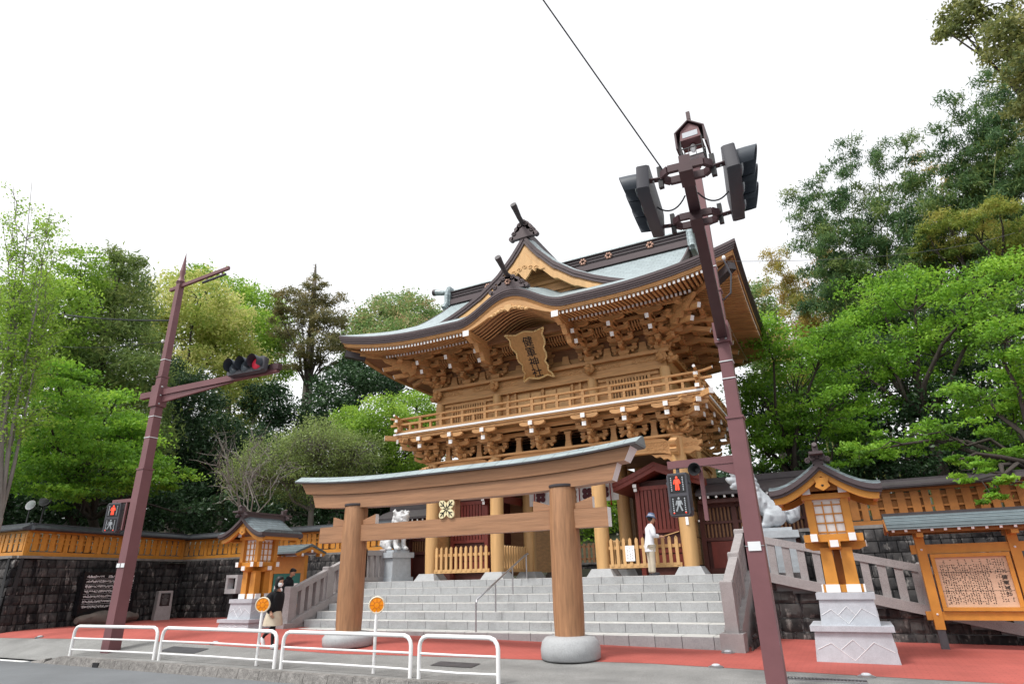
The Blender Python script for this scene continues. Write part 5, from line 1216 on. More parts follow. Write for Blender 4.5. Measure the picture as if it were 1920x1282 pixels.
# ================================================================ things along the dark wall
def wall_pt(s, off=0.0):
    A, B = Vector((*PA, 0)), Vector((*PB, 0)); d = (B-A).normalized(); n_ = Vector((d.y, -d.x, 0)); return A+d*s+n_*off, math.atan2(d.y, d.x)
p, ang = wall_pt(3.55, 0.30)
sl = thing('inscription_slab', 'black polished slab with rows of pale engraved writing on the dark wall', 'slab', (p.x, p.y, 0.5))
W = Matrix.Translation(p) @ Matrix.Rotation(ang, 4, 'Z')
G().bx(-1.15, 1.15, -0.06, 0.18, 0.5, 1.98).obj('panel', 'black_stone', sl, None, W)
g = G(); rr = random.Random(3)
for row in range(7):
    zz_ = 1.86-0.175*row; x_ = -1.02
    while x_ < 0.98:
        w_ = rr.uniform(.02, .05)
        if not (row == 0 and (-.35 < x_ < -.15 or .55 < x_ < .62)):
            for q in range(3): g.bc(x_+w_/2, -0.062, zz_-rr.uniform(0, .07), w_*rr.uniform(.5, 1), 0.003, rr.uniform(.016, .04))
        x_ += w_+rr.uniform(.004, .014)
    if row: g.bc(-0.02, -0.062, zz_+0.055, 2.06, 0.003, 0.006)
kind(g.obj('inscription', 'paper_white', sl, None, W), 'stuff')
# long rock the slab stands over
p, ang = wall_pt(3.5, 0.62); rk = G(); rr = random.Random(12)
n1, n2 = 15, 12; secs = []
for i in range(n1):
    t_ = i/(n1-1); r_ = 0.30*(math.sin(math.pi*min(0.97, max(0.03, t_))))**0.35
    secs.append([(-1.25+2.5*t_, r_*1.0*math.cos(2*math.pi*k/n2)*(1+rr.uniform(-.16, .16)), 0.24+0.85*r_*math.sin(2*math.pi*k/n2)*(1+rr.uniform(-.2, .2))) for k in range(n2)])
rk.loft(secs); ob = rk.obj('long_rock', 'rock_brown', None, 50, Matrix.Translation((p.x, p.y, 0.1)) @ Matrix.Rotation(ang, 4, 'Z')); tag(ob, 'long rough brown rock lying below the black inscription slab', 'rock')
p, ang = wall_pt(5.8, 0.75)
mn = thing('stone_marker', 'small upright stone marker with a black plate against the wall', 'marker', (p.x, p.y, 0.15))
W = Matrix.Translation(p) @ Matrix.Rotation(ang-0.5, 4, 'Z')
G().prism([(-0.3, 0.1), (0.3, 0.1), (0.26, 1.25), (-0.26, 1.25)], 'y', -0.2, 0.2).obj('block', 'granite_pink', mn, None, W)
pl = G().bx(-0.18, 0.18, -0.215, -0.2, 0.68, 1.16).obj('plate', 'black_stone', mn, None, W)
g = G()
for k in range(9): g.bc(0, -0.217, 1.1-0.045*k, 0.1+0.2*rr.random(), 0.002, 0.012)
kind(g.obj('engraving', 'wall_cap', pl, None, W), 'stuff')

# pale stone frame set against the wall behind the far lantern
fx, fy = -22.86, 18.9; sf = thing('stone_lantern', 'small pale stone lantern box on a post against the wall behind the wooden lantern', 'stone lantern', (fx, fy, 0.2))
G().bx(fx-0.14, fx+0.14, fy-0.16, fy+0.1, 0.1, 1.08).obj('post', 'joint_dark', sf)
G().bx(fx-0.34, fx+0.34, fy-0.2, fy+0.12, 1.08, 1.26).obj('base', 'stone_white', sf); G().bx(fx-0.34, fx+0.34, fy-0.2, fy+0.12, 1.68, 1.8).obj('lintel', 'stone_white', sf)
for s_ in (-1, 1): G().bx(fx+s_*0.28-0.06, fx+s_*0.28+0.06, fy-0.19, fy+0.1, 1.26, 1.68).obj('upright', 'stone_white', sf)
# ================================================================ signal poles
def square_pole(t, X, Y, secs):
    for (z0, z1, w0, w1) in secs:
        G().frus(X, Y, z0, z1, w0, w0, w1, w1).obj('pole_section', 'pole_paint', t)
        G().bc(X, Y, z1-0.02, w1+0.035, w1+0.035, 0.04).obj('collar', 'pole_paint', t)
def signal_head(t, W, hood_len=0.26, lit=2, name='signal_head', bodym='signal_grey'):
    """horizontal three-lamp head: local x along the head, facing -y, centre at origin"""
    sec = lambda y, s_: [(s_*0.63*c, y, 0.2*d) for c, d in ((-1, -.8), (-.9, -1), (.9, -1), (1, -.8), (1, .8), (.9, 1), (-.9, 1), (-1, .8))]
    b = G().loft([sec(0.1, 0.97), sec(0.07, 1), sec(-0.05, 1), sec(-0.07, 0.97)]).obj('signal_body', bodym, t, 40, W)
    for k in range(3):
        x = -0.4+0.4*k
        n = 22; inn, outr = [], []
        P = []
        for yy, f in ((-0.06, 1.0), (-0.06-hood_len*0.5, 1.0), (-0.06-hood_len, 0.97)):
            row = []
            for i in range(n+1):
                a = R(-35)+(R(250))*i/n; cut = 1.0 if yy > -0.1 else (0.55+0.45*math.sin(a) if math.sin(a) < 1 else 1)
                y_ = -0.06+(yy+0.06)*max(0.45, 0.78+0.22*math.sin(a))
                row.append((x+0.178*f*math.cos(a), y_, 0.178*f*math.sin(a)))
            P.append(row)
        g = G().grid(P).grid([[(x+(q[0]-x)*0.93, q[1], q[2]*0.93) for q in row] for row in P], None, True)
        g.obj('hood', 'signal_hood', b, 50, W)
        G().lathe([(0.16, 0), (0.155, 0.02), (0.11, 0.05), (0.03, 0.065)], 0, 0, 20).obj('lens', 'lamp_red_dim' if k == lit else 'lens_off', b, 50, W @ T(x, -0.065, 0, 0, None, R(90)))
    return b
def ped_signal(t, W):
    """two square faces, facing -y"""
    sec = lambda y, s_: [(s_*0.19*c, y, s_*0.36*d) for c, d in ((-1, -.9), (-.85, -1), (.85, -1), (1, -.9), (1, .9), (.85, 1), (-.85, 1), (-1, .9))]
    b = G().loft([sec(0.12, 0.93), sec(0.09, 1), sec(-0.06, 1), sec(-0.08, 0.96)]).obj('signal_body', 'signal_grey', t, 40, W)
    def fig(g, walk, y):
        g.ell(0, y, 0.105, 0.021, 0.006, 0.023, 10)
        g.prism([(-0.036, 0.075), (0.036, 0.075), (0.03, -0.01), (-0.03, -0.01)], 'y', y-0.003, y+0.003)
        L = [((-0.034, 0.07), (-0.056, 0.0), .012), ((0.034, 0.07), (0.056, 0.0), .012)]
        L += [((-0.017, 0), (-0.022, -0.105), .016), ((0.017, 0), (0.022, -0.105), .016)] if not walk else [((-0.008, 0), (-0.055, -0.105), .015), ((0.01, 0), (0.05, -0.1), .015)]
        for (a, b2), (c, d), r in L: g.tube([(a, y, b2), (c, y, d)], r, 6)
    for k, (zc, m_, walk) in enumerate(((0.175, 'lamp_red', 0), (-0.175, 'lens_off', 1))):
        W2 = W @ Matrix.Translation((0, 0, zc))
        f = G().bx(-0.145, 0.145, -0.086, -0.079, -0.145, 0.145).obj('signal_face', 'signal_black', b, None, W2)
        g = G(); fig(g, walk, -0.09); g.obj('figure', m_ if not walk else 'figure_grey', b, 50, W2)
        for s_ in (-1, 1):
            g = G()
            for q in range(8): g.bc(s_*0.105, -0.089, -0.105+0.03*q, 0.018, 0.004, 0.014)
            kind(g.obj('countdown_bar', 'glass_pale', b, None, W2), 'stuff')
            if walk: G().bc(s_*0.105, -0.09, -0.128, 0.022, 0.004, 0.018).obj('countdown_lamp', 'lamp_red', b, None, W2)
    for s_ in (-1, 1):
        for zz_ in (-0.25, 0.2): G().bc(s_*0.2, 0.0, zz_, 0.03, 0.06, 0.05).obj('latch', 'signal_grey', b, None, W)
    return b
# ---- nearer pole: arm reaching out over the road towards the camera, two heads, lamp house on top
QX, QY = -1.24, 10.34; qz = gz(QX, QY)
pr = thing('signal_pole', 'maroon signal pole with overhead arm, two traffic heads and lamp house on top', 'signal pole', (QX, QY, qz), 'maroon traffic signal poles')
square_pole(pr, QX, QY, ((qz-0.05, 3.78, 0.262, 0.242), (3.74, 6.05, 0.204, 0.175), (6.01, 8.72, 0.152, 0.13)))
for zz_ in (1.72,): G().bx(QX-0.09, QX+0.09, QY-0.142, QY-0.135, zz_, zz_+0.13).obj('plate', 'tape_white', pr); G().bc(QX, QY, zz_+0.07, 0.275, 0.275, 0.012).obj('tape_band', 'steel', pr)
for zz_, w in ((4.42, .212), (4.72, .209), (6.5, .168)): G().bc(QX, QY, zz_, w+0.006, w+0.006, 0.016).obj('tape_band', 'tape_white', pr)
A0, A1 = Vector((QX+0.0, QY-0.08, 5.24)), Vector((-0.775, 5.58, 5.47)); ad = (A1-A0).normalized(); az = math.atan2(ad.y, ad.x)
secs = []
side = Vector((-ad.y, ad.x, 0)).normalized()
for t_ in (0, 0.3, 0.7, 1):
    c = A0.lerp(A1, t_); w = lerp(0.085, 0.058, t_); h = lerp(0.12, 0.06, t_); secs.append([tuple(c-side*w-Vector((0, 0, h))), tuple(c+side*w-Vector((0, 0, h))), tuple(c+side*w+Vector((0, 0, h))), tuple(c-side*w+Vector((0, 0, h)))])
ob = G().loft(secs).obj('arm', 'signal_brown', pr); fix_normals(ob.data)
G().bx(QX-0.13, QX+0.13, QY-0.14, QY+0.11, 5.05, 5.42).obj('arm_clamp', 'pole_paint', pr)
for dx in (-0.06, 0.06):
    for zz_ in (5.1, 5.36): G().ell(QX+dx, QY-0.145, zz_, 0.022, 0.015, 0.022, 8).obj('bolt', 'steel', pr)
for t_ in (0.985, 0.79):
    c = A0.lerp(A1, t_)
    lp = [(-0.25, -0.035), (-0.18, -0.105), (0.18, -0.105), (0.25, -0.035), (0.25, 0.035), (0.18, 0.105), (-0.18, 0.105), (-0.25, 0.035)]
    Wm = Matrix.Translation(c-Vector((0, 0, 0.1))) @ Matrix.Rotation(az+math.pi/2, 4, 'Z')
    g = G()
    for (x0_, y0_), (x1_, y1_) in zip(lp, lp[1:]+lp[:1]): g.beam((x0_, y0_, 0), (x1_, y1_, 0), 0.045, 0.08)
    g.obj('mount_frame', 'signal_brown', pr, None, Wm)
    G().bc(0, 0, -0.01, 0.14, 0.3, 0.06).obj('mount_block', 'signal_brown', pr, None, Matrix.Translation(c-Vector((0, 0, 0.15))) @ Matrix.Rotation(az+math.pi/2, 4, 'Z'))
    for s_ in (-1, 1):
        q = c+side*s_*0.27; G().bc(0, 0, 0, 0.05, 0.05, 0.26).obj('mount_arm', 'signal_black', pr, None, Matrix.Translation(q-Vector((0, 0, 0.1)))); e = c+side*s_*0.46
        G().beam(tuple(q-Vector((0, 0, .12))), tuple(e-Vector((0, 0, .10))), 0.075, 0.012).obj('mount_strap', 'signal_brown', pr)
        for f in (0.4, 0.9): p_ = q.lerp(e, f); G().ell(p_.x, p_.y, p_.z-0.125, 0.016, 0.016, 0.016, 6).obj('bolt', 'steel', pr)
cm = A0.lerp(A1, 0.885)
for s_ in (-1, 1):
    c = cm+side*s_*0.46; rz = az if s_ > 0 else az+math.pi
    # local -y must point outward (side*s_)
    W = Matrix.Translation(c+Vector((0, 0, -0.06))) @ Matrix.Rotation(math.atan2((side*s_).y, (side*s_).x)+math.pi/2, 4, 'Z') @ Matrix.Rotation(R(-4), 4, 'X') @ Matrix.Diagonal((0.88, 0.78, 0.84, 1))
    signal_head(pr, W, 0.29, 5)
    pts = [cm+side*s_*0.07+Vector((0, 0, -0.06)), cm+side*s_*0.18+Vector((0, 0, -0.26)), cm+side*s_*0.32+Vector((0, 0, -0.26)), cm+side*s_*0.44+Vector((0, 0, -0.05))]
    p0_, p1_, p2_, p3_ = pts; G().tube([p0_*(1-u)**3+p1_*3*u*(1-u)**2+p2_*3*u*u*(1-u)+p3_*u**3 for u in np.linspace(0, 1, 12)], 0.009, 6).obj('lead', 'cable', pr, 50)
# lamp house
LZ = 8.72; LW = T(QX, QY, LZ+0.04, 0, (0.84, 0.84, 0.9))
lh = G().prism([(-0.24, 0.5), (0.24, 0.5), (0.2, 0.74), (0, 0.9), (-0.2, 0.74)], 'y', -0.24, 0.24).obj('lamp_house', 'pole_paint', pr, None, LW)
for s_ in (-1, 1):
    G().hexa([(0, -0.3, 0.93), (s_*0.34, -0.3, 0.68), (s_*0.34, 0.3, 0.68), (0, 0.3, 0.93), (0, -0.3, 0.96), (s_*0.34, -0.3, 0.71), (s_*0.34, 0.3, 0.71), (0, 0.3, 0.96)]).obj('lamp_roof', 'signal_brown', lh, None, LW)
    G().bx(*sorted((s_*0.3, s_*0.34)), -0.3, 0.3, 0.3, 0.69).obj('lamp_side', 'signal_brown', lh, None, LW)
G().bx(-0.17, 0.17, -0.246, -0.24, 0.55, 0.68).obj('lamp_glass', 'glass_pale', lh, None, LW)
g = G()
for sx in (-1, 1):
    for sy in (-1, 1): g.bc(sx*0.235, sy*0.235, 0.28, 0.022, 0.022, 0.46)
for zz_ in (0.06, 0.28):
    for s_ in (-1, 1): g.bc(0, s_*0.235, zz_, 0.49, 0.02, 0.02); g.bc(s_*0.235, 0, zz_, 0.02, 0.49, 0.02)
for k in (-1, 1):
    for s_ in (-1, 1): g.bc(k*0.08, s_*0.235, 0.17, 0.014, 0.014, 0.22); g.bc(s_*0.235, k*0.08, 0.17, 0.014, 0.014, 0.22)
kind(g.obj('lamp_cage', 'signal_black', lh, None, LW), 'stuff')
G().bx(-0.225, 0.225, -0.225, 0.225, 0.05, 0.07).obj('lamp_tray', 'glass_pale', lh, None, LW)
G().ell(0, 0, 0.40, 0.075, 0.075, 0.11, 12).obj('bulb', 'paper_white', lh, 50, LW)
G().lathe([(0.05, -0.03), (0.035, 0.05), (0.035, 0.06)], 0, 0, 10).bc(0, -0.02, 1.03, 0.07, 0.1, 0.2).bc(0, -0.02, 1.24, 0.085, 0.09, 0.2).obj('finial', 'signal_brown', lh, None, LW)
# pedestrian signal on its own short arm, loudspeaker horn
G().bx(-2.42, QX-0.13, QY-0.05, QY+0.05, 3.05, 3.17).obj('ped_arm', 'pole_paint', pr)
G().prism([(QX-0.13, 3.05), (QX-0.55, 3.05), (QX-0.13, 2.86)], 'y', QY-0.04, QY+0.04).obj('ped_gusset', 'pole_paint', pr)
G().tube([(-2.27, QY, 3.06), (-2.27, QY-0.02, 2.92)], 0.03, 8).obj('ped_hanger', 'signal_grey', pr)
ped_signal(pr, T(-2.27, QY-0.05, 2.62, R(-6), (0.92, 0.92, 0.95)))
G().bx(-1.93, -1.87, QY-0.03, QY+0.03, 2.2, 3.06).obj('side_strut', 'pole_paint', pr)
hn = G().lathe([(0.035, 0.0), (0.04, 0.1), (0.06, 0.17), (0.105, 0.22), (0.1, 0.222), (0.055, 0.17), (0.03, 0.1)], 0, 0, 20).obj('horn', 'signal_black', pr, 40, T(-1.92, QY-0.02, 2.98, R(-10), None, R(90)))
# ---- far pole
FX, FY = -16.75, 10.4; fz = gz(FX, FY)
pf = thing('signal_pole', 'maroon signal pole with spike top beyond the white guardrail, red signal on its arm', 'signal pole', (FX, FY, fz), 'maroon traffic signal poles')
square_pole(pf, FX, FY, ((fz-0.05, 4.45, 0.31, 0.28), (4.40, 7.1, 0.24, 0.22), (7.05, 10.15, 0.19, 0.165)))
for zz_, w in ((5.3, .25), (5.9, .246), (7.6, .208)): G().bc(FX, FY, zz_, w+0.006, w+0.006, 0.018).obj('tape_band', 'tape_white', pf)
for dx in (-0.08, 0.1): G().bx(FX+dx-0.07, FX+dx+0.07, FY-0.175, FY-0.165, 1.9, 2.0).obj('plate', 'tape_white', pf)
G().lathe([(0.1, 10.13), (0.13, 10.16), (0.1, 10.22), (0.06, 10.35), (0.085, 10.5), (0.075, 10.55), (0.0, 11.2)], FX, FY, 12).obj('spike', 'pole_paint', pf, 40)
adir = Vector((math.cos(R(9)), math.sin(R(9)), 0))
def bar3(p, q, w, h, nm, mt='pole_paint'): G().beam(p, q, w, h).obj(nm, mt, pf)
b0 = Vector((FX, FY, 6.62))
bar3(b0-adir*0.65+Vector((0, 0, -0.06)), b0+adir*4.05+Vector((0, 0, 0.2)), 0.13, 0.17, 'arm')
g = G().prism([(0.1, 6.52), (0.1, 6.30), (2.6, 6.62)], 'y', -0.03, 0.03); g.obj('arm_gusset', 'pole_paint', pf, None, Matrix.Translation((FX, FY, 0)) @ Matrix.Rotation(R(9), 4, 'Z'))
G().bc(FX, FY, 6.5, 0.32, 0.32, 0.62).obj('arm_clamp', 'pole_paint', pf)
for zz_ in (6.25, 6.5, 6.75): G().ell(FX+0.165, FY-0.06, zz_, 0.02, 0.03, 0.03, 8).obj('bolt', 'steel', pf)
hc = b0+adir*3.2+Vector((0.02, -0.2, 0.31))
signal_head(pf, Matrix.Translation(hc) @ Matrix.Rotation(R(4), 4, 'Z') @ Matrix.Rotation(R(-6), 4, 'X') @ Matrix.Diagonal((1.04, 1.04, 1.04, 1)), 0.27, 2)
for s_ in (-0.45, 0.6): bar3(b0+adir*(3.2+s_)+Vector((0, 0, .2)), hc+adir*s_+Vector((0, .08, 0)), 0.06, 0.06, 'mount_arm', 'signal_black')
G().bc(0, 0, 0, 0.3, 0.16, 0.16).obj('arm_end', 'signal_brown', pf, None, Matrix.Translation(b0+adir*3.95+Vector((0, 0, .26))) @ Matrix.Rotation(R(9), 4, 'Z'))
l0 = Vector((FX, FY, 10.0)); ld = Vector((math.cos(R(5)), math.sin(R(5)), 0))
bar3(l0-ld*0.4+Vector((0, 0, -.04)), l0+ld*1.95+Vector((0, 0, 0.22)), 0.075, 0.1, 'lamp_arm'); G().tube([l0+ld*0.95+Vector((0, 0, -0.06)), l0+ld*1.85+Vector((0, 0, 0.03))], 0.035, 8).obj('lamp_tube', 'signal_grey', pf, 50)
for f in (1.1, 1.7): bar3(l0+ld*f+Vector((0, 0, 0.0)), l0+ld*f+Vector((0, 0, 0.14)), 0.03, 0.03, 'lamp_bracket')
bar3((FX-0.1, FY-0.02, 3.62), (FX-0.98, FY-0.1, 3.62), 0.07, 0.09, 'ped_arm'); bar3((FX-0.42, FY-0.05, 3.6), (FX-0.42, FY-0.05, 2.85), 0.05, 0.05, 'side_strut')
ped_signal(pf, Matrix.Translation((FX-0.78, FY-0.12, 3.18)) @ Matrix.Rotation(R(24), 4, 'Z') @ Matrix.Diagonal((1.05, 1.05, 1.08, 1)))
G().tube([(FX-0.78, FY-0.1, 3.6), (FX-0.78, FY-0.1, 3.5)], 0.03, 8).obj('ped_hanger', 'signal_grey', pf)
G().ell(FX-0.28, FY-0.03, 8.25, 0.05, 0.05, 0.06, 8).obj('insulator', 'white_paint', pf, 50)
G().tube([(FX-0.28, FY-0.03, 8.2), (FX-0.32, FY, 7.9), (FX-0.2, FY, 7.6), (FX-0.15, FY, 7.9), (FX-0.1, FY, 8.2)], 0.012, 5).obj('lead', 'cable', pf)
# ---- overhead wires
def wire(label, p, q, sag, r=0.012, mt='cable'):
    p = Vector(p); q = Vector(q); pts = [p.lerp(q, k/16)+Vector((0, 0, -sag*4*(k/16)*(1-k/16))) for k in range(17)]
    tag(G().tube(pts, r, 5).obj('overhead_wire', mt), label, 'wire')
wire('thick dark overhead wire running up to the signal arm end', (-1.02, 5.62, 5.46), (-3.98, 0.42, 11.62), 0.0, 0.008)
wire('dark overhead wire tied to the far pole below its spike', (FX-0.1, FY, 8.9), (-34.4, 12.1, 14.6), 0.35, 0.028)
wire('thin bluish overhead wire reaching the far pole insulator', (FX-0.28, FY, 8.25), (-34, 12.8, 12.8), 0.4, 0.012)
wire('thin pale wire from the near pole towards the bamboo', (QX+0.08, QY, 6.62), (7.0, 24.1, 12.0), 0.3, 0.005, 'steel_dark')
G().ell(QX+0.22, QY+0.02, 6.66, 0.035, 0.035, 0.05, 8).obj('insulator', 'white_paint', pr, 50)
G().tube([(QX+0.22, QY, 6.6), (QX+0.3, QY, 6.3), (QX+0.24, QY, 5.95), (QX+0.1, QY, 5.85), (QX+0.05, QY, 5.98)], 0.016, 6).obj('lead', 'signal_grey', pr)

# ================================================================ white guardrails
def guardrail(label, x0, y0, x1, y1, dz=0.0):
    A = Vector((x0, y0, 0)); B = Vector((x1, y1, 0)); za, zb_ = gz(x0, y0)+dz, gz(x1, y1)+dz; d = (B-A).normalized(); H = 0.66; L = (B-A).length
    t = thing('guardrail', label, 'guardrail', (x0, y0, za), 'white tubular guardrails along the kerb')
    def P(s_, h): c = A+d*s_; return (c.x, c.y, lerp(za, zb_, s_/L)+h)
    pts = [P(0, -0.05), P(0, H-0.16), P(0.02, H-0.09), P(0.07, H-0.03), P(0.16, H)]+[P(L*k/6, H) for k in range(1, 6)]+[P(L-0.16, H), P(L-0.07, H-0.03), P(L-0.02, H-0.09), P(L, H-0.16), P(L, -0.05)]
    G().tube(pts, 0.036, 10).obj('frame', 'white_paint', t, 50)
    for h in (0.385, 0.13): G().tube([P(0.0, h), P(L*0.5, h+random.uniform(-.015, .015)), P(L, h)], 0.019, 8).obj('cross_bar', 'white_paint', t, 50)
guardrail('white tubular guardrail in front of the far maroon pole', -17.6, 9.93, -14.42, 9.98)
guardrail('white tubular guardrail whose far end is by the walking woman', -14.22, 9.97, -10.5, 9.86)
guardrail('white tubular guardrail in front of the far torii pillar', -10.3, 9.85, -7.12, 9.75)
guardrail('short white tubular guardrail at the open end of the row', -6.93, 9.74, -5.34, 9.68)
def marker(label, x, y):
    z = gz(x, y); t = thing('reflector_post', label, 'reflector', (x, y, z), 'orange reflector posts behind the guardrails')
    G().tube([(x, y, z-0.02), (x, y, z+1.05)], 0.03, 10).obj('post', 'white_paint', t, 50)
    W = Matrix.Translation((x, y, z+1.14)) @ Matrix.Rotation(R(33), 4, 'Z') @ Matrix.Rotation(R(90), 4, 'X')
    G().lathe([(0.13, -0.03), (0.152, -0.02), (0.152, 0.02), (0.14, 0.035), (0.128, 0.02)], 0, 0, 28).obj('rim', 'cream_rim', t, 40, W)
    G().lathe([(0.127, 0.0), (0.127, 0.026), (0.01, 0.034)], 0, 0, 28).obj('lens', 'orange_lens', t, None, W)
    g = G()
    for k in range(8): a = k*math.pi/4; g.tube([(0.05*math.cos(a), 0.05*math.sin(a), 0.032), (0.125*math.cos(a), 0.125*math.sin(a), 0.027)], 0.005, 4)
    g.tube([(0.052*math.cos(k*math.pi/8), 0.052*math.sin(k*math.pi/8), 0.032) for k in range(17)], 0.004, 4)
    kind(g.obj('groove', 'orange_groove', t, None, W), 'stuff')
marker('round orange reflector on a white post beside the walking woman', -11.15, 9.99); marker('round orange reflector on a white post between the torii pillars', -8.08, 9.94)
# floodlights on a stake behind the fence
for lx, ly, lz, lab, big in ((-29, 13.6, 4.6, 'small chrome floodlight on a stake above the fence corner', 0), (-29.0, 14.1, 4.84, 'round dark-backed floodlight beside the chrome one', 1)):
    t = thing('floodlight', lab, 'floodlight', (lx, ly, 2.4))
    G().tube([(lx, ly, 2.3), (lx, ly, lz-0.1)], 0.03, 6).obj('stake', 'steel_dark', t)
    W = T(lx, ly, lz, R(25), None, R(75))
    G().lathe([(0.05, -0.2), (0.1, -0.16), (0.18, 0.0), (0.2, 0.02)] if not big else [(0.1, -0.2), (0.12, -0.1), (0.25, -0.06), (0.26, 0.02)], 0, 0, 18).obj('housing', 'steel' if not big else 'signal_grey', t, 40, W)
    G().lathe([(0.17, 0.0), (0.16, 0.03), (0.02, 0.05)], 0, 0, 18).obj('glass', 'glass_pale' if not big else 'signal_grey', t, 40, W)
# ================================================================ people
def skin_obj(name, mt, parent, verts, edges, rad, wm, root=0, sub=2):
    me = bpy.data.meshes.new(name); me.from_pydata([tuple(v) for v in verts], edges, []); me.materials.append(MT[mt])
    o = put(me, name, parent, wm)
    md = o.modifiers.new('skin', 'SKIN'); md.use_smooth_shade = True; md.branch_smoothing = 0.6
    sv_ = me.skin_vertices[0].data
    for i, r in enumerate(rad): sv_[i].radius = (r, r) if not hasattr(r, '__len__') else r
    sv_[root].use_root = True
    sb_ = o.modifiers.new('sub', 'SUBSURF'); sb_.levels = sub; sb_.render_levels = sub
    return o
class Sk:
    def __init__(s): s.v = []; s.e = []; s.r = []
    def p(s, co, r, link=None):
        s.v.append(co); s.r.append(r); i = len(s.v)-1
        if link is not None: s.e.append((link, i))
        return i
    def chain(s, start, pts):
        k = start
        for co, r in pts: k = s.p(co, r, k)
        return k
def hand(g, wrist, elbow, palm_dir):
    """palm and five separate bent fingers at the end of a forearm"""
    w = Vector(wrist); d = (w-Vector(elbow)).normalized(); side = d.cross(Vector(palm_dir)).normalized(); nrm = side.cross(d).normalized()
    g.tube([w-d*0.01, w+d*0.03, w+d*0.075], [0.024, 0.034, 0.032], 8)
    for k, (off_, L) in enumerate(((-0.027, 0.062), (-0.009, 0.072), (0.009, 0.068), (0.026, 0.055))):
        b = w+d*0.07+side*off_; g.tube([b, b+d*L*0.5+nrm*0.006, b+d*L*0.85+nrm*0.028, b+d*L*0.9+nrm*0.045], [0.0095, 0.009, 0.008, 0.006], 6)
    b = w+d*0.025-side*0.03; g.tube([b, b+d*0.03-side*0.022+nrm*0.008, b+d*0.058-side*0.018+nrm*0.024], [0.012, 0.011, 0.008], 6)
def head(g, x, y, z, fwd, tilt=0.0, s_=1.0):
    """head mesh added to g, facing horizontal direction fwd"""
    f = Vector((fwd[0], fwd[1], 0)).normalized(); r_ = Vector((-f.y, f.x, 0)); u = Vector((0, 0, 1))
    f = (f*math.cos(tilt)-u*math.sin(tilt)); u = f.cross(-r_) if f.cross(-r_).z > 0 else f.cross(r_)
    c = Vector((x, y, z))
    def P(a, b, c_): return c+f*a*s_+r_*b*s_+u*c_*s_
    n = 16; secs = []
    for zz_, fr, bk, wd in ((-0.115, .055, .0, .022), (-0.1, .078, .02, .046), (-0.06, .088, .06, .062), (-0.02, .09, .085, .07), (0.03, .092, .098, .074), (0.07, .082, .09, .068), (0.1, .05, .06, .045), (0.113, .01, .02, .012)):
        row = []
        for k in range(n):
            a = 2*math.pi*k/n; q = math.cos(a); row.append(tuple(P((fr if q > 0 else bk)*q, wd*math.sin(a), zz_)))
        secs.append(row)
    g.loft(secs)
    g.tube([P(0.085, 0, 0.01), P(0.102, 0, -0.02), P(0.112, 0, -0.035), P(0.092, 0, -0.042)], [0.008, 0.011, 0.014, 0.008], 6)   # nose
    for b in (-1, 1):
        q = P(-0.005, b*0.074, -0.012); g.ell(q.x, q.y, q.z, 0.017, 0.017, 0.03, 7)
    return P
def person(name, label, loc, rz):
    t = thing(name, label, 'person', loc); return t, Matrix.Translation(loc) @ Matrix.Rotation(rz, 4, 'Z')
def face_bits(g2, P):
    pass
# ---- man in a white coat and blue hat with a long pole (local +y = the way he faces)
t, W = person('person', 'standing person in white coat, beige trousers and blue hat holding a long stick', (-5.1, 18.42, DECK), R(-52))
sk = Sk(); pel = sk.p((0, 0, 0.86), 0.11)
ch = sk.chain(pel, [((0, 0.02, 1.02), 0.09), ((0, 0.05, 1.2), 0.09), ((0, 0.07, 1.33), 0.055)]); nk = sk.chain(ch, [((0, 0.1, 1.4), 0.05), ((0, 0.12, 1.46), 0.048)])
for s_ in (-1, 1):
    sk.chain(pel, [((s_*0.085, 0.0, 0.8), 0.085), ((s_*0.09, 0.02, 0.45), 0.055), ((s_*0.09, -0.01, 0.09), 0.038), ((s_*0.09, 0.05, 0.04), 0.035), ((s_*0.1, 0.15, 0.03), 0.03)])
    sk.chain(ch, [((s_*0.14, 0.05, 1.27), 0.035), ((s_*0.21, 0.06, 1.07), 0.036), ((s_*(0.16 if s_ > 0 else 0.1), 0.29, 1.05), 0.03)])
body = skin_obj('body', 'skin', t, sk.v, sk.e, sk.r, W, pel)
g = G(); P = head(g, 0, 0.145, 1.55, (0, 1), 0.25); g.obj('head', 'skin', t, 60, W)
for hd in (((0.16, 0.29, 1.05), (0.21, 0.06, 1.07), (0, 0, -1)), ((-0.1, 0.29, 1.05), (-0.21, 0.06, 1.07), (0, 0, -1))): gh = G(); hand(gh, *hd); gh.obj('hand', 'skin', t, 60, W)
g = G()
for b in (-1, 1): q = P(0.084, b*0.03, 0.012); g.ell(q.x, q.y, q.z, 0.008, 0.006, 0.005, 6)
q = P(0.088, 0, -0.066); g.ell(q.x, q.y, q.z, 0.022, 0.005, 0.004, 6); g.obj('face_detail', 'hair', t, None, W)
co = Sk(); c0 = co.p((0, 0.0, 0.72), (0.165, 0.13)); c3 = co.chain(c0, [((0, 0.0, 0.9), (0.175, 0.14)), ((0, 0.03, 1.08), (0.18, 0.145)), ((0, 0.06, 1.24), (0.175, 0.14)), ((0, 0.08, 1.36), (0.12, 0.11)), ((0, 0.1, 1.42), (0.08, 0.08))])
for s_ in (-1, 1): co.chain(c3-2, [((s_*0.175, 0.06, 1.29), 0.1), ((s_*0.225, 0.06, 1.07), 0.075), ((s_*(0.18 if s_ > 0 else 0.12), 0.24, 1.055), 0.055)])
skin_obj('coat', 'coat_white', t, co.v, co.e, co.r, W, c0)
G().lathe([(0.172, 0.64), (0.176, 0.66), (0.165, 0.85), (0.13, 1.0)], 0, 0.0, 20).obj('coat_hem', 'coat_white', t, 50, W @ T(0, 0, 0, 0, (1, 0.85, 1)))
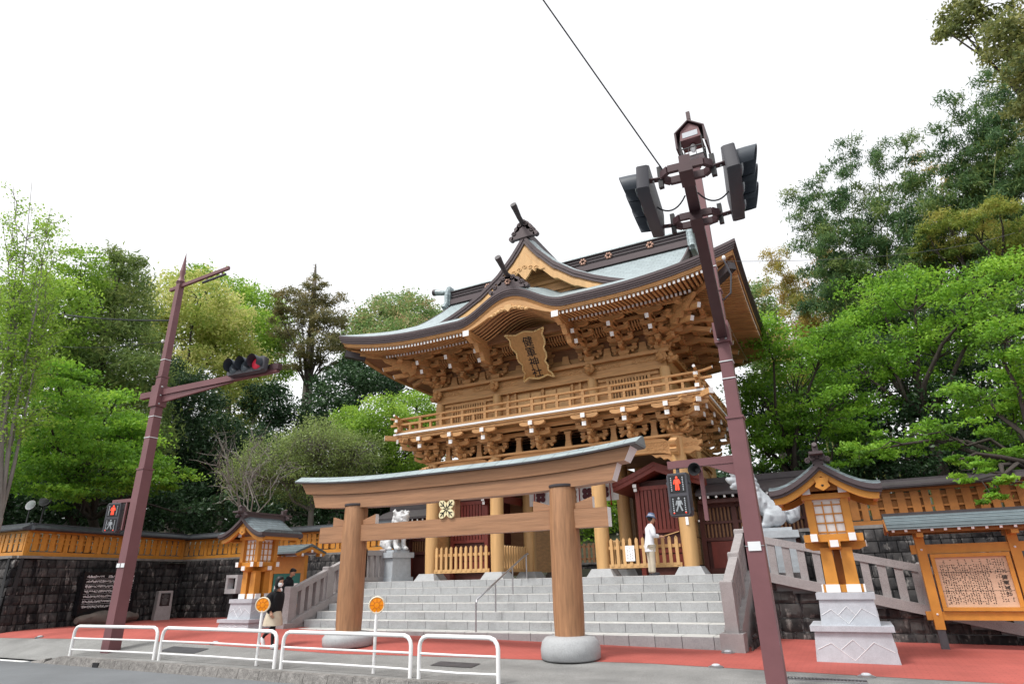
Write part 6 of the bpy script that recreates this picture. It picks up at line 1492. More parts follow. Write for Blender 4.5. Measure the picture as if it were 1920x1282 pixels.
tr = Sk(); t0 = tr.p((0, 0, 0.82), 0.13)
for s_ in (-1, 1): tr.chain(t0, [((s_*0.085, 0, 0.74), 0.105), ((s_*0.09, 0.015, 0.45), 0.085), ((s_*0.09, 0.0, 0.12), 0.075), ((s_*0.09, 0.005, 0.07), 0.07)])
skin_obj('trousers', 'trousers_beige', t, tr.v, tr.e, tr.r, W, t0)
for s_ in (-1, 1): G().ell(s_*0.095, 0.07, 0.04, 0.05, 0.13, 0.05, 12).obj('shoe', 'shoe_dark', t, 50, W)
g = G().ell(0, 0.11, 1.57, 0.082, 0.1, 0.095, 14).obj('hair', 'hair', t, 50, W)
Wh = W @ T(0, 0.135, 1.635, 0, None, R(-14))
G().lathe([(0.15, -0.045), (0.155, -0.04), (0.105, 0.0), (0.1, 0.03), (0.098, 0.06), (0.08, 0.085), (0.03, 0.095)], 0, 0, 22).obj('hat', 'hat_blue', t, 40, Wh)
G().lathe([(0.107, 0.0), (0.107, 0.025), (0.1, 0.03)], 0, 0, 22).obj('hat_band', 'hat_band', t, 40, Wh)
a = W @ Vector((-0.14, 0.36, 1.03)); b = Vector((-4.28, 18.74, 2.58))
d_ = (b-a).normalized(); st = thing('long_stick', 'long pale wooden stick held against the gate pillar', 'stick', tuple(a)); G().tube([a-d_*0.18, a+d_*0.4, b], [0.014, 0.013, 0.011], 8).obj('shaft', 'gate_wood_pale', st, 50)
# ---- woman walking, black knit top, mask
wz = gz(-12.3, 11.35)
t, W = person('person', 'walking person in loose black top, beige skirt and white mask behind the guardrail', (-12.28, 11.36, wz), R(-90))
sk = Sk(); pel = sk.p((0, 0, 0.8), 0.1)
ch = sk.chain(pel, [((0, 0.02, 0.96), 0.08), ((0, 0.04, 1.12), 0.08), ((0, 0.04, 1.22), 0.045)]); sk.chain(ch, [((0, 0.06, 1.29), 0.042), ((0, 0.07, 1.34), 0.042)])
sk.chain(ch, [((0.12, 0.03, 1.15), 0.03), ((0.19, -0.02, 0.98), 0.04), ((0.19, 0.1, 0.76), 0.026)]); sk.chain(ch, [((-0.12, 0.03, 1.15), 0.03), ((-0.19, -0.08, 0.99), 0.04), ((-0.19, -0.1, 0.77), 0.026)])
skin_obj('body', 'skin', t, sk.v, sk.e, sk.r, W, pel)
lg = Sk(); l0_ = lg.p((0, 0, 0.78), 0.105)
lg.chain(l0_, [((0.07, 0.03, 0.7), 0.08), ((0.075, 0.11, 0.42), 0.055), ((0.08, 0.13, 0.1), 0.036), ((0.08, 0.15, 0.05), 0.035)])
lg.chain(l0_, [((-0.075, -0.03, 0.7), 0.09), ((-0.08, -0.06, 0.43), 0.058), ((-0.08, -0.34, 0.24), 0.038), ((-0.08, -0.36, 0.18), 0.035)])
skin_obj('tights', 'tights_black', t, lg.v, lg.e, lg.r, W, l0_)
def shoe(x, y, z, pitch):
    Ws = W @ T(x, y, z, 0, None, pitch)
    secs = [[(w*math.cos(2*math.pi*k/10), yy, max(-0.03, h*math.sin(2*math.pi*k/10))) for k in range(10)] for yy, w, h in ((-0.1, .02, .03), (-0.085, .036, .06), (-0.03, .04, .062), (0.05, .043, .045), (0.11, .038, .03), (0.135, .015, .012))]
    return G().loft(secs).obj('shoe', 'shoe_white', t, 50, Ws)
shoe(0.08, 0.19, 0.035, 0); shoe(-0.08, -0.36, 0.12, R(-62))
so = Sk(); s0 = so.p((0, 0, 0.62), (0.22, 0.17)); s3 = so.chain(s0, [((0, 0.01, 0.88), (0.235, 0.185)), ((0, 0.03, 1.1), (0.2, 0.155)), ((0, 0.04, 1.22), (0.12, 0.1)), ((0, 0.055, 1.3), (0.075, 0.075))])
so.chain(s3-2, [((0.15, 0.03, 1.17), 0.085), ((0.21, -0.02, 0.98), 0.12), ((0.2, 0.06, 0.84), 0.1), ((0.19, 0.09, 0.78), 0.075)]); so.chain(s3-2, [((-0.15, 0.03, 1.17), 0.085), ((-0.21, -0.09, 0.99), 0.12), ((-0.2, -0.11, 0.85), 0.1), ((-0.19, -0.11, 0.79), 0.075)])
skin_obj('knit_top', 'knit_black', t, so.v, so.e, so.r, W, s0)
n = 28; P_ = [[(r_*1.08*(1+f*math.cos(k*7*2*math.pi/n))*math.cos(2*math.pi*k/n), r_*1.12*(1+f*math.cos(k*7*2*math.pi/n))*math.sin(2*math.pi*k/n), zz_) for k in range(n+1)] for zz_, r_, f in ((0.47, 0.2, .05), (0.58, 0.19, .03), (0.68, 0.17, .02), (0.78, 0.14, 0))]
G().grid(P_).obj('skirt', 'skirt_beige', t, 60, W)
g = G(); P = head(g, 0, 0.08, 1.42, (0, 1), 0.12, 0.95); g.obj('head', 'skin', t, 60, W)
for hd in (((0.19, 0.1, 0.76), (0.19, -0.02, 0.98), (-1, 0, 0)), ((-0.19, -0.1, 0.77), (-0.19, -0.08, 0.99), (1, 0, 0))): gh = G(); hand(gh, *hd); gh.obj('hand', 'skin', t, 60, W)
g = G()
for b in (-1, 1): q = P(0.085, b*0.03, 0.012); g.ell(q.x, q.y, q.z, 0.01, 0.006, 0.006, 6)
g.obj('eye', 'hair', t, None, W)
secs = [[tuple(P(fr*math.cos(a_), wd*math.sin(a_), zz_)) for a_ in np.linspace(-1.45, 1.45, 13)] for zz_, fr, wd in ((-0.112, .075, .05), (-0.08, .105, .068), (-0.045, .118, .073), (-0.012, .1, .076))]
G().grid(secs).obj('mask', 'paper_white', t, 60, W)
g = G(); n = 20; secs = []
for zz_, bk, wd, fr in ((0.135, .03, .03, .02), (0.12, .09, .075, .07), (0.07, .118, .098, .09), (0.02, .122, .102, .06), (-0.05, .12, .102, .045), (-0.11, .112, .1, .04), (-0.145, .095, .085, .03)):
    secs.append([tuple(P((fr if math.cos(2*math.pi*k/n) > 0 else bk)*math.cos(2*math.pi*k/n), wd*math.sin(2*math.pi*k/n), zz_)) for k in range(n)])
g.loft(secs).obj('hair', 'hair', t, 50, W)
# ---- man in a black jacket looking down, beside the newel
mz = gz(-15.55, 14.75)
t, W = person('person', 'person in black jacket looking down beside the stair newel', (-15.62, 14.85, mz), R(-75)); W = W @ Matrix.Diagonal((0.95, 0.95, 0.95, 1))
sk = Sk(); pel = sk.p((0, 0, 0.88), 0.11); ch = sk.chain(pel, [((0, 0.01, 1.05), 0.09), ((0, 0.03, 1.25), 0.09), ((0, 0.04, 1.38), 0.05)]); sk.chain(ch, [((0, 0.09, 1.45), 0.05), ((0, 0.12, 1.5), 0.05)])
for s_ in (-1, 1): sk.chain(ch, [((s_*0.13, 0.03, 1.3), 0.035), ((s_*0.2, 0.02, 1.1), 0.036), ((s_*0.12, 0.24, 1.12), 0.03)])
skin_obj('body', 'skin', t, sk.v, sk.e, sk.r, W, pel)
jk = Sk(); j0 = jk.p((0, 0, 0.82), (0.175, 0.13)); j3 = jk.chain(j0, [((0, 0.01, 1.05), (0.18, 0.135)), ((0, 0.03, 1.25), (0.185, 0.14)), ((0, 0.05, 1.4), (0.13, 0.11)), ((0, 0.08, 1.48), (0.09, 0.09))])
for s_ in (-1, 1): jk.chain(j3-2, [((s_*0.18, 0.03, 1.33), 0.1), ((s_*0.215, 0.02, 1.1), 0.08), ((s_*0.14, 0.2, 1.11), 0.05)])
skin_obj('jacket', 'jacket_black', t, jk.v, jk.e, jk.r, W, j0)
tr = Sk(); t0 = tr.p((0, 0, 0.86), 0.125)
for s_, y_ in ((-1, -0.03), (1, 0.06)): tr.chain(t0, [((s_*0.085, 0, 0.78), 0.1), ((s_*0.09, y_+0.02, 0.46), 0.08), ((s_*0.09, y_, 0.1), 0.065), ((s_*0.09, y_, 0.06), 0.06)])
skin_obj('trousers', 'jacket_black', t, tr.v, tr.e, tr.r, W, t0)
for s_, y_ in ((-1, -0.03), (1, 0.06)): G().ell(s_*0.09, y_+0.06, 0.045, 0.05, 0.14, 0.055, 12).obj('shoe', 'shoe_blue', t, 50, W)
g = G(); P = head(g, 0, 0.155, 1.585, (0, 1), 0.5); g.obj('head', 'skin', t, 60, W)
for hd in (((0.12, 0.24, 1.12), (0.2, 0.02, 1.1), (0, 0, -1)), ((-0.12, 0.24, 1.12), (-0.2, 0.02, 1.1), (0, 0, -1))): gh = G(); hand(gh, *hd); gh.obj('hand', 'skin', t, 60, W)
g = G()
for b in (-1, 1): q = P(0.085, b*0.03, 0.012); g.ell(q.x, q.y, q.z, 0.01, 0.006, 0.006, 6)
q = P(0.088, 0, -0.066); g.ell(q.x, q.y, q.z, 0.022, 0.005, 0.004, 6); g.obj('face_detail', 'hair', t, None, W)
secs = []
for zz_, bk, wd, fr in ((0.128, .03, .03, .03), (0.115, .085, .07, .08), (0.075, .112, .086, .1), (0.035, .115, .084, .05), (-0.02, .105, .078, -.02), (-0.05, .09, .06, -.04)):
    secs.append([tuple(P((fr if math.cos(2*math.pi*k/n) > 0 else bk)*math.cos(2*math.pi*k/n), wd*math.sin(2*math.pi*k/n), zz_)) for k in range(n)])
G().loft(secs).obj('hair', 'hair', t, 50, W)
# ================================================================ trees
RN = np.random.RandomState(11)
def at_px(px, py, dist):
    d = fw*FPX+rt*(px-960)-up*(py-641); t = dist/math.hypot(d.x, d.y); return Vector((d.x*t, d.y*t, EYE+d.z*t))
def leaf_mat(name, stops, trans=0.35, rough=0.5):
    m_ = bpy.data.materials.new(name); m_.use_nodes = True; MT[name] = m_; n = m_.node_tree.nodes; l = m_.node_tree.links; n.clear()
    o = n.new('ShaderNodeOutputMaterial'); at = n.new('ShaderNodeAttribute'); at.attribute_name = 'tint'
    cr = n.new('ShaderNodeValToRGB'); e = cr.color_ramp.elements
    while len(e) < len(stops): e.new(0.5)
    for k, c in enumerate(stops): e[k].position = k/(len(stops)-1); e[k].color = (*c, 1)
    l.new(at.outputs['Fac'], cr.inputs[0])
    p = n.new('ShaderNodeBsdfPrincipled'); p.inputs['Roughness'].default_value = rough; p.inputs['Specular IOR Level'].default_value = 0.3; l.new(cr.outputs[0], p.inputs['Base Color'])
    tr_ = n.new('ShaderNodeBsdfTranslucent'); hs_ = n.new('ShaderNodeHueSaturation'); hs_.inputs['Value'].default_value = 1.25; hs_.inputs['Hue'].default_value = 0.49; l.new(cr.outputs[0], hs_.inputs['Color']); l.new(hs_.outputs[0], tr_.inputs[0])
    mx = n.new('ShaderNodeMixShader'); mx.inputs[0].default_value = trans; l.new(p.outputs[0], mx.inputs[1]); l.new(tr_.outputs[0], mx.inputs[2]); l.new(mx.outputs[0], o.inputs[0])
leaf_mat('leaf_cherry', [(0.085, 0.19, 0.022), (0.165, 0.36, 0.034), (0.30, 0.52, 0.06)], 0.45)
leaf_mat('leaf_bright', [(0.13, 0.24, 0.035), (0.23, 0.40, 0.05), (0.37, 0.55, 0.085)], 0.42)
leaf_mat('leaf_cedar', [(0.095, 0.165, 0.05), (0.18, 0.27, 0.075), (0.28, 0.34, 0.10)], 0.4)
leaf_mat('leaf_lime', [(0.13, 0.21, 0.04), (0.27, 0.33, 0.06), (0.44, 0.40, 0.10)], 0.42)
leaf_mat('leaf_olive', [(0.08, 0.115, 0.035), (0.17, 0.20, 0.06), (0.34, 0.35, 0.12)], 0.4)
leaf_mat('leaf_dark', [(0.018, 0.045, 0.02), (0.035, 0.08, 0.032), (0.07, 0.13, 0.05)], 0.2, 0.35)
leaf_mat('leaf_yellow', [(0.25, 0.36, 0.07), (0.47, 0.53, 0.15), (0.64, 0.61, 0.26)], 0.42)
leaf_mat('leaf_brown', [(0.10, 0.125, 0.05), (0.19, 0.185, 0.075), (0.29, 0.24, 0.10)], 0.35)
leaf_mat('leaf_tipped', [(0.11, 0.21, 0.06), (0.21, 0.34, 0.11), (0.46, 0.36, 0.19)], 0.42)
leaf_mat('leaf_sage', [(0.16, 0.20, 0.08), (0.23, 0.31, 0.10), (0.31, 0.41, 0.13)], 0.4)
leaf_mat('leaf_bamboo', [(0.05, 0.11, 0.05), (0.09, 0.18, 0.065), (0.22, 0.29, 0.08)], 0.4)
leaf_mat('leaf_gold', [(0.20, 0.24, 0.06), (0.40, 0.35, 0.08), (0.52, 0.36, 0.12)], 0.42)
def leaves_mesh(name, mt, P, size, asp, tint, upb=0.5, droop=None):
    N = len(P)
    nrm = RN.normal(size=(N, 3)); nrm[:, 2] += upb; nrm /= np.linalg.norm(nrm, axis=1)[:, None]
    a = RN.normal(size=(N, 3))
    if droop is not None: a = a*0.45+np.array(droop)
    a -= nrm*np.sum(a*nrm, axis=1)[:, None]; a /= np.linalg.norm(a, axis=1)[:, None]+1e-9; b = np.cross(nrm, a)
    L = (size*RN.uniform(0.7, 1.3, N))[:, None]; Wd = L*asp
    v = np.empty((N, 4, 3)); v[:, 0] = P-a*L/2; v[:, 1] = P+b*Wd/2+a*L*0.05; v[:, 2] = P+a*L/2-nrm*L*0.12; v[:, 3] = P-b*Wd/2+a*L*0.05
    me = bpy.data.meshes.new(name); me.vertices.add(N*4); me.loops.add(N*4); me.polygons.add(N)
    me.vertices.foreach_set('co', v.reshape(-1).astype(np.float32)); me.loops.foreach_set('vertex_index', np.arange(N*4, dtype=np.int32))
    me.polygons.foreach_set('loop_start', np.arange(0, N*4, 4, dtype=np.int32)); me.polygons.foreach_set('loop_total', np.full(N, 4, dtype=np.int32))
    at = me.attributes.new('tint', 'FLOAT', 'FACE'); at.data.foreach_set('value', np.clip(tint, 0, 1).astype(np.float32))
    me.materials.append(MT[mt]); me.update(calc_edges=True); return me
def shell(n, c, r, inner=0.5):
    d = RN.normal(size=(n, 3)); d /= np.linalg.norm(d, axis=1)[:, None]; q = RN.uniform(inner**3, 1, n)**(1/3)
    return np.array(c)+d*q[:, None]*np.array(r)
def bend(p, q, k=4, j=0.06):
    p = Vector(p); q = Vector(q); L = min(3.5, (q-p).length); pts = [p]
    for i in range(1, k): pts.append(p.lerp(q, i/k)+Vector(RN.normal(size=3)*L*j)+Vector((0, 0, L*0.06*math.sin(math.pi*i/k))))
    return pts+[q]
NL = [0]
def tree(name, label, D, lobes, mt, leaf=0.15, asp=0.55, cover=2.6, clump=0.42, bark='bark', trunk=0.16, base=None, inner=0.45, upb=0.5, flat=0.6, twigs=0.25, group='trees behind the shrine walls', droop=None, spread=1.0, per=46, cat='tree', dz=0.15, tintvar=0.22, trunk_px=None):
    cs, rs = [], []
    for (px, py, rx, ry, *dov) in lobes:
        dd = dov[0] if dov else D*(1+RN.uniform(-dz, dz)*0.4); c = at_px(px, py, dd); dep = (c-Vector((0, 0, EYE))).dot(fw); k = dep/FPX
        cs.append(c); rs.append((rx*k, max(rx*k*0.9, 0.6), ry*k))
    if base is None:
        m_ = sum(cs, Vector())/len(cs); base = (m_.x+RN.uniform(-.5, .5), m_.y+RN.uniform(-.3, .8))
    bz = hill_z(*base) if not (-17 < base[0] < -1 and base[1] < 34) else 1.3
    t = thing(name, label, cat, (base[0], base[1], bz), group)
    topc = max(cs, key=lambda c: c.z); lowz = min(c.z-r[2] for c, r in zip(cs, rs))
    fork = Vector((lerp(base[0], topc.x, 0.25), lerp(base[1], topc.y, 0.25), max(bz+1.2, lerp(bz, lowz, 0.9) if lowz > bz+1 else bz+1.6)))
    g = G(); B = Vector((base[0], base[1], bz-0.3)); g.tube([B, B.lerp(fork, 0.5)+Vector((0.08, 0, 0)), fork], [trunk*1.25, trunk, trunk*0.85], 9)
    PT, TI = [], []
    for c, r in zip(cs, rs):
        dep = (c-Vector((0, 0, EYE))).dot(fw); lp = leaf*leaf*asp*0.5*0.62*(FPX/dep)**2
        n = int(cover*math.pi*r[0]*r[2]*(FPX/dep)**2/lp); ncl = max(4, n//per)
        pts = bend(fork, tuple(c), 4, 0.05); g.tube(pts, [trunk*0.6, trunk*0.45, trunk*0.34, trunk*0.22, trunk*0.1], 6)
        cl = shell(ncl, c, r, inner)
        rr = min(clump, 0.5*min(r))
        off_ = RN.normal(size=(ncl, per, 3))*np.array([rr*0.6, rr*0.6, rr*0.6*flat])
        PT.append((cl[:, None, :]+off_).reshape(-1, 3))
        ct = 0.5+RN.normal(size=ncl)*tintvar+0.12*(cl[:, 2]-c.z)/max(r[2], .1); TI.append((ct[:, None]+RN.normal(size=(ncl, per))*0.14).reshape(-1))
        for k in range(max(2, int(ncl*twigs))):
            q = cl[RN.randint(ncl)]; s_ = pts[RN.randint(3, 5)]; g.tube(bend(s_, tuple(q), 3, 0.08), [trunk*0.16, trunk*0.11, trunk*0.07, 0.006], 4)
    PT = np.concatenate(PT); TI = np.concatenate(TI); NL[0] += len(PT)
    g.obj('trunk', bark, t, 60)
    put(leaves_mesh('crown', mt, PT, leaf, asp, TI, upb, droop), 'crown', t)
    return t
# ---- left of the gate
tree('broadleaf_tree', 'bright green spreading tree between the pale bare tree and the dark cedar', 35, [(110, 575, 80, 55), (35, 580, 60, 60), (155, 495, 45, 32), (175, 550, 45, 35), (70, 650, 90, 55), (100, 530, 40, 30)], 'leaf_bright', 0.17, cover=1.9, flat=0.35)
tree('cedar_tree', 'dense dark cedar with rounded conical crown beside the far maroon pole', 37, [(232, 492, 28, 28), (224, 535, 50, 36), (214, 585, 72, 42), (207, 640, 92, 46), (203, 700, 104, 50), (200, 760, 112, 52), (200, 820, 112, 50)], 'leaf_cedar', 0.3, 0.22, cover=4.0, clump=0.6, inner=0.72, trunk=0.3, per=70, twigs=0.08, upb=0.2, flat=0.8)
tree('broadleaf_tree', 'big cream-yellow flowering evergreen tree behind the signal arm', 47, [(320, 560, 45, 45), (372, 560, 55, 50), (340, 635, 65, 55), (412, 640, 60, 55), (372, 700, 65, 50), (455, 700, 50, 50), (440, 770, 52, 42), (425, 600, 50, 45), (300, 620, 30, 40)], 'leaf_yellow', 0.24, cover=2.8, clump=0.7, inner=0.65, per=60, trunk=0.3, twigs=0.1)
tree('broadleaf_tree', 'fresh green rounded tree standing behind the yellow one', 58, [(410, 548, 60, 36), (480, 580, 55, 45), (455, 630, 70, 55), (510, 620, 40, 50), (500, 690, 50, 60), (380, 525, 40, 22)], 'leaf_bright', 0.28, cover=2.7, clump=0.8, inner=0.65, per=60, trunk=0.3, twigs=0.1)
c0, c1 = at_px(574, 772, 50), at_px(592, 495, 50)
ct = tree('conifer_tree', 'brownish layered conifer with bare grey spire and tall visible trunk', 50, [(592, 530, 28, 15), (552, 560, 38, 20), (615, 560, 32, 18), (585, 600, 50, 24), (535, 630, 30, 24), (628, 600, 26, 28), (600, 645, 50, 24), (552, 675, 42, 18), (640, 640, 24, 24), (525, 595, 20, 24), (575, 575, 34, 20), (620, 685, 30, 16)], 'leaf_brown', 0.26, 0.3, cover=2.2, clump=0.8, inner=0.3, per=70, flat=0.4, trunk=0.16, base=(c0.x, c0.y), twigs=0.15)
G().tube([(c0.x, c0.y, hill_z(c0.x, c0.y)-0.3), tuple(c0), tuple(c0.lerp(c1, 0.5)), tuple(c0.lerp(c1, 0.9)), tuple(c1)], [0.5, 0.42, 0.3, 0.16, 0.05], 10).obj('trunk', 'bark_pale', ct, 60)
for k in range(10): p_ = c0.lerp(c1, 0.9+0.01*k); a = RN.uniform(0, 6.28); G().tube([tuple(p_), (p_.x+0.35*math.cos(a), p_.y+0.35*math.sin(a), p_.z+0.12)], [0.03, 0.008], 4).obj('dead_branch', 'bark_pale', ct)
tree('broadleaf_tree', 'round tree with orange-tipped new leaves behind the gate eave', 54, [(715, 605, 55, 42), (775, 592, 50, 42), (675, 625, 40, 40), (755, 645, 70, 50), (812, 625, 38, 50), (700, 665, 60, 40), (740, 575, 40, 25)], 'leaf_tipped', 0.26, cover=2.9, clump=0.75, inner=0.65, per=60, trunk=0.3, twigs=0.1)
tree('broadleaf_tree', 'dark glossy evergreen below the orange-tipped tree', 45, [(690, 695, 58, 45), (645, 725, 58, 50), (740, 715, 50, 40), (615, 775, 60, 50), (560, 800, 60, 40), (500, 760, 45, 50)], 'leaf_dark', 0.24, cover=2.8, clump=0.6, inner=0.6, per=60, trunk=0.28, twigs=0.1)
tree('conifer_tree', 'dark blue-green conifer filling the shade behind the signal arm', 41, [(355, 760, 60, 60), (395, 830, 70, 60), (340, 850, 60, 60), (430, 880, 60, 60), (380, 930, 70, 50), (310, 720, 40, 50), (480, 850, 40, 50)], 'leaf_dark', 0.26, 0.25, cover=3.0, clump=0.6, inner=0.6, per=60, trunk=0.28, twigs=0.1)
tree('cherry_tree', 'large fresh green cherry tree spreading over the fence by the far pole', 29, [(85, 765, 95, 70), (195, 790, 85, 60), (55, 860, 95, 65), (160, 870, 105, 65), (250, 835, 65, 50), (15, 735, 55, 55), (275, 895, 65, 45), (325, 885, 40, 38), (100, 705, 65, 42), (130, 920, 90, 30)], 'leaf_cherry', 0.15, cover=1.9, clump=0.62, flat=0.26, inner=0.25, trunk=0.2, per=110, tintvar=0.28, base=(-29.5, 17.2))
tree('broadleaf_tree', 'grey-green thinly leaved tree above the small lantern', 32, [(520, 860, 75, 50), (595, 835, 75, 52), (660, 850, 65, 50), (560, 905, 95, 42), (470, 890, 55, 45), (640, 900, 70, 40)], 'leaf_sage', 0.10, cover=1.3, clump=0.4, inner=0.2, bark='bark_pale', trunk=0.15, twigs=0.9, per=30)
tree('broadleaf_tree', 'vivid green bushy tree close to the gate balcony', 33, [(720, 785, 65, 42), (782, 768, 48, 40), (690, 830, 65, 50), (762, 840, 58, 58), (660, 800, 45, 42), (805, 815, 35, 55)], 'leaf_bright', 0.15, cover=2.6, clump=0.4, flat=0.5, inner=0.5)
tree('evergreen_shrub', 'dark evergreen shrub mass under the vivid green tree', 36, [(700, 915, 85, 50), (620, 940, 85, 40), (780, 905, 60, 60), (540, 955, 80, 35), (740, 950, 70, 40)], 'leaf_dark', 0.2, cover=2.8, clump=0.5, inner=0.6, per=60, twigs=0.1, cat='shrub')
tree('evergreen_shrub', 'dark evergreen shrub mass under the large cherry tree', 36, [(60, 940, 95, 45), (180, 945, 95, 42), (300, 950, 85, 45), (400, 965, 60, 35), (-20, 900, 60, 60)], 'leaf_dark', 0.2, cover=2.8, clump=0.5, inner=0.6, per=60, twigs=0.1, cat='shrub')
# thin bare trees
def bare_tree(label, D, base_px, tips, leafm, nleaf, leaf=0.07, trunk=0.09, bark='bark_pale', sub=5):
    b = at_px(*base_px, D); z = hill_z(b.x, b.y); t = thing('bare_tree', label, 'tree', (b.x, b.y, z), 'trees behind the shrine walls')
    g = G(); B = Vector((b.x, b.y, z-0.3)); F = Vector((b.x, b.y, z+1.2)); g.tube([B, F], [trunk, trunk*0.8], 7); PT = []
    for tp in tips:
        q = at_px(*tp, D*(1+RN.uniform(-.04, .04))); pts = bend(F, q, 5, 0.04); g.tube(pts, [trunk*0.6, trunk*.45, trunk*.33, trunk*.22, trunk*.13, 0.006], 5)
        for k in range(sub*3):
            s_ = pts[RN.randint(1, 5)].lerp(pts[RN.randint(2, 6) if 0 else min(5, RN.randint(2, 6))], 0.5); L = RN.uniform(0.5, 1.5)
            d = (q-F).normalized()*0.9+Vector(RN.normal(size=3)*0.45); e = s_+d.normalized()*L; tw = bend(s_, e, 3, 0.06); g.tube(tw, [0.016, 0.012, 0.009, 0.004], 4); PT += [tuple(v) for v in tw[1:]]
            for m_ in range(2): f = e.lerp(s_, 0.5)+Vector(RN.normal(size=3)*0.3); g.tube([tw[2], f], [0.007, 0.003], 3); PT.append(tuple(f))
    g.obj('branches', bark, t, 60)
    if nleaf:
        P = np.array(PT); P = P[RN.randint(len(P), size=nleaf)]+RN.normal(size=(nleaf, 3))*0.12; put(leaves_mesh('leaves', leafm, P, leaf, 0.6, RN.uniform(0.3, 1, nleaf)), 'leaves', t); NL[0] += nleaf
    return t
bare_tree('tall pale slender tree with sparse new leaves at the picture edge over the fence', 25, (20, 900), [(25, 350), (60, 340), (95, 390), (5, 420), (110, 450), (45, 470), (80, 520), (-20, 500), (15, 560), (100, 570)], 'leaf_bright', 14000, 0.1, 0.1, sub=6)
bare_tree('leafless grey branching bush behind the small lantern', 27.5, (470, 960), [(410, 820), (440, 830), (470, 800), (500, 830), (425, 880), (540, 860), (455, 900), (400, 860)], 'leaf_sage', 150, 0.06, 0.06, sub=4)
# ---- right of the gate
tree('cherry_tree', 'fresh green cherry tree over the lattice wing beside the gate', 24.5, [(1435, 640, 60, 48), (1500, 690, 85, 55), (1420, 735, 55, 48), (1475, 790, 85, 48), (1545, 635, 58, 45), (1555, 770, 80, 48), (1430, 845, 55, 38), (1520, 850, 80, 38), (1600, 830, 60, 38), (1400, 800, 40, 50)], 'leaf_cherry', 0.125, cover=1.8, clump=0.55, flat=0.26, inner=0.2, trunk=0.17, twigs=0.5, per=110, tintvar=0.28)
tree('cherry_tree', 'tall fresh green cherry tree in front of the bamboo', 26, [(1640, 560, 75, 48), (1720, 540, 75, 50), (1655, 650, 85, 50), (1760, 640, 85, 55), (1830, 560, 75, 55), (1900, 520, 55, 55), (1700, 735, 85, 42), (1605, 690, 55, 48), (1590, 610, 45, 35)], 'leaf_cherry', 0.13, cover=1.5, clump=0.55, flat=0.26, inner=0.2, trunk=0.19, twigs=0.6, per=110, tintvar=0.28)
tree('cherry_tree', 'leafy cherry tree hanging over the fence behind the signboard', 22.3, [(1885, 640, 60, 48), (1830, 735, 85, 45), (1905, 790, 65, 45), (1765, 810, 80, 36), (1690, 830, 75, 30), (1885, 865, 60, 32), (1610, 850, 60, 30), (1835, 880, 50, 22, 19.2), (1900, 905, 34, 24, 19.0), (1850, 925, 26, 18, 19.0), (1795, 865, 34, 14, 19.4), (1930, 700, 50, 60)], 'leaf_cherry', 0.115, cover=1.8, clump=0.5, flat=0.28, inner=0.2, trunk=0.17, twigs=0.5, per=110, tintvar=0.28, base=(5.0, 21.6))
tree('evergreen_shrub', 'dark glossy evergreen shrubs behind the brown fence', 26.5, [(1700, 860, 110, 42), (1830, 845, 100, 50), (1570, 875, 90, 36), (1460, 895, 75, 32), (1910, 800, 60, 70), (1760, 760, 80, 50), (1640, 800, 70, 45), (1500, 780, 80, 55, 28.5), (1440, 760, 50, 60, 28), (1590, 740, 70, 50, 29), (1850, 700, 80, 60, 29), (1700, 690, 80, 45, 29.5)], 'leaf_dark', 0.15, cover=2.4, clump=0.4, inner=0.55, per=60, twigs=0.1, cat='shrub', group='evergreen shrubs behind the walls')
tree('broadleaf_tree', 'olive-leaved tree reaching in high over the bamboo', 19.5, [(1850, 12, 70, 26), (1905, 60, 50, 45), (1788, 38, 25, 30), (1775, 60, 16, 18), (1912, 130, 35, 40), (1925, 220, 30, 40), (1880, 90, 30, 30)], 'leaf_olive', 0.13, cover=3.2, clump=0.3, inner=0.2, trunk=0.16, base=(9.6, 20.9), twigs=0.12, upb=0.2)
tree('broadleaf_tree', 'yellow-green feathery tree crown between bamboo and cherry', 29, [(1775, 425, 48, 26), (1845, 405, 50, 24), (1905, 440, 45, 34), (1815, 470, 55, 28), (1755, 465, 35, 20), (1890, 500, 50, 34), (1740, 440, 20, 14), (1870, 385, 30, 16)], 'leaf_lime', 0.16, 0.22, cover=2.4, clump=0.6, inner=0.2, trunk=0.15, per=90, flat=0.35, droop=(0, 0, -0.5), tintvar=0.3)
tree('broadleaf_tree', 'mid green tree just behind the gate eave on the bamboo side', 42, [(1412, 560, 36, 44), (1432, 610, 48, 44), (1405, 640, 40, 60), (1450, 680, 50, 50)], 'leaf_tipped', 0.2, cover=2.8, clump=0.5, inner=0.5, per=60, trunk=0.2)
tree('broadleaf_tree', 'shaded dark tree seen through the gate passage', 44, [(1040, 960, 60, 50), (1110, 940, 60, 50), (1170, 950, 50, 60), (1080, 1010, 70, 40), (960, 960, 60, 60), (860, 950, 60, 50)], 'leaf_bright', 0.22, cover=2.6, clump=0.6, inner=0.5, per=60, trunk=0.25, twigs=0.1, base=(-17.5, 36.5))
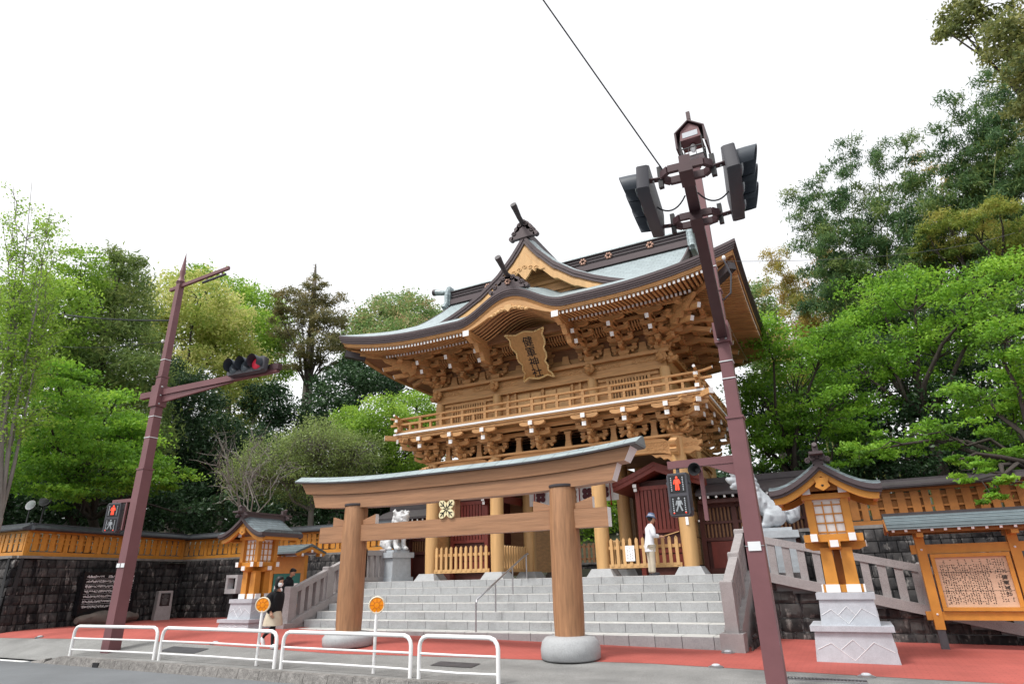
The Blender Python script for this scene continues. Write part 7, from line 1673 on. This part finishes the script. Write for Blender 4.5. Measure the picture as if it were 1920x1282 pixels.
# bamboo: each culm with its own drooping sprays
def bamboo(label, D, tip, foot, lm, nsp=26, leaf=0.235):
    a = at_px(*foot, D); z = hill_z(a.x, a.y); q = at_px(*tip, D*1.0); B = Vector((a.x, a.y, z-0.2)); H = q.z-z
    t = thing('bamboo', label, 'bamboo', (a.x, a.y, z), 'bamboo culms rising behind the cherry trees')
    bow = Vector((q.x, q.y, 0))-Vector((B.x, B.y, 0)); cu_ = lambda s_: Vector((B.x, B.y, z-0.2))+bow*(s_**2.3)+Vector((0, 0, (H+0.2)*(s_-0.07*s_**5)))
    n = 14; G().tube([cu_(k/n) for k in range(n+1)], [0.055*(1-0.9*k/n)+0.004 for k in range(n+1)], 6).obj('culm', 'bamboo_culm', t, 60)
    PT, TI = [], []; g = G()
    for k in range(nsp):
        s_ = 0.38+0.62*(k+0.5)/nsp; p = cu_(s_); a_ = RN.uniform(0, 6.28); L = (1.75*(1.1-s_)+0.6)*RN.uniform(0.6, 1.2)
        e = p+Vector((math.cos(a_)*L, math.sin(a_)*L, L*0.30)); br_ = [p, p.lerp(e, 0.5)+Vector((0, 0, 0.14*L)), e+Vector((0, 0, -0.22*L))]; g.tube(br_, [0.012, 0.008, 0.003], 4)
        m_ = int(300*L/1.5); u = RN.uniform(0.15, 1.05, m_)
        pp = np.array([tuple(br_[0].lerp(br_[1], min(1, 2*x)) if x < 0.5 else br_[1].lerp(br_[2], 2*x-1)) for x in u]); pp += RN.normal(size=(m_, 3))*np.array([0.17, 0.17, 0.15]); PT.append(pp); TI.append(np.full(m_, RN.normal(0.5, 0.22))+RN.normal(size=m_)*0.15)
    g.obj('branches', 'bamboo_culm', t)
    PT = np.concatenate(PT); NL[0] += len(PT)
    put(leaves_mesh('foliage', lm, PT, leaf, 0.21, np.concatenate(TI), 0.4, (0.0, 0.0, -0.7)), 'foliage', t)
BL = 'dark green bamboo culm arching over the cherry trees'
for tip, foot, D_ in (((1490, 325), (1640, 900), 32), ((1530, 290), (1660, 900), 33), ((1585, 215), (1690, 900), 32.5), ((1560, 330), (1650, 900), 31), ((1640, 225), (1740, 900), 33), ((1690, 210), (1790, 900), 32), ((1610, 380), (1690, 900), 32.5), ((1660, 320), (1730, 900), 31.5), ((1720, 300), (1780, 900), 33), ((1780, 140), (1870, 900), 31), ((1830, 200), (1890, 900), 32), ((1860, 150), (1930, 900), 31.5), ((1910, 260), (1930, 900), 31), ((1890, 330), (1920, 900), 32), ((1590, 440), (1650, 900), 33), ((1900, 60), (1950, 900), 31), ((1935, 110), (1980, 900), 31.5), ((1875, 220), (1900, 900), 32.5), ((1850, 90), (1920, 900), 33), ((1905, 20), (1985, 900), 32.5), ((1800, 230), (1850, 900), 31.5), ((1930, 200), (1960, 900), 32), ((1840, 290), (1860, 900), 33), ((1535, 380), (1620, 900), 32), ((1760, 330), (1800, 900), 31)):
    bamboo(BL, D_, tip, foot, 'leaf_bamboo', 24)
for tip, foot, D_ in (((1450, 440), (1540, 880), 36), ((1490, 480), (1560, 880), 36.5), ((1545, 440), (1600, 880), 37), ((1590, 480), (1620, 880), 36), ((1520, 540), (1570, 880), 36)):
    bamboo('yellowing bamboo culm between the gate eave and the dark bamboo', D_, tip, foot, 'leaf_gold', 26)
for tip, foot, D_ in (((1700, 250), (1800, 880), 34), ((1760, 260), (1830, 880), 34.5)):
    bamboo('thin half-bare bamboo culm with orange dry leaves', D_, tip, foot, 'leaf_gold', 7)
# far wooded slope closing the view
PT, TI = [], []
for k in range(34):
    px = -120+k*64
    for py, r_ in ((870, 70), (940, 60), (1000, 60)):
        if 640 < px < 1440 and py < 900: continue
        c = at_px(px+RN.uniform(-20, 20), py, 72+RN.uniform(-4, 4)); q = shell(14, c, (5, 4, 4.2), 0.5); PT.append((q[:, None, :]+RN.normal(size=(14, 40, 3))*0.9).reshape(-1, 3)); TI.append((RN.normal(0.45, 0.2, 14)[:, None]+RN.normal(size=(14, 40))*0.15).reshape(-1))
PT = np.concatenate(PT); o = put(leaves_mesh('far_wood', 'leaf_dark', PT, 0.75, 0.6, np.concatenate(TI)), 'far_wood'); kind(o, 'stuff'); tag(o, 'dark wooded slope far behind the shrine', 'wood')
print('LEAVES', NL[0])
